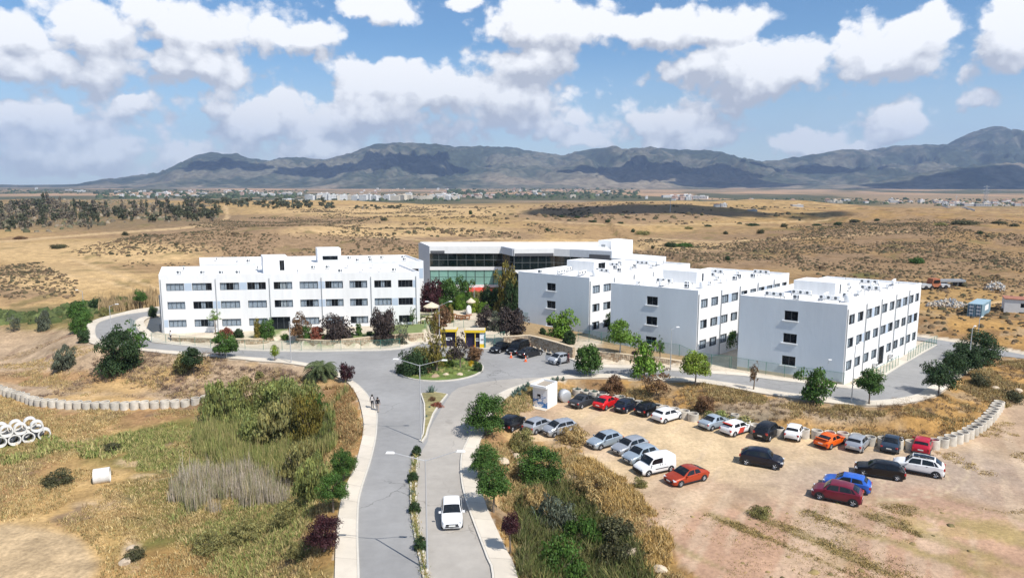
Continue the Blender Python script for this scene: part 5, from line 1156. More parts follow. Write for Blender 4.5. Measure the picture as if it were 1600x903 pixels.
def blades(name, pts, h, w_, cols, rng, per=5, lean=.35, tint=None):
    """tussocks: a few tapering blades from each point"""
    n = len(pts); P0 = np.repeat(pts, per, 0) + np.concatenate([rng.normal(size=(n * per, 2)) * .14, np.full((n * per, 1), -.03)], 1); m = n * per
    a = rng.uniform(0, 2 * math.pi, m); ln = rng.normal(size=(m, 2)) * lean; hh = np.repeat(h * rng.lognormal(0, .3, n) * (.45 + 1.1 * fbm(pts[:, 0] / 2.5, pts[:, 1] / 2.5, 3, 171)), per) * rng.uniform(.6, 1.2, m); sd = np.stack([np.cos(a), np.sin(a), np.zeros(m)], -1) * (w_ * rng.uniform(.6, 1.4, m))[:, None]
    mid = P0 + np.concatenate([ln * hh[:, None] * .3, (hh * .55)[:, None]], 1); tip = P0 + np.concatenate([ln * hh[:, None], hh[:, None]], 1)
    V = np.stack([P0 - sd * .5, P0 + sd * .5, mid + sd * .45, mid - sd * .45, tip], 1).reshape(-1, 3)
    b = np.arange(m)[:, None] * 5; F = np.concatenate([np.concatenate([b, b + 1, b + 2], 1), np.concatenate([b, b + 2, b + 3], 1), np.concatenate([b + 3, b + 2, b + 4], 1)])
    cc = np.repeat(np.array(cols)[rng.integers(0, len(cols), n)] * rng.uniform(.7, 1.3, (n, 1)), per, 0)
    me = np_mesh(name, V, F, cc.repeat(5, 0), smooth=False); me.materials.append(M['stuff']); return tag(link(name, me), kind='stuff')
def tuft(name, pts, size, cols, rng): return blades(name, pts, size, .035, cols, rng, 18, .95)
rg = np.random.default_rng(77)
SC = [(.085, .068, .038), (.115, .082, .048), (.065, .06, .034), (.14, .098, .06)]
nz_ = lambda s, t0: (lambda X, Y, a, b: sstep(t0, t0 + .12, fbm(X / 26, Y / 26, 4, s)))
dots('hillside_scrub', scatter_px(9500, [(105, 392), (330, 345), (440, 338), (560, 350), (680, 395), (660, 402), (250, 415), (150, 420)], rg, nz_(3, .38)), .36, SC, rg)
dots('hillside_scrub', scatter_px(1200, [(-30, 410), (60, 412), (130, 445), (115, 464), (-30, 466)], rg, nz_(4, .36)), .30, SC, rg)
dots('hillside_scrub', scatter_px(15000, [(1000, 372), (1150, 372), (1250, 352), (1420, 342), (1640, 345), (1700, 450), (1420, 448), (1160, 412), (990, 402)], rg, nz_(5, .40)), .31, SC, rg)
dots('hillside_scrub', scatter_px(4200, [(430, 328), (640, 322), (830, 345), (935, 372), (935, 384), (700, 378), (560, 350)], rg, nz_(6, .44)), .52, SC, rg)
dots('hillside_scrub', scatter_px(1100, [(640, 318), (1000, 316), (1300, 326), (1180, 352), (820, 345)], rg, nz_(7, .45)), 1.1, SC, rg)
dots('hillside_scrub', scatter_px(500, [(1440, 440), (1640, 440), (1700, 560), (1560, 540), (1440, 520)], rg), .35, SC, rg)
tuft('bank_scrub', scatter_px(900, [(0, 560), (60, 540), (130, 545), (330, 560), (480, 580), (430, 612), (320, 622), (180, 622), (0, 605)], rg, nz_(8, .42)), .34, [(.21, .15, .115), (.17, .12, .10), (.27, .19, .12)], rg)
tuft('bank_scrub', scatter_px(800, [(900, 604), (1080, 604), (1330, 640), (1500, 610), (1590, 560), (1640, 600), (1560, 640), (1440, 690), (1200, 668), (1000, 636)], rg, nz_(9, .40)), .32, [(.21, .15, .10), (.16, .115, .08), (.29, .20, .10)], rg)
dots('lot_weeds', scatter_px(30, [(1040, 780), (1250, 800), (1600, 770), (1700, 903), (1120, 903)], rg, nz_(10, .48)), .17, [(.16, .13, .06), (.24, .18, .08)], rg, .35)
GOLD = [(.50, .38, .18), (.44, .32, .145), (.56, .43, .22), (.38, .27, .125), (.30, .205, .095), (.30, .26, .11)]; GREEN = [(.40, .33, .15), (.34, .31, .12), (.22, .26, .08), (.26, .28, .09), (.17, .21, .06), (.38, .34, .14)]
LFIELD = [(-40, 615), (60, 640), (200, 645), (330, 640), (430, 640), (520, 610), (566, 640), (562, 690), (540, 730), (527, 800), (518, 920), (-60, 920)]
def notbare(X, Y, a, b): return ((np.hypot((a - 30) / 128, (b - 885) / 72) > 1) & (sdf(CAMPUS, X, Y) > .25)) * 1.0
blades('dry_grass', scatter_px(30000, LFIELD, rg, lambda X, Y, a, b: notbare(X, Y, a, b) * sstep(.36, .50, fbm(X / 6, Y / 6, 4, 13))), .22, .05, GOLD, rg)
blades('green_grass', scatter_px(9000, [(190, 690), (330, 660), (420, 690), (470, 760), (500, 830), (480, 900), (280, 900), (300, 800), (240, 740)], rg, lambda X, Y, a, b: notbare(X, Y, a, b) * sstep(.40, .5, fbm(X / 7, Y / 7, 4, 14))), .34, .05, GREEN, rg)
blades('green_grass', scatter_px(1100, [(-30, 712), (100, 692), (240, 676), (250, 694), (110, 716), (-30, 740)], rg), .45, .10, GREEN, rg)
blades('green_reeds', scatter_px(9000, [(305, 690), (340, 650), (430, 690), (520, 660), (520, 620), (535, 640), (522, 700), (470, 735), (400, 745), (330, 735)], rg, notbare), 1.25, .045, GREEN + [(.26, .25, .10)], rg, 5, .10)
blades('grey_reeds', scatter_px(3600, [(255, 765), (300, 748), (380, 750), (440, 722), (466, 704), (472, 775), (440, 802), (330, 802), (270, 785)], rg, lambda X, Y, a, b: notbare(X, Y, a, b) * sstep(.34, .60, fbm(X / 3, Y / 3, 3, 18))), 1.35, .032, [(.44, .37, .30), (.50, .43, .35), (.32, .29, .18), (.24, .25, .12), (.42, .35, .27), (.40, .33, .17)], rg, 4, .08)
blades('russet_grass', scatter_px(4500, [(510, 600), (545, 612), (560, 650), (556, 690), (530, 715), (525, 650)], rg, notbare), .38, .055, [(.34, .19, .08), (.42, .28, .13), (.30, .17, .08), (.46, .34, .17), (.22, .17, .07)], rg)
GUL = [(780, 660), (870, 690), (940, 725), (1000, 775), (1050, 850), (1075, 920), (835, 920), (800, 850), (770, 760), (755, 700)]
offl = lambda X, Y, a, b: (sdf(CAMPUS, X, Y) > .3) * (sdf(LOTW, X, Y) > -.9) * 1.0
blades('dry_grass', scatter_px(7000, GUL, rg, lambda X, Y, a, b: offl(X, Y, a, b) * sstep(.36, .5, fbm(X / 4, Y / 4, 4, 15))), .28, .05, GOLD, rg)
blades('dry_grass', scatter_px(3600, [(870, 690), (905, 700), (955, 745), (1010, 790), (1060, 870), (1070, 920), (1010, 920), (980, 850), (930, 780), (860, 720)], rg, lambda X, Y, a, b: (sdf(LOTW, X, Y) > -1.2) * sstep(.36, .5, fbm(X / 3, Y / 3, 3, 23))), .42, .05, [(.48, .32, .12), (.44, .29, .10), (.52, .38, .18)], rg)
blades('green_grass', scatter_px(8000, [(800, 770), (880, 760), (950, 820), (1010, 880), (1000, 920), (840, 920), (815, 850)], rg, offl), .75, .06, [(.11, .135, .045), (.15, .16, .055), (.085, .11, .035), (.21, .19, .075), (.13, .12, .06)], rg)
SLP = [(890, 604), (1080, 602), (1180, 618), (1330, 640), (1430, 636), (1500, 604), (1580, 560), (1660, 570), (1580, 640), (1450, 690), (1330, 690), (1180, 672), (1000, 634)]
blades('dry_grass', scatter_px(12000, SLP, rg, lambda X, Y, a, b: offl(X, Y, a, b) * sstep(.40, .54, fbm(X / 5, Y / 5, 4, 16))), .26, .05, GOLD, rg)
blades('dry_grass', scatter_px(3000, [(0, 600), (0, 560), (130, 540), (330, 558), (520, 590), (440, 600), (320, 618), (60, 618)], rg, lambda X, Y, a, b: offl(X, Y, a, b) * sstep(.50, .62, fbm(X / 5, Y / 5, 4, 17))), .25, .05, GOLD, rg)
dots('wood_undergrowth', scatter_px(3600, [(-20, 322), (120, 312), (345, 322), (345, 344), (200, 348), (60, 364), (-20, 364)], rg, nz_(12, .30)), 1.2, [(.17, .14, .10), (.12, .11, .07), (.22, .18, .13), (.10, .10, .055)], rg, .9)
blades('dry_reeds', scatter_px(1500, [(150, 476), (240, 460), (246, 480), (180, 488)], rg, lambda X, Y, a, b: (sdf(CAMPUS, X, Y) > .3) * 1.0), 1.5, .13, [(.40, .29, .16), (.33, .24, .13)], rg, 4, .1)
dots('verge_scrub', scatter_px(700, [(-20, 492), (60, 486), (130, 474), (200, 466), (205, 480), (140, 492), (50, 503), (-20, 505)], rg), .55, [(.075, .095, .035), (.10, .12, .045), (.06, .08, .03)], rg, .9)
dots('roundabout_cover', np.array([[RBC[0] + r_ * math.cos(t_), RBC[1] + r_ * math.sin(t_), .17] for r_, t_ in zip(5.3 * np.sqrt(rg.random(140)), rg.uniform(0, 6.28, 140))]), .22, [(.12, .15, .04), (.17, .18, .06), (.22, .20, .08)], rg)

RUTD = lambda X, Y, a, b: (.15 + sstep(.50, .62, fbm((X * .8 + Y * .6) / 1.3, (X * -.6 + Y * .8) / 16, 4, 81))) * sstep(.44, .58, fbm(X / 4.5, Y / 4.5, 4, 82)) * .8 * (sdf(LOTW, X, Y) < 0)
blades('lot_weeds', scatter_px(4200, [(1010, 770), (1120, 800), (1260, 800), (1420, 780), (1640, 800), (1720, 930), (1080, 930)], rg, RUTD), .09, .045, [(.33, .24, .09), (.24, .18, .07), (.40, .29, .12), (.17, .15, .06)], rg, 6, .8)
blades('lot_weeds', scatter_px(500, [(1440, 700), (1600, 660), (1660, 720), (1560, 745)], rg, lambda X, Y, a, b: sstep(.5, .6, fbm(X / 4, Y / 4, 3, 83))), .15, .05, [(.42, .31, .12), (.33, .24, .10)], rg, 6, .8)
blades('dry_grass', scatter_px(2600, [(772, 662), (782, 636), (800, 622), (832, 606), (850, 600), (872, 598), (900, 597), (895, 612), (868, 622), (836, 632), (812, 640), (800, 660)], rg, lambda X, Y, a, b: (sdf(CAMPUS, X, Y) > .2) * 1.0), .26, .05, GOLD[:4] + [(.22, .22, .08), (.18, .20, .07)], rg)
blades('bank_grass', scatter_px(2600, [(0, 605), (0, 545), (130, 535), (330, 556), (520, 588), (440, 604), (320, 622), (60, 622)], rg, lambda X, Y, a, b: (sdf(CAMPUS, X, Y) > .3) * sstep(.45, .60, fbm(X / 7, Y / 3, 4, 19))), .20, .045, [(.44, .34, .20), (.38, .28, .17), (.30, .22, .15)], rg)

mid_ = [((a[0] + b[0]) / 2, (a[1] + b[1]) / 2) for a, b in zip(resample(smooth_line(Ppoly(LMl), 2), 420), resample(smooth_line(Ppoly(LMr), 2), 420))]
blades('median_grass', np.array([(x + rg.normal() * .08, y, .19) for x, y in mid_]), .22, .04, [(.20, .21, .07), (.34, .28, .12), (.15, .18, .05), (.40, .31, .14)], rg, 6, .5)
# ------------------------------------------------------------------ cars: body lofted from side profile and plan, glass, wheels, lamps, plates, mirrors
# stations: (fraction from the nose, half width factor, underside z, belt z, top z)
PROF = {
 'hatch': [(0, .70, .34, .50, .56), (.02, .88, .22, .62, .68), (.09, .98, .20, .72, .78), (.17, 1, .20, .80, .87), (.26, 1, .20, .88, .955), (.34, 1, .20, .90, 1.20), (.43, 1, .20, .915, 1.0), (.55, 1, .20, .93, 1.0), (.70, 1, .20, .95, 1.0), (.84, .99, .20, .97, .955), (.90, .98, .21, .98, .80), (.955, .95, .23, .95, .99), (.985, .90, .28, .80, .86), (1, .80, .36, .58, .62)],
 'sedan': [(0, .70, .34, .50, .56), (.02, .88, .22, .60, .66), (.09, .98, .20, .70, .76), (.18, 1, .20, .79, .85), (.29, 1, .20, .86, .93), (.36, 1, .20, .88, 1.2), (.44, 1, .20, .89, 1.0), (.54, 1, .20, .90, 1.0), (.66, 1, .20, .91, .97), (.75, .99, .20, .92, .60), (.82, .98, .20, .93, 1.0), (.92, .96, .21, .92, .985), (.985, .90, .28, .84, .90), (1, .80, .36, .58, .62)],
}
def car_stations(kind, H):
    if kind == 'sedan': base, wb0, r0, r1, te, hood, deck = PROF['sedan'], .29, .44, .66, .82, .93, 1.0
    else: base, wb0, r0, r1, te, hood, deck = PROF['hatch'], .26, .43, .84, .955, .955, .99
    return base
def make_car(name, label, fr, rr_, col, kind='hatch', L=3.95, W=1.70, H=1.46, z=None, metal=.0, roof=None, extra=None, rimc='chrome', group=None, facing=None):
    """fr, rr_: pixels of the ground below the nose and below the tail"""
    a = G(*fr); b = G(*rr_); c = (a + b) / 2; zz = zt(c.x, c.y) if z is None else z; c.z = zz; hd = math.atan2(a.y - b.y, a.x - b.x)
    root = thing(name, label, 'car' if 'van' not in name else 'van', c, hd, group); pm = col if not isinstance(col, tuple) else paint(name + '_' + str(len(bpy.data.materials)), col, metal)
    prm = dict(hatch=(.26, .43, .84, .955, .955, .99, .93), sedan=(.29, .44, .66, .82, .93, 1.0, .90), suv=(.24, .38, .80, .965, 1.06, 1.14, 1.05), van=(.20, .33, .965, .99, 1.0, 1.12, 1.02), mpv=(.19, .37, .90, .965, 1.0, 1.08, 1.0), coupe=(.27, .46, .74, .96, .93, .98, .90), micro=(.20, .40, .86, .965, .98, 1.02, .96), liftback=(.28, .46, .72, .94, .93, 1.0, .92))[kind]
    cow, rs, re_, tb, hz0, tz, blt = prm; k = H / 1.46 if kind not in ('suv', 'van', 'mpv') else 1.0
    hz0 *= k; tz *= k; blt *= k; gz = .20 if kind != 'suv' else .26; hw = W / 2
    noz = .60 * (hz0 / .95)
    S = [(0, .70, gz + .14, noz - .08, noz - .03), (.018, .87, gz + .03, noz + .02, noz + .09), (.075, .97, gz, hz0 - .22, hz0 - .14), (cow * .6, 1, gz, blt - .13, hz0 - .065), (cow, 1, gz, blt - .05, hz0)]
    S += [((cow + rs) / 2, 1, gz, blt - .02, hz0 + (H - hz0) * .56), (rs, 1, gz, blt, H - .035), (rs + (re_ - rs) * .3, 1, gz, blt + .01, H), (rs + (re_ - rs) * .65, 1, gz, blt + .03, H - .005), (re_, .99, gz, blt + .05, H - (.10 if kind in ('coupe', 'liftback', 'suv') else .06))]
    S += [((re_ + tb) / 2, .985, gz, min(blt + .05, tz), tz + (H - .06 - tz) * (.55 if kind not in ('van',) else .75)), (tb, .97, gz + .01, min(blt + .02, tz - .04), tz)]
    if kind in ('sedan', 'liftback') and tb < .93: S += [(.95, .95, gz + .02, tz - .08, tz - .02)]
    S += [(.988, .90, gz + .07, tz - .22, tz - .13), (1.0, .82, gz + .16, .56, .66)]
    tum = {'van': .93, 'mpv': .86, 'suv': .80}.get(kind, .76)
    def sec(st):
        f, w, zb, zl, ztp = st; x = (.5 - f) * L; y = hw * w; cab = ztp > zl + .18; yr = hw * w * (tum if cab else .90)
        if cab and f < rs: yr = hw * w * (tum + (.90 - tum) * (rs - f) / (rs - cow + 1e-6) * .6)
        return [(x, 0, zb), (x, y * .90, zb), (x, y * .985, zb + .12), (x, y, (zb + zl) / 2 + .02), (x, y * .975, zl - .02), (x, y * .955, zl), (x, yr, ztp - (.05 if cab else .015)), (x, yr * .82, ztp - .008), (x, yr * .4, ztp + .008), (x, 0, ztp + .012)]
    secs = [sec(s_) for s_ in S]; n = len(secs[0]); mb = MB(); full = []
    for q_ in secs: full.append(q_ + [(x, -y, z_) for x, y, z_ in q_[-2:0:-1]])
    m = len(full[0]); vs = [p for q_ in full for p in q_]; fs = []
    for i in range(len(full) - 1): fs += [(i * m + j, i * m + (j + 1) % m, (i + 1) * m + (j + 1) % m, (i + 1) * m + j) for j in range(m)]
    fs += [tuple(range(m)), tuple(range((len(full) - 1) * m + m - 1, (len(full) - 1) * m - 1, -1))]; mb.add(vs, fs)
    R_ = .315 if kind != 'suv' else .355
    if kind == 'micro': R_ = .29
    fx, rx = L / 2 - .17 * L - .05, -L / 2 + .165 * L
    lowm = 1
    for s_ in (-1, 1):
        for wx in (fx, rx):
            pr = [(R_ * 1.17 * math.cos(t_), R_ * 1.17 * math.sin(t_)) for t_ in np.linspace(-.35, math.pi + .35, 13)]
            mb.add([(wx + x, s_ * (hw + .004), R_ + y) for x, y in pr], [tuple(range(13)) if s_ < 0 else tuple(range(12, -1, -1))], 1)
        mb.box((0, s_ * (hw * .965), gz + .04), (L * .56, .06, .10), m=1)
    body = mb.build('body', [pm, M['black']], root, smooth=True)
    bm = bmesh.new(); bm.from_mesh(body.data); bmesh.ops.recalc_face_normals(bm, faces=bm.faces); bm.to_mesh(body.data); bm.free()
    body.data.set_sharp_from_angle(angle=R(32))
    # interpolation on the loft
    fr_ = [s_[0] for s_ in S]
    def at(f, j, t_=0.0):
        i = min(max(np.searchsorted(fr_, f) - 1, 0), len(S) - 2); u = (f - fr_[i]) / (fr_[i + 1] - fr_[i])
        A = Vector(secs[i][j]).lerp(Vector(secs[i + 1][j]), u); B = Vector(secs[i][min(j + 1, n - 1)]).lerp(Vector(secs[i + 1][min(j + 1, n - 1)]), u); return A.lerp(B, t_)
    def strip_glass(nm, f0, f1, side=None, f0t=None, f1t=None, lo=.12, hi=.9):
        g_ = MB(); K = 6
        if side is None:                                    # windscreen or tailgate glass, across the car
            cols = []
            for i in range(K + 1):
                f = f0 + (f1 - f0) * i / K; row = []
                for j, t_ in ((6, .25), (7, 0), (8, 0)): p = at(f, j, t_); row.append(p)
                row.append(at(f, 9)); full_ = [Vector((p.x, p.y, p.z)) for p in row] + [Vector((p.x, -p.y, p.z)) for p in row[-2::-1]]; cols.append(full_)
            dx = .012 if f1 < .55 else -.012
            vs_ = [(p.x + dx, p.y, p.z + .012) for c_ in cols for p in c_]; w_ = len(cols[0])
            g_.add(vs_, [(i * w_ + j, i * w_ + j + 1, (i + 1) * w_ + j + 1, (i + 1) * w_ + j) for i in range(K) for j in range(w_ - 1)])
        else:
            vs_ = []
            for i in range(K + 1):
                for t_ in (lo, hi):
                    a0, a1 = (f0, f1) if t_ == lo else (f0t if f0t is not None else f0, f1t if f1t is not None else f1); p = at(a0 + (a1 - a0) * i / K, 5, t_); vs_.append((p.x, side * (p.y + .010), p.z + .003))
            g_.add(vs_, [(2 * i, 2 * i + 2, 2 * i + 3, 2 * i + 1) for i in range(K)])
        o = g_.build(nm, M['car_glass'], root, smooth=True); bm = bmesh.new(); bm.from_mesh(o.data)
        if side is not None:
            if sum(f.normal.y * side for f in bm.faces) < 0: bmesh.ops.reverse_faces(bm, faces=bm.faces[:])
        elif sum(f.normal.z for f in bm.faces) < 0: bmesh.ops.reverse_faces(bm, faces=bm.faces[:])
        bm.to_mesh(o.data); bm.free(); return o
    strip_glass('windscreen', cow + .012, rs - .008)
    if kind != 'van': strip_glass('rear_window', re_ + .015 * (kind not in ('coupe',)), tb - (.035 if kind not in ('sedan', 'liftback') else .012))
    for s_ in (-1, 1):
        mid = rs + (re_ - rs) * .42
        strip_glass('side_window', cow + .05, mid - .012, s_, rs - .03, mid - .012)
        if kind == 'van': continue
        strip_glass('side_window', mid + .012, re_ + (.02 if kind in ('sedan',) else .005), s_, mid + .012, re_ - .035)
        if kind in ('suv', 'mpv'): strip_glass('side_window', re_ + .018, (re_ + tb) / 2, s_, re_ - .022, re_ + .01)
    # wheels
    key = 'wheel%d' % int(R_ * 1000)
    if key not in CARM:
        t_ = MB(); t_.lathe([(R_ * .62, -.10), (R_ * .93, -.105), (R_, -.07), (R_, .07), (R_ * .93, .105), (R_ * .62, .10)], n=22, axis='Y')
        ri = MB(); ri.lathe([(0, -.075), (R_ * .16, -.085), (R_ * .2, -.06), (R_ * .56, -.05), (R_ * .64, -.095), (R_ * .66, -.09)], n=20, axis='Y')
        for q_ in range(5):
            a_ = q_ * 2 * math.pi / 5; ri.tube((math.cos(a_) * R_ * .1, -.08, math.sin(a_) * R_ * .1), (math.cos(a_) * R_ * .6, -.085, math.sin(a_) * R_ * .6), .035, .03, 5)
        gp = MB(); 
        CARM[key] = (t_.mesh('wheel', M['black'], True), ri.mesh('rim', M[rimc], True))
    for wx in (fx, rx):
        for s_ in (-1, 1):
            w_ = link('wheel', CARM[key][0], root, (wx, s_ * (hw - .085), R_)); w_.rotation_euler = (0, 0, 0 if s_ < 0 else math.pi)
            link('rim', CARM[key][1], w_)
    # lamps, plates, mirrors, grille, handles
    def patch(nm, pts, mm, th=.02):
        o = MB(); o.add(pts, [tuple(range(len(pts)))]); return o
    for s_ in (-1, 1):
        A = at(.02, 5); B = at(.075, 5); h_ = MB(); h_.box((A.x - .10, s_ * hw * .70, noz + .055), (.26, hw * .36, .13), s_ * -.42); h_.build('headlight', M['headlight'], root)
        T_ = at(.988, 4); zt_ = tz - .2 if kind not in ('van', 'mpv', 'suv') else tz - .14; h_ = MB(); h_.box((-L / 2 + .075, s_ * hw * .79, zt_ - (.06 if kind != 'sedan' else .02)), (.15, hw * .25, .15 if kind == 'sedan' else .22), s_ * .32); h_.build('taillight', M['taillight'], root)
        mz = at(cow + .06, 5); h_ = MB(); h_.box((mz.x, s_ * (hw + .09), mz.z + .09), (.11, .19, .13), m=0); h_.build('mirror', pm, root)
        for f in (.47, .66):
            p = at(f, 4); h_ = MB(); h_.box((p.x, s_ * (p.y + .012), p.z - .05), (.14, .025, .03)); h_.build('door_handle', pm if f < .5 else M['black'], root)
    h_ = MB(); h_.box((L / 2 - .012, 0, noz - .09), (.05, hw * 1.15, .13)); h_.box((L / 2 - .02, 0, gz + .19), (.06, hw * 1.25, .10)); h_.build('grille', M['black'], root)
    for x_, z_ in ((L / 2 + .018, gz + .27), (-L / 2 - .014, .63 if kind != 'sedan' else .60)): h_ = MB(); h_.box((x_, 0, z_), (.02, .50, .11)); h_.build('number_plate', M['plate'], root)
    h_ = MB(); h_.box((-L / 2 + .03, 0, gz + .13), (.10, hw * 1.55, .12)); h_.build('bumper_trim', M['black'], root)
    if roof is not None:
        vs_ = []; 
        for i in range(7):
            f = rs + .01 + (re_ - rs - .02) * i / 6
            for j, t_ in ((6, .55), (8, 0), (9, 0)): p = at(f, j, t_); vs_.append(p)
            for j, t_ in ((8, 0), (6, .55)): p = at(f, j, t_); vs_.append(Vector((p.x, -p.y, p.z)))
        g_ = MB(); g_.add([(p.x, p.y, p.z + .008) for p in vs_], [(i * 5 + j, i * 5 + j + 1, (i + 1) * 5 + j + 1, (i + 1) * 5 + j) for i in range(6) for j in range(4)]); o = g_.build('roof_panel', roof, root, smooth=True)
        bm = bmesh.new(); bm.from_mesh(o.data); 
        if sum(f.normal.z for f in bm.faces) < 0: bmesh.ops.reverse_faces(bm, faces=bm.faces[:])
        bm.to_mesh(o.data); bm.free()
    if extra: extra(root, L, W, H, at, pm)
    return root
CARM = {}
SILVER, SBLUE, NAVY, BLACKP, GREYP, WHITEP = (.42, .44, .47), (.40, .47, .53), (.005, .007, .018), (.004, .004, .005), (.04, .043, .048), (.80, .80, .80)
def van_extra(root, L, W, H, at, pm):
    for s_ in (-1, 1):
        mb = MB(); mb.box((-.25, s_ * (W / 2 + .006), .62), (1.5, .03, .07)); mb.build('side_moulding', M['black'], root)
        for x_ in (-.28, -.05): mb = MB(); mb.box((x_, s_ * (W / 2 * .985), .98), (.04, .03, .16)); mb.build('door_handle', M['black'], root)
    mb = MB(); mb.box((L / 2 - .06, 0, .42), (.2, W * .86, .30)); mb.build('front_bumper', M['black'], root)
def suv_rails(root, L, W, H, at, pm):
    for s_ in (-1, 1):
        mb = MB(); mb.box((-.25, s_ * W * .36, H + .03), (1.9, .04, .05)); mb.build('roof_rail', M['black'], root); mb = MB(); mb.box((0, s_ * (W / 2 + .002), .36), (L * .55, .04, .16)); mb.build('sill_trim', M['black'], root)
    mb = MB(); mb.box((-L / 2 + .04, 0, .38), (.1, W * .85, .22)); mb.build('rear_bumper', M['black'], root)
def rally(root, L, W, H, at, pm):
    mb = MB()
    for s_ in (-1, 1):
        ps = [at(f, 4) for f in (.40, .62)]; qs = [at(f, 2) for f in (.48, .72)]; mb.add([(p.x, s_ * (p.y + .02), p.z) for p in (ps[0], ps[1], qs[1], qs[0])], [(0, 1, 2, 3)])
    mb.box((-L / 2 + .35, 0, H - .08), (.25, W * .7, .04)); mb.build('red_livery', M['red'], root)
def spoiler(root, L, W, H, at, pm):
    mb = MB(); mb.box((-L / 2 + .22, 0, 1.10), (.22, W * .80, .03))
    for s_ in (-1, 1): mb.box((-L / 2 + .22, s_ * W * .34, 1.03), (.12, .04, .14))
    mb.build('spoiler', pm, root)
C_ = make_car
C_('parked_car', 'dark grey saloon at the left end of the row by the concrete pots', (927, 626.5), (897, 638), GREYP, 'sedan', 4.5, 1.78, 1.43)
C_('parked_car', 'bright red saloon between the dark grey saloon and a navy hatchback', (960, 630), (936, 640.5), (.55, .012, .015), 'liftback', 4.2, 1.70, 1.40)
C_('parked_car', 'navy hatchback right of the bright red saloon', (992, 635), (967, 645.5), (.012, .016, .03), 'hatch', 3.75, 1.66, 1.47)
C_('parked_car', 'black hatchback between the navy hatchback and the white one', (1025, 640), (1000, 650.5), BLACKP, 'hatch', 3.8, 1.68, 1.48)
C_('parked_car', 'white three door hatchback at the right end of the row by the pots', (1058, 651), (1028, 660), WHITEP, 'hatch', 4.0, 1.72, 1.47)
C_('parked_car', 'pale blue saloon next to the red and white rally hatchback', (1131, 661.5), (1102, 671), SBLUE, 'sedan', 4.2, 1.68, 1.43, metal=.3)
C_('parked_car', 'white hatchback with dark red rally stripes on its side', (1165, 671), (1136, 680), WHITEP, 'hatch', 4.0, 1.72, 1.45, extra=rally)
C_('parked_car', 'black estate parked between the rally hatchback and a white hatchback', (1208, 676), (1190, 687.5), (.012, .013, .016), 'suv', 4.1, 1.76, 1.66)
C_('parked_car', 'small white hatchback between the black estate and the orange coupe', (1246, 675.5), (1237, 689), WHITEP, 'hatch', 3.7, 1.62, 1.47)
C_('parked_car', 'bright orange coupe with a rear spoiler before the ring wall', (1308, 689), (1286, 699), (.75, .12, .01), 'coupe', 4.2, 1.72, 1.28, extra=spoiler)
C_('parked_car', 'silver hatchback right of the bright orange coupe', (1347, 692), (1333, 706), SILVER, 'hatch', 4.0, 1.70, 1.43, metal=.4)
C_('parked_car', 'slate blue saloon between the silver hatchback and the crimson one', (1397, 692.5), (1389, 708), (.035, .055, .085), 'sedan', 4.4, 1.72, 1.42, metal=.3)
C_('parked_car', 'crimson hatchback at the right end before the ring wall', (1444, 695.5), (1438, 710.5), (.42, .01, .03), 'hatch', 4.0, 1.70, 1.43)
C_('parked_car', 'navy black crossover standing alone in the middle of the car park', (1220, 731), (1160, 721), NAVY, 'suv', 4.05, 1.78, 1.66)
C_('parked_car', 'black hatchback in front of the white crossover with the black roof', (1342, 737.5), (1406, 747.5), BLACKP, 'hatch', 4.3, 1.78, 1.47)
C_('parked_car', 'white crossover with a black glass roof behind the black hatchback', (1402, 732), (1467, 743.5), WHITEP, 'suv', 4.35, 1.82, 1.72, roof=M['car_glass'], extra=suv_rails)
C_('parked_car', 'bright blue hatchback half hidden behind the maroon crossover', (1292, 757), (1354, 769.5), (.03, .12, .50), 'hatch', 3.95, 1.68, 1.44)
C_('parked_car', 'maroon crossover nearest the camera on the car park', (1271, 772.5), (1344, 788), (.15, .012, .03), 'suv', 4.05, 1.78, 1.66)
C_('parked_car', 'black hatchback beside the big dense green tree', (817, 661), (781, 672), BLACKP, 'hatch', 4.1, 1.72, 1.45)
C_('parked_car', 'silver hatchback seen from behind, between the black hatchback and silver minivan', (856, 666), (827, 677), SILVER, 'hatch', 4.0, 1.70, 1.48, metal=.4)
C_('parked_car', 'silver minivan like hatchback facing the dry grass', (856, 681), (892, 673), SILVER, 'micro', 3.9, 1.69, 1.53, metal=.4)
C_('parked_car', 'silver hatchback first of the group left of the white van', (926, 700.5), (963, 690), SBLUE, 'hatch', 3.97, 1.68, 1.46, metal=.4)
C_('parked_car', 'silver hatchback second of the group left of the white van', (963, 711), (1004, 699), SILVER, 'hatch', 4.06, 1.73, 1.45, metal=.4)
C_('parked_car', 'blue silver hatchback tucked behind the white van', (980, 725), (1021, 713), SBLUE, 'hatch', 3.9, 1.72, 1.50, metal=.4)
C_('parked_van', 'small white delivery van with a black front bumper', (998, 741), (1046, 730.5), WHITEP, 'van', 3.98, 1.72, 1.72, extra=van_extra)
C_('parked_car', 'copper red coupe right of the white delivery van', (1048, 757), (1095, 745), (.42, .055, .02), 'coupe', 4.22, 1.79, 1.40, metal=.3)
C_('parked_car', 'black hatchback by the green gate, leftmost of the black cars by the stone wall', (770, 553.5), (796, 544), BLACKP, 'sedan', 4.3, 1.75, 1.45, z=0.005)
C_('parked_van', 'tall black people carrier between two dark cars by the stone wall', (795, 557.5), (824, 545.5), BLACKP, 'mpv', 4.5, 1.85, 1.88, z=0.005)
C_('parked_car', 'dark grey saloon behind the traffic cone by the stone wall', (845, 553), (811, 561.5), (.014, .015, .018), 'sedan', 4.4, 1.74, 1.40, z=0.005)
def open_door(root, L, W, H, at, pm):
    for s_ in (-1, 1):
        mb = MB(); x0 = L * .20; mb.box((x0 + .25, s_ * (W / 2 + .42), .66), (.06, .90, .80), s_ * -.5); mb.build('open_door', pm, root)
        mb = MB(); mb.box((x0 + .23, s_ * (W / 2 + .42), 1.22), (.04, .74, .34), s_ * -.5); mb.build('door_glass', M['car_glass'], root)
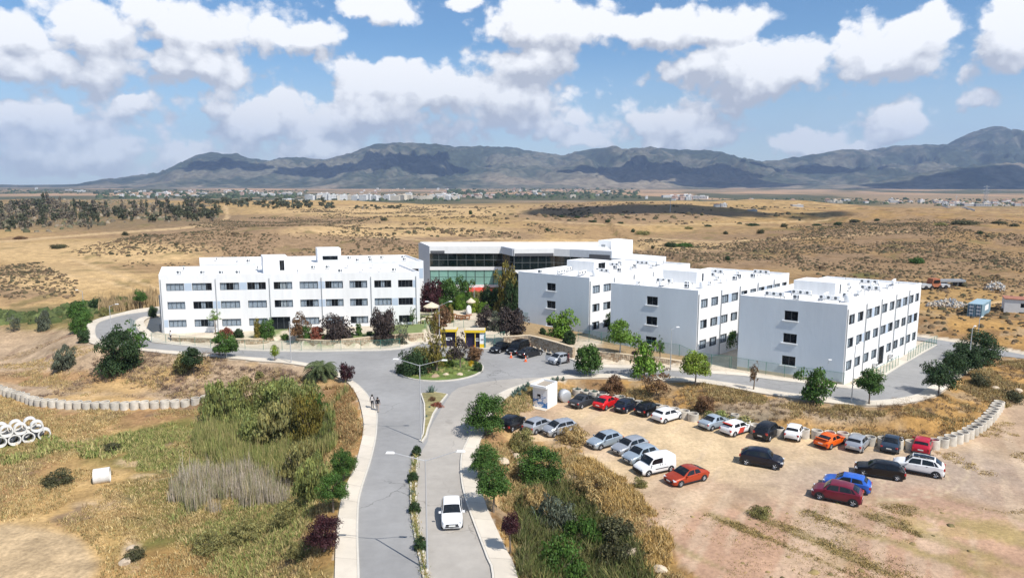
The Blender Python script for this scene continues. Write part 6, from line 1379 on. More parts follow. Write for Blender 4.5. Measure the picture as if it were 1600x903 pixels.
C_('parked_car', 'tiny silver city car with its doors open and a person beside it', (861, 571), (884, 566), SILVER, 'micro', 3.0, 1.68, 1.50, z=0.005, metal=.3, extra=open_door)
C_('white_car', 'white hatchback driving towards the camera in the right lane', (706.5, 830), (705.5, 800), WHITEP, 'hatch', 3.7, 1.64, 1.50, z=0.005)
# ------------------------------------------------------------------ concrete rings, stone walls, fences, lamps, kiosk, booths, people and the rest
rg2 = random.Random(9)
def ring_mesh(r, h, t=.10, soil=True):
    mb = MB(); mb.lathe([(r - t, h * .55), (r - t, h - .015), (r - t + .015, h), (r - .02, h), (r, h - .02), (r, -.25)], n=20)
    if soil: mb.lathe([(0, h * .62), (r - t, h * .56)], n=20, m=1)
    return mb.mesh('ring', [M['pipe'], M['ring_soil']], False)
M['ring_soil'] = mat('ring_soil', (0.26, 0.19, 0.12), 1.0, var=.3, scale=4)
def smooth_angle(me): me.polygons.foreach_set('use_smooth', [True] * len(me.polygons)); me.set_sharp_from_angle(angle=R(35)); return me
RINGS = [smooth_angle(ring_mesh(.60, 1.02)), smooth_angle(ring_mesh(.59, .98)), smooth_angle(ring_mesh(.61, 1.05))]
def ring_row(pts, lab, grp, spacing=1.24, skip=(), size=1.0):
    n = int(sum(math.dist(a, b) for a, b in zip(pts, pts[1:])) / spacing); out = []
    for i, p in enumerate(resample(pts, n)):
        if i in skip: continue
        o = link('concrete_ring', RINGS[rg2.randrange(3)], None, (p[0] + rg2.uniform(-.05, .05), p[1] + rg2.uniform(-.05, .05), zt(*p)), rg2.uniform(0, 6), size * rg2.uniform(.97, 1.03)); 
        o.rotation_euler = (rg2.uniform(-.04, .04), rg2.uniform(-.04, .04), o.rotation_euler[2]); tag(o, lab, 'concrete ring', grp); out.append(o)
    return out
pl = offset(PIPEL, -.45)
zs_ = [zt(*p) for p in pl]
n = int(sum(math.dist(a, b) for a, b in zip(pl, pl[1:])) / 1.22)
for i, p in enumerate(resample(pl, n)):
    if p[0] < -75: continue
    o = link('concrete_ring', RINGS[i % 3], None, (*p, min(zt(p[0], p[1] - .9), zt(p[0] - .5, p[1] - .8)) - .03), i * .7, 1.0); o.rotation_euler = (rg2.uniform(-.05, .05), rg2.uniform(-.05, .05), i * .7)
    tag(o, 'pale concrete ring standing in the curved row at the foot of the left bank', 'concrete ring', 'concrete rings along the left bank')
RINGPX = [(899, 618), (920, 622.5), (950, 631), (985, 640), (1010, 645), (1040, 648), (1065, 652), (1085, 655.5)]
for i, (px, py) in enumerate([(902, 618.5), (915, 620.5), (928, 622.5), (941, 624.5), (955, 628), (969, 630.5), (983, 634), (998, 638), (1012, 641), (1026, 644), (1038, 646), (1053, 650), (1069, 653), (1083, 657)]):
    x, y = P(px, py, -1.5); o = link('concrete_pot', RINGS[i % 3], None, (x, y, -1.55), i, (1.05, 1.05, .98))
    tag(o, ['concrete pot with an agave, first from the kiosk', 'concrete pot with an agave, second from the kiosk', 'concrete pot with an agave, third from the kiosk'][i] if i < 3 else 'pale concrete pot ring in the row behind the parked cars by the kiosk', 'concrete ring', 'concrete pots behind the first car row' if i >= 3 else None)
    if i in (0, 1, 2, 5, 6): agave(px, 0, 10 if i < 3 else 8, 'agave growing in the %s concrete pot from the kiosk' % ('first', 'second', 'third', '', '', 'sixth', 'seventh')[i], None, Vector((x, y, -.9)))
RW = [(1164, 670), (1190, 678), (1225, 682), (1262, 684), (1330, 691), (1400, 700), (1440, 702), (1475, 697), (1505, 687), (1530, 672), (1548, 655), (1560, 638)]
wpts = smooth_line(Ppoly(RW, -1.5), 4)
def z_in(p): return -1.55
n = int(sum(math.dist(a, b) for a, b in zip(wpts, wpts[1:])) / 1.25)
for i, p in enumerate(resample(wpts, n)):
    o = link('concrete_ring', RINGS[i % 3], None, (p[0], p[1], -1.55), i * 1.3, (1.0, 1.0, 1.0)); o.rotation_euler = (rg2.uniform(-.04, .04), rg2.uniform(-.04, .04), i)
    tag(o, 'pale concrete ring in the curved wall behind the right-hand cars', 'concrete ring', 'concrete rings round the right side of the car park')
o = link('concrete_ring', RINGS[0], None, (*P(1148, 656, -1.1), -1.2), 0, .8); tag(o, 'small pale concrete block ring behind the rally hatchback', 'concrete ring')
# stacked pipes lying in the left field
pm_ = MB(); pm_.lathe([(.52, -.5), (.52, .5), (.56, .52), (.64, .52), (.66, .5), (.66, -.5), (.64, -.52), (.56, -.52), (.52, -.5)], n=24, axis='Y'); PIPE = smooth_angle(pm_.mesh('pipe', M['pipe_white']))
g0 = G(70, 685); g1 = G(-30, 703); ev = Vector((g1.x - g0.x, g1.y - g0.y, 0)).normalized(); yaw = math.atan2(ev.y, ev.x) - math.pi
for row, (off, num) in enumerate(((0, 7), (.66, 6))):
    for i in range(num):
        p = g0 + ev * (off + 1.34 * i + (.25 if i > 0 else 0)); o = link('concrete_pipe', PIPE, None, (p.x, p.y, zt(p.x, p.y) + .62 + row * 1.13), yaw + rg2.uniform(-.06, .06)); tag(o, ('white concrete pipe in the bottom row of the pile at the left edge' if row == 0 else 'white concrete pipe on top of the pile at the left edge'), 'concrete pipe', 'bottom row of the pipe pile' if row == 0 else 'top row of the pipe pile')
nb = Vector((-ev.y, ev.x, 0)) * (1 if -ev.y * 0 + ev.x < 0 else -1)
nb = Vector((ev.y, -ev.x, 0)); nb = nb if nb.y > 0 else -nb
for row, (off, num) in enumerate(((.5, 5), (1.2, 4))):
    for i in range(num):
        p = g0 + ev * (off + 1.4 * i) + nb * 1.7; o = link('concrete_pipe', PIPE, None, (p.x, p.y, zt(p.x, p.y) + .62 + row * 1.13), yaw + rg2.uniform(-.08, .08)); tag(o, 'white concrete pipe in the back rank of the pile at the left edge', 'concrete pipe', 'back rank of the pipe pile')
g = G(160, 752); root = thing('broken_pipe', 'short white double concrete pipe lying alone in the dry grass', 'concrete pipe', g, .42)
for k, dx in enumerate((-.42, .42)): o = link('pipe_section', PIPE, root, (dx * .87, 0, .62)); o.rotation_euler = (0, 0, R(90)); o.scale = (1.2, .72, 1.2)

# stone retaining walls: one bedded body with separate coping stones
def stone_wall(name, label, px, heights, th=.45, zb=-.3):
    pts = smooth_line(Ppoly(px), 4); n = int(sum(math.dist(a, b) for a, b in zip(pts, pts[1:])) / .55); pts = resample(pts, n + 1); hs = np.interp(np.linspace(0, 1, n + 1), np.linspace(0, 1, len(heights)), heights); bk = offset(pts, th)
    g = pts[len(pts) // 2]; root = thing(name, label, 'stone wall', (g[0], g[1], 0)); org = tuple(root.location); mb = MB(); cp = MB(); rr = random.Random(5)
    for i in range(n):
        a, b, c_, d_ = pts[i], pts[i + 1], bk[i + 1], bk[i]; h0, h1 = hs[i], hs[i + 1]
        mb.quad((*a, zb), (*b, zb), (*b, h1), (*a, h0), 0); mb.quad((*d_, zb), (*a, zb), (*a, h0), (*d_, h0)) if i == 0 else None; mb.quad((*b, zb), (*c_, zb), (*c_, h1), (*b, h1)) if i == n - 1 else None; mb.quad((*a, h0), (*b, h1), (*c_, h1), (*d_, h0))
        rows = max(1, int(h0 / .30)); nx, ny = (a[1] - b[1]), (b[0] - a[0]); l_ = math.hypot(nx, ny); nx, ny = -nx / l_, -ny / l_
        for r_ in range(rows):                                       # rubble: each stone stands a little proud of the bed
            for q_ in range(2):
                u0 = q_ / 2 + .02 + .07 * rr.random(); u1 = (q_ + 1) / 2 - .03; z0 = h0 * r_ / rows + .03; z1 = h0 * (r_ + 1) / rows - .03; pr = rr.uniform(.02, .07); jj = lambda: rr.uniform(-.03, .03)
                A = (a[0] + (b[0] - a[0]) * u0, a[1] + (b[1] - a[1]) * u0); B = (a[0] + (b[0] - a[0]) * u1, a[1] + (b[1] - a[1]) * u1); A2 = (A[0] + (B[0] - A[0]) * .12 + nx * pr, A[1] + (B[1] - A[1]) * .12 + ny * pr); B2 = (B[0] - (B[0] - A[0]) * .12 + nx * pr, B[1] - (B[1] - A[1]) * .12 + ny * pr)
                vs = [(*A, z0 + jj()), (*B, z0 + jj()), (*B, z1 + jj()), (*A, z1 + jj()), (*A2, z0 + .04), (*B2, z0 + .04 + jj()), (*B2, z1 - .04), (*A2, z1 - .04 + jj())]
                cp.add(vs, [(4, 5, 6, 7), (0, 1, 5, 4), (1, 2, 6, 5), (2, 3, 7, 6), (3, 0, 4, 7)], rr.randrange(3))
    mb.build('wall_body', M['stone_bed'], root, org=org); o = cp.build('rubble_stones', [M['stone_tan'], M['stone_b'], M['stone_c']], root, org=org); o['kind'] = 'stuff'
    i0 = 0; ct = offset(pts, -.06); cb = offset(pts, th + .04)
    mb = MB()
    for i in range(n):
        a, b, c_, d_ = ct[i], ct[i + 1], cb[i + 1], cb[i]; h0, h1 = hs[i], hs[i + 1]
        mb.quad((*a, h0 + .10), (*b, h1 + .10), (*c_, h1 + .10), (*d_, h0 + .10)); mb.quad((*a, h0), (*b, h1), (*b, h1 + .10), (*a, h0 + .10))
    mb.build('coping', M['coping'], root, org=org); return root
M['stone_bed'] = mat('wall_mortar', (0.36, 0.285, 0.20), 1.0, var=.2, scale=3); M['stone_b'] = mat('rubble_stone_pale', (0.54, 0.44, 0.32), .95, var=.25, scale=3, bump=.02); M['stone_c'] = mat('rubble_stone_brown', (0.36, 0.26, 0.17), .95, var=.25, scale=3, bump=.02); M['coping'] = mat('coping_render', (0.58, 0.47, 0.33), .9, var=.1)
stone_wall('stone_wall', 'low tan stone wall left of the entrance path of the left block', [(268, 531.5), (300, 534), (338, 536), (380, 537.5), (410, 536), (428, 532)], (.35, .62, .75, .75, .6))
stone_wall('stone_wall', 'curved tan stone wall between the entrance path and the gate', [(462, 533), (470, 539), (505, 543.5), (537, 542.5), (569, 540), (595, 537.5), (625, 535.5), (662, 532.5)], (.5, 1.0, 1.15, 1.2, 1.3, 1.3, 1.25))
stone_wall('stone_wall', 'tall brown stone wall behind the parked black cars', [(787, 545), (806, 544.5), (825, 543.5), (850, 549), (872, 555), (895, 561)], (1.9, 1.95, 1.9, 1.85, 1.7))
stone_wall('stone_wall', 'low tan stone wall before the middle blue gable', [(925, 562), (940, 564), (960, 565), (985, 567), (1010, 568), (1034, 569), (1066, 571)], (1.35, 1.25, 1.15, 1.0, .8, .55))

# fences of green posts, rails and wire mesh
def fence(label, pts, h=1.75, step=2.4, rail=True, zoff=0.0):
    L_ = sum(math.dist(a, b) for a, b in zip(pts, pts[1:])); n = max(2, int(L_ / step)); ps = resample(pts, n + 1); g = ps[n // 2]; root = thing('mesh_fence', label, 'fence', (g[0], g[1], zt(*g) + zoff)); org = tuple(root.location)
    pm = MB(); pm.tube((0, 0, -.3), (0, 0, h), .032, n=6); PMsh = pm.mesh('post', M['fence_green'])
    zz = [max(zt(*p), -.12) + zoff for p in ps]
    for p, z_ in zip(ps, zz): link('post', PMsh, root, (p[0] - org[0], p[1] - org[1], z_ - org[2]))
    for i in range(n):
        mb = MB(); a, b = ps[i], ps[i + 1]; mb.quad((*a, zz[i] + .06), (*b, zz[i + 1] + .06), (*b, zz[i + 1] + h - .05), (*a, zz[i] + h - .05)); mb.build('mesh_panel', M['mesh_green'], root, org=org)
    if rail:
        mb = MB()
        for i in range(n): mb.tube((*ps[i], zz[i] + h - .02), (*ps[i + 1], zz[i + 1] + h - .02), .02, n=5)
        mb.build('rail', M['fence_green'], root, org=org)
    return root
fence('green mesh fence along the road before the left block', smooth_line(Ppoly([(237, 534.5), (262, 537), (290, 540), (340, 544.5), (400, 547.3), (475, 549), (536, 548), (595, 546.5), (625, 544)]), 3), 1.7, 3.0)
fence('green mesh fence above the stone wall before the farthest gable', Ppoly([(815, 516.5), (835, 518.5), (850, 520), (880, 525)]), 1.7, 2.2)
fence('green mesh fence between the farthest and middle gables', Ppoly([(903, 541), (925, 545), (953, 548), (981, 549)]), 1.8, 2.0)
fence('long green mesh fence before the middle gable', Ppoly([(985, 552), (1030, 558), (1067, 562.5), (1112, 571), (1140, 573.5)]), 1.75, 2.3)
fence('long green mesh fence before the nearest gable', Ppoly([(1142, 574.5), (1178, 580.5), (1212, 586), (1270, 594.5), (1318, 601.5)]), 1.75, 2.3)
fence('green fence along the pavement by the long side, lower section', Ppoly([(1350, 600), (1374.5, 589), (1403, 572)]), 1.7, 1.3)
fence('green fence along the pavement by the long side, upper section', Ppoly([(1418, 565), (1440, 551), (1463, 539)]), 1.7, 1.3)
fence('blue green gate fence between the booths and the black cars', Ppoly([(757, 544.5), (773, 544), (788, 543)]), 2.3, 1.7)
fence('green fence behind the left end of the left block road', Ppoly([(204, 512), (212, 517)]), 1.9, 1.0)
fence('short thin mesh fence across the cafe path behind the booths', Ppoly([(664, 523), (690, 517), (722, 511), (742, 513)]), 1.5, 2.0)

# street lamps
def lamp(px, py, top, arms, label, group=None, head=.6, pos=None):
    g = G(px, py) if pos is None else pos; k = mpp(g); H = (CAMH - g.z) - 0.0
    # height from the pixel of the pole top, standing upright over the foot
    x, f, d = ray(px, top); t_ = g.y / f; H = (CAMH - d * t_) - g.z
    root = thing('street_lamp', label, 'street lamp', g, 0, group); mb = MB(); mb.tube((0, 0, -.2), (0, 0, .5), .095, .085, 10); mb.tube((0, 0, .5), (0, 0, H), .07, .042, 10); mb.build('pole', M['galv'], root)
    mb = MB(); mb.box((0, 0, .04), (.36, .36, .08)); mb.build('base_plate', M['galv'], root)
    for ax, ay, rise in arms:
        L_ = math.hypot(ax, ay); u = (ax / L_, ay / L_); mb = MB(); mb.tube((0, 0, H - .08), (ax, ay, H + rise), .03, .022, 8); mb.build('arm', M['galv'], root)
        mb = MB(); rz = math.atan2(ay, ax); mb.box((ax + u[0] * head / 2, ay + u[1] * head / 2, H + rise + .03), (head, .22, .10), rz, 0, .75); mb.box((ax + u[0] * head / 2, ay + u[1] * head / 2, H + rise - .04), (head * .7, .18, .03), rz, 1); mb.build('lamp_head', [M['lamp_white'], M['headlight']], root)
    return root
lamp(668, 893, 718, [(-2.05, .1, .42), (2.05, -.1, .62)], 'tall double armed street lamp on the median nearest the camera')
lamp(658, 690, 570, [(-2.1, .1, .55), (2.2, -.1, .50)], 'tall double armed street lamp at the foot of the upper median')
lamp(687, 546, 477.5, [(-1.6, 0, .65), (1.5, 0, .65)], 'double armed street lamp behind the roundabout by the yellow booth')
lamp(455, 569, 502, [(.85, 0, .35)], 'single armed street lamp above the palm on the left road', head=.6)
lamp(175, 527, 478, [(1.0, 0, .30)], 'single armed street lamp at the left road bend', head=.6)
lamp(1047, 590, 514, [(.55, 0, .25)], 'slim street lamp on the kerb before the middle blue gable', head=.5)
lamp(1330, 632, 540, [(.7, .5, .25)], 'tall grey lamp pole before the corner of the nearest block', head=.6)
lamp(1513, 578, 513, [(.5, .4, .2)], 'grey lamp pole among the dark trees at the road bend', head=.5)
lamp(1526, 545, 498, [(.5, .4, .2)], 'thin pole behind the dark trees near the blue container', head=.5)
lamp(131, 483, 455, [(-.9, 0, .25)], 'thin lamp pole standing beyond the left road bend', head=.5)
lamp(741, 487, 449, [(-.6, 0, .15), (1.3, 0, .1)], 'thin dark lamp post in the cafe garden', head=.4)

# kiosk with a blue splashed front
gk = [P(832.5, 634, -1.45), P(855.5, 638.8, -1.45), P(870.5, 630.5, -1.45)]; gk.append((gk[0][0] + gk[2][0] - gk[1][0], gk[0][1] + gk[2][1] - gk[1][1])); zk = -1.5
ek, wk = unit(gk[0], gk[1]); nk = (ek[1], -ek[0]); Kr = thing('kiosk', 'small white kiosk with blue splashes and a dark screen on its front', 'kiosk', (gk[0][0] + ek[0] * wk / 2, gk[0][1] + ek[1] * wk / 2, zk)); org = tuple(Kr.location); HK = 2.62
mb = MB(); facade(mb, gk[0], gk[1], zk - .3, zk + HK, [(.60, 1.12, zk + 1.12, zk + 1.72)], .1); 
for i in (1, 2, 3): facade(mb, gk[i], gk[(i + 1) % 4], zk - .3, zk + HK, [])
mb.build('wall', M['white'], Kr, org=org)
ov = .12; ro = [lc(gk[0], ek, nk, -.12, .45), lc(gk[1], ek, nk, .03, .45), gk[2], gk[3]]; ii_ = [lc(gk[0], ek, nk, .1, .2), lc(gk[1], ek, nk, -.18, .2), lc(gk[2], ek, nk, -.18, -.18), lc(gk[3], ek, nk, .12, -.18)]
mb = MB()
for i in range(4):
    j = (i + 1) % 4; mb.quad((*ro[i], zk + HK + .3), (*ro[j], zk + HK + .3), (*ii_[j], zk + HK + .3), (*ii_[i], zk + HK + .3)); mb.quad((*ii_[i], zk + HK + .3), (*ii_[j], zk + HK + .3), (*ii_[j], zk + HK + .05), (*ii_[i], zk + HK + .05)); mb.quad((*ro[i], zk + HK + .01), (*ro[j], zk + HK + .01), (*ro[j], zk + HK + .3), (*ro[i], zk + HK + .3))
mb.add([(*p, zk + HK + .01) for p in ro], [(3, 2, 1, 0)]); mb.build('parapet', M['white'], Kr, org=org)
mb = MB(); mb.add([(*p, zk + HK + .06) for p in ii_], [(0, 1, 2, 3)]); mb.build('roof', M['joint'], Kr, org=org)
mb = MB(); on_wall(mb, gk[0], gk[1], .62, 1.10, zk + 1.14, zk + 1.70, -.05, back=.09); on_wall(mb, gk[0], gk[1], .66, .95, zk + 1.2, zk + 1.4, -.02, 1, back=.04); mb.build('screen', [M['black'], M['blind']], Kr, org=org)
sp = bpy.data.materials.new('blue_splash_print'); sp.use_nodes = True; t = NT(sp.node_tree); b_ = t.n['Principled BSDF']; geo = t.node('ShaderNodeTexCoord').outputs['Object']; nzs = t.noise(geo, 1.6, 5, .62); sepz = t.node('ShaderNodeSeparateXYZ', {0: geo}); hh_ = t.math('MULTIPLY_ADD', t.math('ABSOLUTE', t.math('SUBTRACT', sepz.outputs[2], .75)), -.16, .62)
t.put(b_, 'Base Color', t.mix(t.ramp(t.math('ADD', nzs, t.math('SUBTRACT', hh_, .5)), .52, .60), (.76, .78, .80), (.02, .16, .45))); t.put(b_, 'Roughness', .5)
mb = MB(); on_wall(mb, gk[0], gk[1], .03, wk - .03, zk + .06, zk + 1.08, .012); on_wall(mb, gk[0], gk[1], 1.16, wk - .03, zk + 1.1, zk + 2.3, .012); mb.build('printed_panel', sp, Kr, org=org)
mb = MB(); mb.prism([lc(gk[0], ek, nk, -.25, .8), lc(gk[1], ek, nk, .1, .8), lc(gk[1], ek, nk, .1, 0), lc(gk[0], ek, nk, -.25, 0)], zk - .2, zk + .08); mb.build('step', M['concrete_pale'], Kr, org=org)
mb = MB(); q4 = Ppoly([(797, 629), (806, 623.5), (818, 627), (810, 632)], -1.35); mb.prism(q4, -1.6, -1.0); tag(mb.build('concrete_slab', M['concrete_pale']), 'low pale concrete slab on the grass left of the kiosk', 'slab')
# coil of grey pipe beside the kiosk
g = G(882, 627.5); root = thing('pipe_coil', 'grey rolled bundle wrapped in silver sheet between kiosk and concrete pots', 'roll', g, .5)
for k in range(4):
    mb = MB(); m_ = 26
    pr = [(.62 + .12 * math.cos(t_), .12 * math.sin(t_)) for t_ in np.linspace(0, 2 * math.pi, 9)]; mb.lathe(pr, (0, -.3 + k * .2, .73), n=m_, axis='Y'); o = mb.build('coil', M['grey_metal'] if k % 2 else M['galv'], root, smooth=True)
mb = MB(); mb.lathe([(0, -.46), (.5, -.45), (.78, -.38), (.82, 0), (.80, .38), (.5, .46), (0, .47)], (0, 0, .8), n=20, axis='Y'); mb.build('wrap', M['galv'], root, smooth=True)

# yellow roofed machine booths at the gate
def booth(label, x0, x1, y, zt_=2.75, poster=None, dep=2.0):
    a, b = P(x0, y, 0), P(x1, y, 0); e, w_ = unit(a, b); n = (e[1], -e[0]); root = thing('machine_booth', label, 'booth', (*lc(a, e, n, w_ / 2, 0), 0)); org = tuple(root.location); rz = math.atan2(e[1], e[0])
    mb = MB(); mb.box((*lc(a, e, n, w_ / 2, -dep / 2 + .2), zt_), (w_ + .3, dep, .34), rz); mb.build('canopy', M['yellow'], root, org=org)
    mb = MB(); mb.box((*lc(a, e, n, w_ / 2, -dep / 2 + .2), zt_ + .23), (w_ + .1, dep - .2, .06), rz); mb.build('canopy_top', M['parasol'], root, org=org)
    mb = MB(); mb.box((*lc(a, e, n, w_ / 2, -.9), zt_ / 2), (w_ - .1, 1.2, zt_ - .4), rz); mb.build('cabinet', M['navy'], root, org=org)
    for u in (.05, w_ * .52 if poster else w_ - .05): mb = MB(); mb.box((*lc(a, e, n, u, .02), zt_ / 2 - .1), (.12, .12, zt_ - .2), rz); mb.build('post', M['yellow'], root, org=org)
    mb = MB(); mb.box((*lc(a, e, n, w_ * (.66 if poster else .5), -.27), 1.35), (.95, .06, .45), rz); mb.box((*lc(a, e, n, w_ * (.61 if poster else .45), -.23), 1.40), (.32, .03, .25), rz, 1); mb.box((*lc(a, e, n, w_ * (.72 if poster else .58), -.23), 1.40), (.26, .03, .25), rz, 1); mb.build('screen', [M['white'], M['dark_frame']], root, org=org)
    if poster:
        mb = MB(); mb.box((*lc(a, e, n, w_ * .88, -.05), 1.32), (w_ * .25, .10, 2.5), rz); mb.build('poster_board', M['white'], root, org=org)
        mb = MB(); mb.box((*lc(a, e, n, w_ * .88, .006), .42), (w_ * .24, .02, .62), rz); mb.build('poster_band', M['yellow'], root, org=org)
        mb = MB(); mb.box((*lc(a, e, n, w_ * .88, .006), 1.42), (w_ * .15, .02, .30), rz - 0); mb.box((*lc(a, e, n, w_ * .83, .006), 2.35), (w_ * .05, .02, .12), rz); mb.build('poster_print', M['grey_metal'], root, org=org)
        mb = MB(); mb.box((*lc(a, e, n, w_ + .08, -.2), 1.3), (.2, .4, 2.6), rz); mb.build('side_panel', M['panel_teal'], root, org=org)
    return root
M['panel_teal'] = mat('teal_panel', (.10, .28, .36), .5)
booth('left machine booth with yellow canopy behind the roundabout trees', 690, 713, 543)
booth('right machine booth with yellow canopy and a white poster', 727, 757, 544.3, poster=True)
def cone(px, py, lab):
    g = G(px, py); g.z = .0; root = thing('traffic_cone', lab, 'traffic cone', g); mb = MB(); mb.box((0, 0, .03), (.42, .42, .05)); mb.tube((0, 0, .055), (0, 0, .85), .17, .035, 14); mb.build('body', M['orange'], root); mb = MB(); mb.tube((0, 0, .36), (0, 0, .56), .116, .088, 14, cap=False); mb.build('white_band', M['white'], root)
cone(798.5, 560, 'orange traffic cone before the tall black people carrier'); cone(821.3, 566, 'orange traffic cone at the left end of the dark grey saloon')
cone(741, 549, 'orange traffic cone behind the roundabout beside the booth')

# cafe terrace: parasols, white sculpture, tables, benches
def parasol(px, py, w_, lab, hz_=2.6):
    g = G(px, py); k = mpp(g); r_ = w_ * k / 2; root = thing('parasol', lab, 'parasol', g); mb = MB(); mb.tube((0, 0, -.1), (0, 0, hz_ + .5), .04, n=8); mb.build('pole', M['galv'], root)
    for i in range(8):
        a0, a1 = i * math.pi / 4 + .2, (i + 1) * math.pi / 4 + .2; mb = MB(); mb.add([(0, 0, hz_ + .75), (r_ * math.cos(a0), r_ * math.sin(a0), hz_), (r_ * math.cos(a1), r_ * math.sin(a1), hz_), (r_ * math.cos(a0), r_ * math.sin(a0), hz_ - .2), (r_ * math.cos(a1), r_ * math.sin(a1), hz_ - .2)], [(0, 1, 2), (1, 3, 4, 2)]); mb.build('canopy_panel', M['parasol'], root)
parasol(675, 500, 26, 'large cream parasol at the corner of the left block'); parasol(736, 491, 15, 'cream parasol behind the white sculpture')
g = G(732.5, 492); root = thing('sculpture', 'smooth white standing egg shaped sculpture in the cafe garden', 'sculpture', g); mb = MB(); mb.lathe([(0, 0), (.42, .05), (.55, .5), (.56, 1.0), (.46, 1.5), (.28, 1.85), (0, 1.98)], n=20); mb.build('stone', M['white'], root, True); mb = MB(); mb.box((0, 0, -.1), (1.2, 1.2, .3)); mb.build('plinth', M['rust'], root)
for i, (px, py) in enumerate([(664, 497), (672, 501), (680, 495), (662, 505), (710, 497), (720, 499), (728, 499)]):
    g = G(px, py); wd = M['wood'] if px > 700 else M['parasol']; root = thing('cafe_table', 'pale table on the terrace beside the left block' if px < 700 else 'orange brown wooden table in the cafe garden', 'table', g, i * .5, 'pale terrace tables' if px < 700 else 'wooden cafe tables'); mb = MB(); mb.box((0, 0, .74), (1.6, .8, .06)); mb.build('tabletop', wd, root)
    for sx_, sy_ in ((-.7, -.3), (.7, -.3), (-.7, .3), (.7, .3)): mb = MB(); mb.box((sx_, sy_, .35), (.07, .07, .72)); mb.build('leg', wd, root)
    for sy_ in (-.7, .7): mb = MB(); mb.box((0, sy_, .44), (1.5, .3, .05)); mb.box((-.6, sy_, .2), (.06, .26, .42)); mb.box((.6, sy_, .2), (.06, .26, .42)); mb.build('bench', wd, root)
# rocks
def rock(px, py, w_, lab, m, flat=.6, grp=None, seed=0):
    g = G(px, py); k = mpp(g); s_ = w_ * k / 2; bm = bmesh.new(); bmesh.ops.create_icosphere(bm, subdivisions=2, radius=1); rr = np.random.default_rng(int(px * 3 + py)); 
    for v in bm.verts: v.co *= .72 + .55 * float(fbm(np.array([v.co.x * 1.3 + px]), np.array([v.co.y * 1.3 + v.co.z * 2.1 + py]), 3, 7)[0])
    for v in bm.verts: v.co = Vector((v.co.x * s_, v.co.y * s_ * .8, v.co.z * s_ * flat))
    me = bpy.data.meshes.new('rock'); bm.to_mesh(me); bm.free(); me.materials.append(m); o = link('boulder', me, None, (g.x, g.y, g.z + s_ * flat * .35), px); tag(o, lab, 'rock', grp)
for px, py, w_, lab, m in [(680, 591, 18, 'flat reddish boulder on the roundabout lawn', 'stone_c'), (697, 588, 13, 'pale boulder right of the reddish one on the roundabout', 'stone_b'), (719, 588, 15, 'tan boulder on the right of the roundabout lawn', 'stone_b'), (733, 582, 9, 'small tan boulder at the right rim of the roundabout', 'stone_b'), (785, 723, 22, 'large tan boulder beside the two green trees on the right', 'stone_b'), (806, 714, 16, 'grey tan boulder in the gully above the fig bush', 'stone_tan'), (820, 706, 12, 'pale boulder at the top of the gully rock heap', 'stone_b'), (797, 706, 12, 'brown boulder at the back of the gully rock heap', 'stone_c'), (812, 726, 13, 'low tan boulder against the fig bush', 'stone_tan'), (990, 868, 26, 'pale earth boulder on the gully edge', 'stone_tan'), (1030, 892, 22, 'tan boulder at the bottom of the gully edge', 'stone_b'), (935, 802, 12, 'pale boulder among the golden grass', 'stone_b'), (205, 858, 14, 'pale rock in the grass at bottom left', 'stone_tan'), (196, 880, 18, 'grey rock at the bottom left by the bare patch', 'stone_tan'), (1555, 608, 10, 'pale rock on the slope right of the road bend', 'stone_b'), (1590, 612, 12, 'pale rock at the right edge on the slope', 'stone_b')]: rock(px, py, w_, lab, M[m])

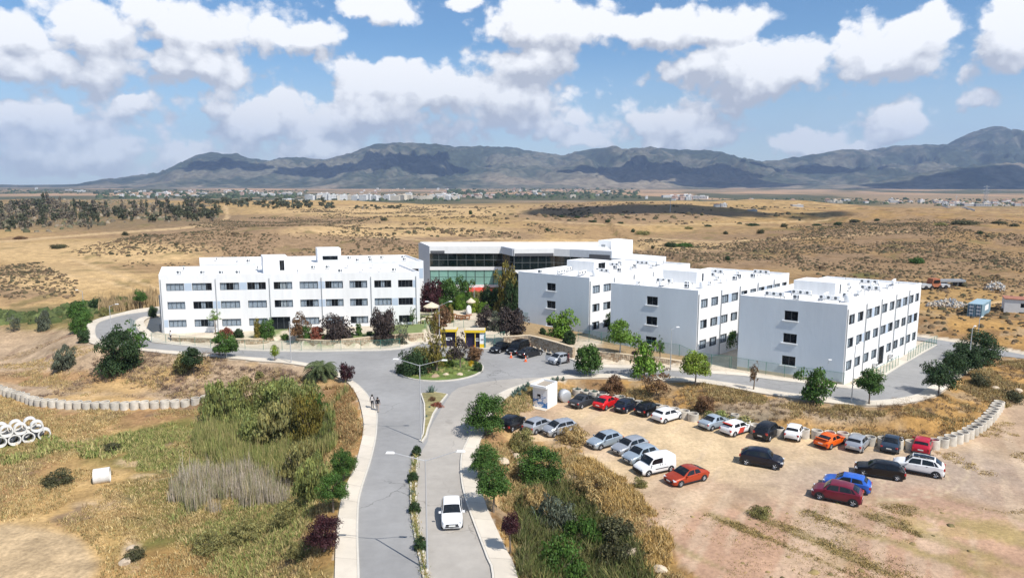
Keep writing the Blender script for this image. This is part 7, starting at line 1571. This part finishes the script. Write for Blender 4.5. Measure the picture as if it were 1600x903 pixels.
# people
def person(px, py, label, top, bottom, hair, face, stride=.22, z=None, pack=None, H=1.72, arm=.0):
    g = G(px, py); g.z = zt(g.x, g.y) if z is None else z
    s_ = H / 1.75; J = {}; V = []; E = []; Rr = []
    def v(p, r): V.append(tuple(c_ * s_ for c_ in p)); Rr.append(r * s_); return len(V) - 1
    def chain(i, pts):
        for p, r in pts: j = v(p, r); E.append((i, j)); i = j
        return i
    pel = v((0, 0, .93), .145); ch = chain(pel, [((0, .01, 1.10), .135), ((0, .0, 1.28), .165), ((0, 0, 1.42), .12)]); chain(ch, [((0, .0, 1.50), .058), ((0, .015, 1.58), .085), ((0, .02, 1.66), .098), ((0, .01, 1.735), .07)])
    for sx_, st in ((-1, 1), (1, -1)):
        chain(pel, [((sx_ * .10, 0, .86), .105), ((sx_ * .105, st * stride * .5, .50), .068), ((sx_ * .105, st * stride * .72 - .06, .10), .045), ((sx_ * .11, st * stride * .75 + .07, .04), .038)])
        w_ = chain(ch, [((sx_ * .18, 0, 1.41), .065), ((sx_ * .235, -st * stride * .25, 1.14), .045), ((sx_ * .25, -st * stride * .5 + .05 + arm, .90 + arm), .032), ((sx_ * .25, -st * stride * .5 + .07 + arm, .83 + arm), .030)])
        for fi_ in range(4): chain(w_, [((sx_ * .25 + (fi_ - 1.5) * .008, -st * stride * .5 + .07 + arm + (fi_ - 1.5) * .018, .755 + arm - .008 * (fi_ in (1, 2))), .009)])
        chain(w_, [((sx_ * .23, -st * stride * .5 + .11 + arm, .80 + arm), .010)])
    me = bpy.data.meshes.new('tmp'); me.from_pydata(V, E, []); o = bpy.data.objects.new('tmp', me); COL.objects.link(o); sk = o.modifiers.new('s', 'SKIN'); 
    for i, r in enumerate(Rr): me.skin_vertices[0].data[i].radius = (r, r)
    me.skin_vertices[0].data[0].use_root = True; o.modifiers.new('d', 'SUBSURF').levels = 1
    dg = bpy.context.evaluated_depsgraph_get(); nm = bpy.data.meshes.new_from_object(o.evaluated_get(dg)); bpy.data.objects.remove(o)
    ms = [M['skin'], mat('cloth_top', top, .9, var=.1), mat('cloth_bottom', bottom, .9, var=.1), M['black']]
    for m_ in ms: nm.materials.append(m_)
    for p in nm.polygons:
        c_ = p.center / s_; p.material_index = 3 if c_.z < .09 else 2 if (c_.z < .95 and abs(c_.x) < .205) else 1 if c_.z < 1.47 and not (abs(c_.x) > .205 and c_.z < .98 + arm) else 0; p.use_smooth = True
    root = thing('person', label, 'person', g, face); link('body', nm, root)
    hm_ = MB(); hm_.lathe([(0, 1.775 * s_), (.075 * s_, 1.75 * s_), (.112 * s_, 1.69 * s_), (.115 * s_, 1.62 * s_), (.095 * s_, (1.50 if hair == 'long' else 1.58) * s_)], (0, -.018, 0), n=12); hm_.build('hair', M['hair'], root, True)
    if pack: mb = MB(); mb.box((0, -.20, 1.22), (.30, .17, .42), 0, 0, .85); mb.build('backpack', mat('bag', pack, .9), root)
M['skin'] = mat('skin', (.42, .25, .17), .6); M['hair'] = mat('hair', (.02, .015, .012), .7)
person(582, 641, 'walker with a pale backpack and dark trousers on the left pavement', (.04, .035, .05), (.03, .03, .04), 'long', .15, .30, .135, (.5, .47, .45), 1.66)
person(590.5, 645, 'walker in a black jacket and pale trousers at the kerb', (.015, .015, .017), (.36, .30, .25), 'short', .1, .26, .005, None, 1.76)
person(267, 532, 'person in a white top and dark trousers standing at the corner of the left block', (.75, .74, .72), (.06, .02, .025), 'short', 2.6, .12)
person(888, 568.5, 'person in a dark red top leaning by the open silver city car', (.10, .025, .03), (.10, .05, .05), 'short', 1.2, .15, .005, None, 1.70, .1)

# container, shed, rubble, digger on the right
def corner_box(root, c4, z0, z1, nm, m, top=None):
    mb = MB()
    for i in range(4): facade(mb, c4[i], c4[(i + 1) % 4], z0, z1, [])
    mb.add([(*p, z1) for p in c4], [(0, 1, 2, 3)], 0 if top is None else 1); return mb.build(nm, [m] if top is None else [m, top], root, org=tuple(root.location))
ca = G(1510.5, 494); cb = G(1533, 496.5); cw_ = 2.44; e, w_ = unit(ca, cb); ld = (math.cos(R(46)), math.sin(R(46))); zc_ = zt(ca.x, ca.y); sc = w_ / 2.44; Lc, Hc = 8.2 * sc, 2.65 * sc
M['cont'] = mat('container_blue', (.30, .42, .48), .55, var=.12, scale=1.0); M['cont_dark'] = mat('container_door', (.07, .15, .22), .6, var=.2, scale=1.5); M['shed'] = mat('shed_panel', (.66, .66, .65), .7, var=.06)
c4 = [(ca.x, ca.y), (cb.x, cb.y), (cb.x + ld[0] * Lc, cb.y + ld[1] * Lc), (ca.x + ld[0] * Lc, ca.y + ld[1] * Lc)]
root = thing('shipping_container', 'pale blue shipping container with dark doors on the waste ground at right', 'container', (*c4[0], zc_)); org = tuple(root.location); corner_box(root, c4, zc_ - .1, zc_ + Hc, 'shell', M['cont'])
mb = MB(); n_ = 24
for i in range(n_): u = Lc * (i + .25) / n_; on_wall(mb, c4[1], c4[2], u, u + Lc / n_ * .5, zc_ + .15, zc_ + Hc - .15, .04)
mb.build('corrugation', M['cont'], root, org=org)
for k in range(2):
    mb = MB(); on_wall(mb, c4[0], c4[1], .06 + k * w_ / 2, w_ / 2 - .03 + k * w_ / 2, zc_ + .12, zc_ + Hc - .12, .03); mb.build('door', M['cont_dark'], root, org=org)
    mb = MB()
    for u in (.35, .75): on_wall(mb, c4[0], c4[1], (k + u) * w_ / 2 - .02, (k + u) * w_ / 2 + .02, zc_ + .1, zc_ + Hc - .1, .08)
    for z_ in (.55, 1.2, 1.9): on_wall(mb, c4[0], c4[1], k * w_ / 2 + .25, k * w_ / 2 + w_ / 2 - .2, zc_ + z_ * sc, zc_ + (z_ + .28) * sc, .045, 1)
    mb.build('lock_rods', [M['galv'], M['panel_blue']], root, org=org)
mb = MB(); on_wall(mb, c4[1], c4[2], Lc * .32, Lc * .72, zc_ + Hc * .38, zc_ + Hc * .78, .055); mb.build('white_sign', M['white'], root, org=org)
sa = G(1568, 488); sb = G(1612, 491); e, w_ = unit(sa, sb); zc_ = zt(sa.x, sa.y); n = (e[1], -e[0]); c4 = [(sa.x, sa.y), (sb.x, sb.y), lc((sb.x, sb.y), e, n, 0, -4), lc((sa.x, sa.y), e, n, 0, -4)]
root = thing('site_cabin', 'white site cabin with a rust red roof at the right edge', 'cabin', (*c4[0], zc_)); org = tuple(root.location); mb = MB(); wo = (w_ * .58, w_ * .78, zc_ + 1.1, zc_ + 1.95); facade(mb, c4[0], c4[1], zc_ - .2, zc_ + 2.6, [wo], .1)
for i in (1, 2, 3): facade(mb, c4[i], c4[(i + 1) % 4], zc_ - .2, zc_ + 2.6, [])
mb.build('wall', M['shed'], root, org=org); put_window(root, c4[0], c4[1], wo, 'dark', 2); mb = MB(); mb.prism([lc(c4[0], e, n, -.1, .15), lc(c4[1], e, n, .1, .15), lc(c4[2], e, n, .1, -.1), lc(c4[3], e, n, -.1, -.1)], zc_ + 2.6, zc_ + 2.75); mb.build('roof', M['rust'], root, org=org)
def rubble(px0, px1, py, h_, lab, n, m):
    a = G(px0, py); b = G(px1, py); mb = MB(); rr = random.Random(int(px0))
    for i in range(n):
        t_ = rr.random(); u = math.sin(math.pi * min(max(t_, .04), .96)) ** .6; p = a.lerp(b, t_); q_ = rr.random(); s_ = rr.uniform(.15, .42); oy = rr.uniform(-1.6, 1.6) * u; hz_ = h_ * u * (1 - abs(oy) / 2.2) * q_
        mb.box((p.x + rr.uniform(-.4, .4), p.y + oy, zt(p.x, p.y) + hz_ + s_ * .3), (s_, s_ * rr.uniform(.6, 1.2), s_ * .7), rr.uniform(0, 3), rr.randrange(3), rr.uniform(.5, .9))
    return tag(mb.build('rubble_heap', m), lab, 'rubble', None, 'stuff')
rubble(1450, 1508, 479, 1.7, 'long heap of pale grey rubble left of the blue container', 700, [M['stone_b'], M['pipe'], M['grey_metal']])
rubble(1541, 1568, 453, 2.4, 'pile of pale rubble and grey slabs beyond the container', 260, [M['pipe_white'], M['stone_b'], M['grey_metal']])
g = G(1458, 451); root = thing('digger', 'old orange site truck with pale blocks on the waste ground', 'truck', g, .2); k = mpp(g) * 1.0
mb = MB(); mb.box((0, 0, 1.5), (2.4, 2.0, 1.9), 0, 0, .8); mb.build('cab', M['rustorange'] if 'rustorange' in M else M.setdefault('rustorange', mat('faded_orange', (.34, .12, .06), .7, var=.2)), root); mb = MB(); mb.box((-2.6, 0, .8), (2.6, 1.9, .8)); mb.box((2.6, 0, .7), (2.4, 1.8, .6)); mb.build('bed', M['galv'], root); mb = MB(); mb.box((0, -1.02, 1.8), (1.6, .04, .7)); mb.build('cab_window', M['car_glass'], root)
for x_ in (-2.8, -1.2, 1.0, 2.6):
    for s_ in (-1, 1): mb = MB(); mb.lathe([(0, -.14), (.45, -.14), (.48, 0), (.45, .14), (0, .14)], (x_, s_ * .95, .42), n=14, axis='Y'); mb.build('wheel', M['black'], root)
g = G(1484, 446); root = thing('trailer', 'long grey flat trailer standing behind the orange truck', 'trailer', g, .05); mb = MB(); mb.box((0, 0, 1.2), (6.5, 2.0, .5)); mb.build('deck', M['grey_metal'], root)
for x_ in (-2.6, -1.4, 1.4, 2.6): mb = MB(); mb.box((x_, 0, .5), (.25, 1.8, 1.0)); mb.build('leg', M['dark_frame'], root)

# pylons and masts on the plain
def pylon(px, py, top, lab, w_=9.0):
    g = GT(px, 321); x, f, d = ray(px, top); t_ = g.y / f; H = CAMH - d * t_ - g.z; root = thing('power_pylon', lab, 'pylon', g); mb = MB(); k = 7; r = w_ * .019
    wd = lambda u: w_ / 2 * (1 - u) ** 1.3 + w_ * .05
    for i in range(k):
        u0, u1 = i / k, (i + 1) / k
        cs0 = [(sx_ * wd(u0), sy_ * wd(u0), H * u0) for sx_, sy_ in ((-1, -1), (1, -1), (1, 1), (-1, 1))]; cs1 = [(sx_ * wd(u1), sy_ * wd(u1), H * u1) for sx_, sy_ in ((-1, -1), (1, -1), (1, 1), (-1, 1))]
        for j in range(4): mb.tube(cs0[j], cs1[j], r, r, 4, cap=False); mb.tube(cs0[j], cs1[(j + 1) % 4], r * .6, r * .6, 4, cap=False); mb.tube(cs0[(j + 1) % 4], cs1[j], r * .6, r * .6, 4, cap=False)
    mb.build('tower', M['grey_metal'], root)
    for u in (.62, .78, .93): mb = MB(); L_ = w_ * .75; mb.tube((-L_, 0, H * u), (L_, 0, H * u), r * 1.1, n=4); mb.tube((-L_, 0, H * u), (0, 0, H * (u + .06)), r * .7, n=4); mb.tube((L_, 0, H * u), (0, 0, H * (u + .06)), r * .7, n=4); mb.build('cross_arm', M['grey_metal'], root)
pylon(1539, 326, 290, 'tall lattice power pylon above the town at right')
def mast(px, py, top, lab, r=.35):
    g = G(px, py); x, f, d = ray(px, top); t_ = g.y / f; H = CAMH - d * t_ - g.z; root = thing('mast', lab, 'mast', g); mb = MB(); mb.tube((0, 0, -1), (0, 0, H), r, r * .4, 6); mb.build('pole', M['galv'], root); mb = MB(); mb.box((0, 0, H * .86), (r * 6, r * 2, r * 1.5)); mb.build('crossbar', M['galv'], root)
mast(1493, 323, 305, 'slim telecom mast left of the power pylon', .6); mast(1047, 332, 311, 'slim pole on the plain right of the white town', .25); mast(567, 330, 322, 'short pole on the golden slope below the white town', .2)

# the towns at the foot of the mountains: houses and blocks, each one a building of its own
M['town_win'] = mat('town_window', (.10, .11, .12), .5); TW = [mat('town_wall_%s' % n_, c_, .85, var=.06) for n_, c_ in (('white', (.66, .65, .63)), ('cream', (.62, .55, .45)), ('pink', (.56, .40, .33)), ('grey', (.45, .45, .46)))]; TR = mat('tile_roof', (.30, .19, .14), .9, var=.2)
def town_mesh(w_, d_, h_, floors, wall, hip):
    mb = MB(); mb.box((0, 0, h_ / 2 - 1), (w_, d_, h_ + 2)); ws = MB(); nw = max(2, int(w_ / 3.2)); fh = h_ / floors
    for j in range(floors):
        for i in range(nw): ws.box(((i + .5) * w_ / nw - w_ / 2, -d_ / 2 - .02, (j + .55) * fh), (w_ / nw * .5, .12, fh * .45))
        for i in range(max(1, int(d_ / 4))): ws.box((-w_ / 2 - .02, (i + .5) * d_ / max(1, int(d_ / 4)) - d_ / 2, (j + .55) * fh), (.12, 1.4, fh * .45))
    rf = MB()
    if hip: a, b = w_ / 2 + .4, d_ / 2 + .4; rf.add([(-a, -b, h_), (a, -b, h_), (a, b, h_), (-a, b, h_), (-a + b * .9, 0, h_ + b * .5), (a - b * .9, 0, h_ + b * .5)], [(0, 1, 5, 4), (1, 2, 5), (2, 3, 4, 5), (3, 0, 4)])
    else: rf.box((0, 0, h_ + .3), (w_ + .3, d_ + .3, .5)); rf.box((w_ * .2, 0, h_ + 1.3), (w_ * .25, d_ * .3, 1.8))
    return mb.mesh('wall', TW[wall]), ws.mesh('windows', M['town_win']), rf.mesh('roof', TR if hip else TW[min(wall, 1)])
TMESH = {'block': [town_mesh(22, 13, 15, 4, 0, False), town_mesh(17, 13, 18, 5, 0, False), town_mesh(26, 12, 13, 4, 1, False)], 'house': [town_mesh(12, 9, 6.5, 2, 0, False), town_mesh(13, 10, 6, 2, 0, True), town_mesh(11, 9, 6.5, 2, 2, True), town_mesh(14, 9, 4, 1, 1, False)], 'shed': [town_mesh(40, 16, 6, 1, 0, False), town_mesh(30, 14, 5, 1, 3, False)]}
rt_ = random.Random(4)
def building_far(kind, px, py, lab, grp, sc=1.0, rz=None, cat='building', which=None, near=False):
    g = G(px, py) if near else GT(px, py); ms_ = TMESH[kind][rt_.randrange(len(TMESH[kind])) if which is None else which]; root = thing('far_house' if kind == 'house' else 'far_building', lab, cat, g, rt_.uniform(-.5, .5) if rz is None else rz, grp); root.scale = (sc,) * 3
    for nm, me in zip(('wall', 'windows', 'roof'), ms_):
        o = link(nm, me, root)
        if nm == 'windows': o['kind'] = 'stuff'
    return root
for i in range(34):
    px = 484 + 160 * (i / 34) + rt_.uniform(-3, 3); building_far('block', px, rt_.uniform(311.8, 313.6), 'white apartment block of the estate on the plain in the middle', 'white apartment blocks of the middle estate', rt_.uniform(.75, 1.1))
for i in range(16): building_far('block', rt_.uniform(640, 720), rt_.uniform(309.5, 312.5), 'pale apartment block right of the white estate', 'pale blocks right of the estate', rt_.uniform(.55, .8), which=rt_.choice((0, 2)))
for x0, x1, y0, y1, n_, grp, lab in [(690, 770, 305, 310.5, 34, 'houses right of the middle estate', 'small pale house right of the white estate'), (790, 960, 289, 306, 48, 'white houses of the hillside village', 'small white house of the village under the mountain'), (560, 700, 292, 303, 26, 'houses at the mountain foot', 'lone pale house at the foot of the mountain behind the estate'), (180, 330, 299, 309, 38, 'houses of the left town', 'small pale house of the town on the left'), (330, 480, 298, 306, 20, 'houses between the two towns', 'scattered pale house left of the white estate'), (1044, 1100, 308, 313.5, 22, 'white houses right of the village', 'white house of the cluster on the plain right of the village'), (1140, 1480, 313, 319, 26, 'houses along the far road', 'pale house along the far edge of the plain'), (1460, 1600, 316, 325, 34, 'houses of the right town', 'pale house of the town under the dark ridge at right'), (400, 480, 279, 290, 12, 'houses on the far left slopes', 'tiny pale house on the slope behind the left town')]:
    for i in range(n_): building_far('house' if rt_.random() < .85 else 'shed', rt_.uniform(x0, x1), rt_.uniform(y0, y1), lab, grp, rt_.uniform(.8, 1.35) * (.75 if y0 > 310 else 1.0), cat='house')
for px, py, kd, sc, lab in [(57, 297, 'block', .8, 'pale silo like block at the far left'), (108, 298, 'shed', 1.3, 'long white warehouse on the left hill'), (125, 300, 'shed', 1.2, 'second white warehouse on the left hill'), (240, 309, 'shed', .9, 'white shed at the edge of the left town'), (448, 314.5, 'shed', .9, 'long white building left of the estate'), (470, 315, 'shed', .8, 'low white building next to the estate'), (895, 309, 'block', .7, 'white block below the hillside village'), (1010, 311, 'block', .45, 'small white tower left of the right-hand cluster'), (1130, 323.5, 'house', .42, 'white house standing alone on the golden plain'), (1120, 323.5, 'house', .36, 'smaller white house beside the lone one on the plain'), (1245, 323, 'shed', .5, 'white shed at the far right of the plain'), (1175, 330, 'shed', .25, 'tiny white shed on the golden plain'), (1385, 318, 'house', .8, 'white house above the right plain edge'), (1540, 332, 'shed', .6, 'pale pink roofed works building below the pylon'), (1565, 335, 'shed', .5, 'long white low shed at the right edge'), (1590, 333, 'shed', .7, 'grey works building at the right edge')]: building_far(kd, px, py, lab, None, sc, 0.1, near=py > 322 and kd != 'shed' or 1100 < px < 1260)
ga, gb = G(1473, 322.5), G(1523, 330); mb = MB(); n = 12
for i in range(n): p, q_ = ga.lerp(gb, i / n), ga.lerp(gb, (i + 1) / n); zp, zq = zt(p.x, p.y), zt(q_.x, q_.y); mb.add([(p.x, p.y, zp - .5), (q_.x, q_.y, zq - .5), (q_.x, q_.y, zq + 2.2), (p.x, p.y, zp + 2.2), (p.x, p.y + .4, zp - .5), (q_.x, q_.y + .4, zq - .5), (q_.x, q_.y + .4, zq + 2.2), (p.x, p.y + .4, zp + 2.2)], [(0, 1, 2, 3), (3, 2, 6, 7), (5, 4, 7, 6)])
tag(mb.build('boundary_wall', M['white']), 'long white boundary wall running down to the right town', 'wall')
rt2 = np.random.default_rng(3)
def belt(name, n, x0, x1, y0, y1, s_, cols): 
    pts = []
    for i in range(n): g = GT(rt2.uniform(x0, x1), rt2.uniform(y0, y1)); pts.append(tuple(g))
    dots(name, np.array(pts), s_, cols, rt2, .9)
TG = [(.05, .07, .035), (.07, .085, .045), (.04, .055, .03)]
belt('far_trees', 420, 150, 480, 297, 311, 6, TG); belt('far_trees', 500, 700, 1000, 292, 311, 6, TG); belt('far_trees', 420, 1080, 1600, 311, 319, 2.6, TG); belt('far_trees', 220, 480, 720, 304, 315, 4, TG); belt('far_trees', 160, 1460, 1600, 318, 330, 2.4, TG); belt('far_trees', 110, 1050, 1180, 316, 325, 2.2, TG); belt('far_trees', 120, 0, 140, 297, 303, 5, TG)

# unseen clouds added above the frame to shade the range and the plain
M['cloud'] = mat('shade_cloud_white', (.8, .8, .8), 1.0, spec=0)
def cloud(px, py, alt, rx, ry, seed, lab):
    g = Vector(G(px, py)) if isinstance(px, (int, float)) else Vector(px); k = (alt - g.z) / SUND.z; c_ = g + SUND * k; rr = random.Random(seed); bm = bmesh.new()
    for i in range(26):
        t_ = rr.uniform(0, 6.28); q_ = math.sqrt(rr.random()) * .78; r_ = (.22 + .22 * (1 - q_)) * min(rx, ry) * rr.uniform(.8, 1.3); m4 = Matrix.Translation((math.cos(t_) * q_ * rx, math.sin(t_) * q_ * ry, rr.uniform(0, .25) * r_)) @ Matrix.Diagonal((r_, r_, r_ * .55, 1)); bmesh.ops.create_icosphere(bm, subdivisions=2, radius=1, matrix=m4)
    me = bpy.data.meshes.new('cloud'); bm.to_mesh(me); bm.free(); me.polygons.foreach_set('use_smooth', [True] * len(me.polygons)); me.materials.append(M['cloud']); tag(link('shade_cloud', me, None, c_), kind='stuff')
def RP(px, py, dist):                                             # a point on a line of sight at a given forward distance
    x, f, d = ray(px, py); t_ = dist / f; return (x * t_, dist, CAMH - d * t_)
for i_, (px, py, rx_, ry_) in enumerate([(985, 262, 620, 700), (1080, 262, 760, 760), (1130, 285, 560, 420), (1260, 266, 800, 620), (1190, 290, 520, 300), (600, 252, 760, 620), (510, 266, 620, 460), (700, 260, 560, 460), (350, 258, 520, 460), (1470, 290, 820, 340), (1575, 288, 760, 460)]):
    cloud(MG(px, py), 0, 2900, rx_, ry_, i_ + 1, '')
cloud(RP(1010, 336, 560), 0, 1100, 125, 75, 7, '')
cloud(RP(1230, 341, 540), 0, 1100, 70, 28, 8, '')
# ------------------------------------------------------------------ haze: one closed box of thin air round everything
hm = bpy.data.materials.new('haze_air'); hm.use_nodes = True; t = NT(hm.node_tree); t.n.remove(t.n['Principled BSDF'])
pv = t.node('ShaderNodeVolumePrincipled', {'Color': (0.38, 0.54, 0.87), 'Density': 5.8e-5, 'Anisotropy': 0.1}); t.l.new(pv.outputs[0], t.n['Material Output'].inputs['Volume'])
hb = MB(); hb.box((300, 5400, 390), (21600, 11400, 880)); hz_o = hb.build('haze', hm); tag(hz_o, kind='stuff')
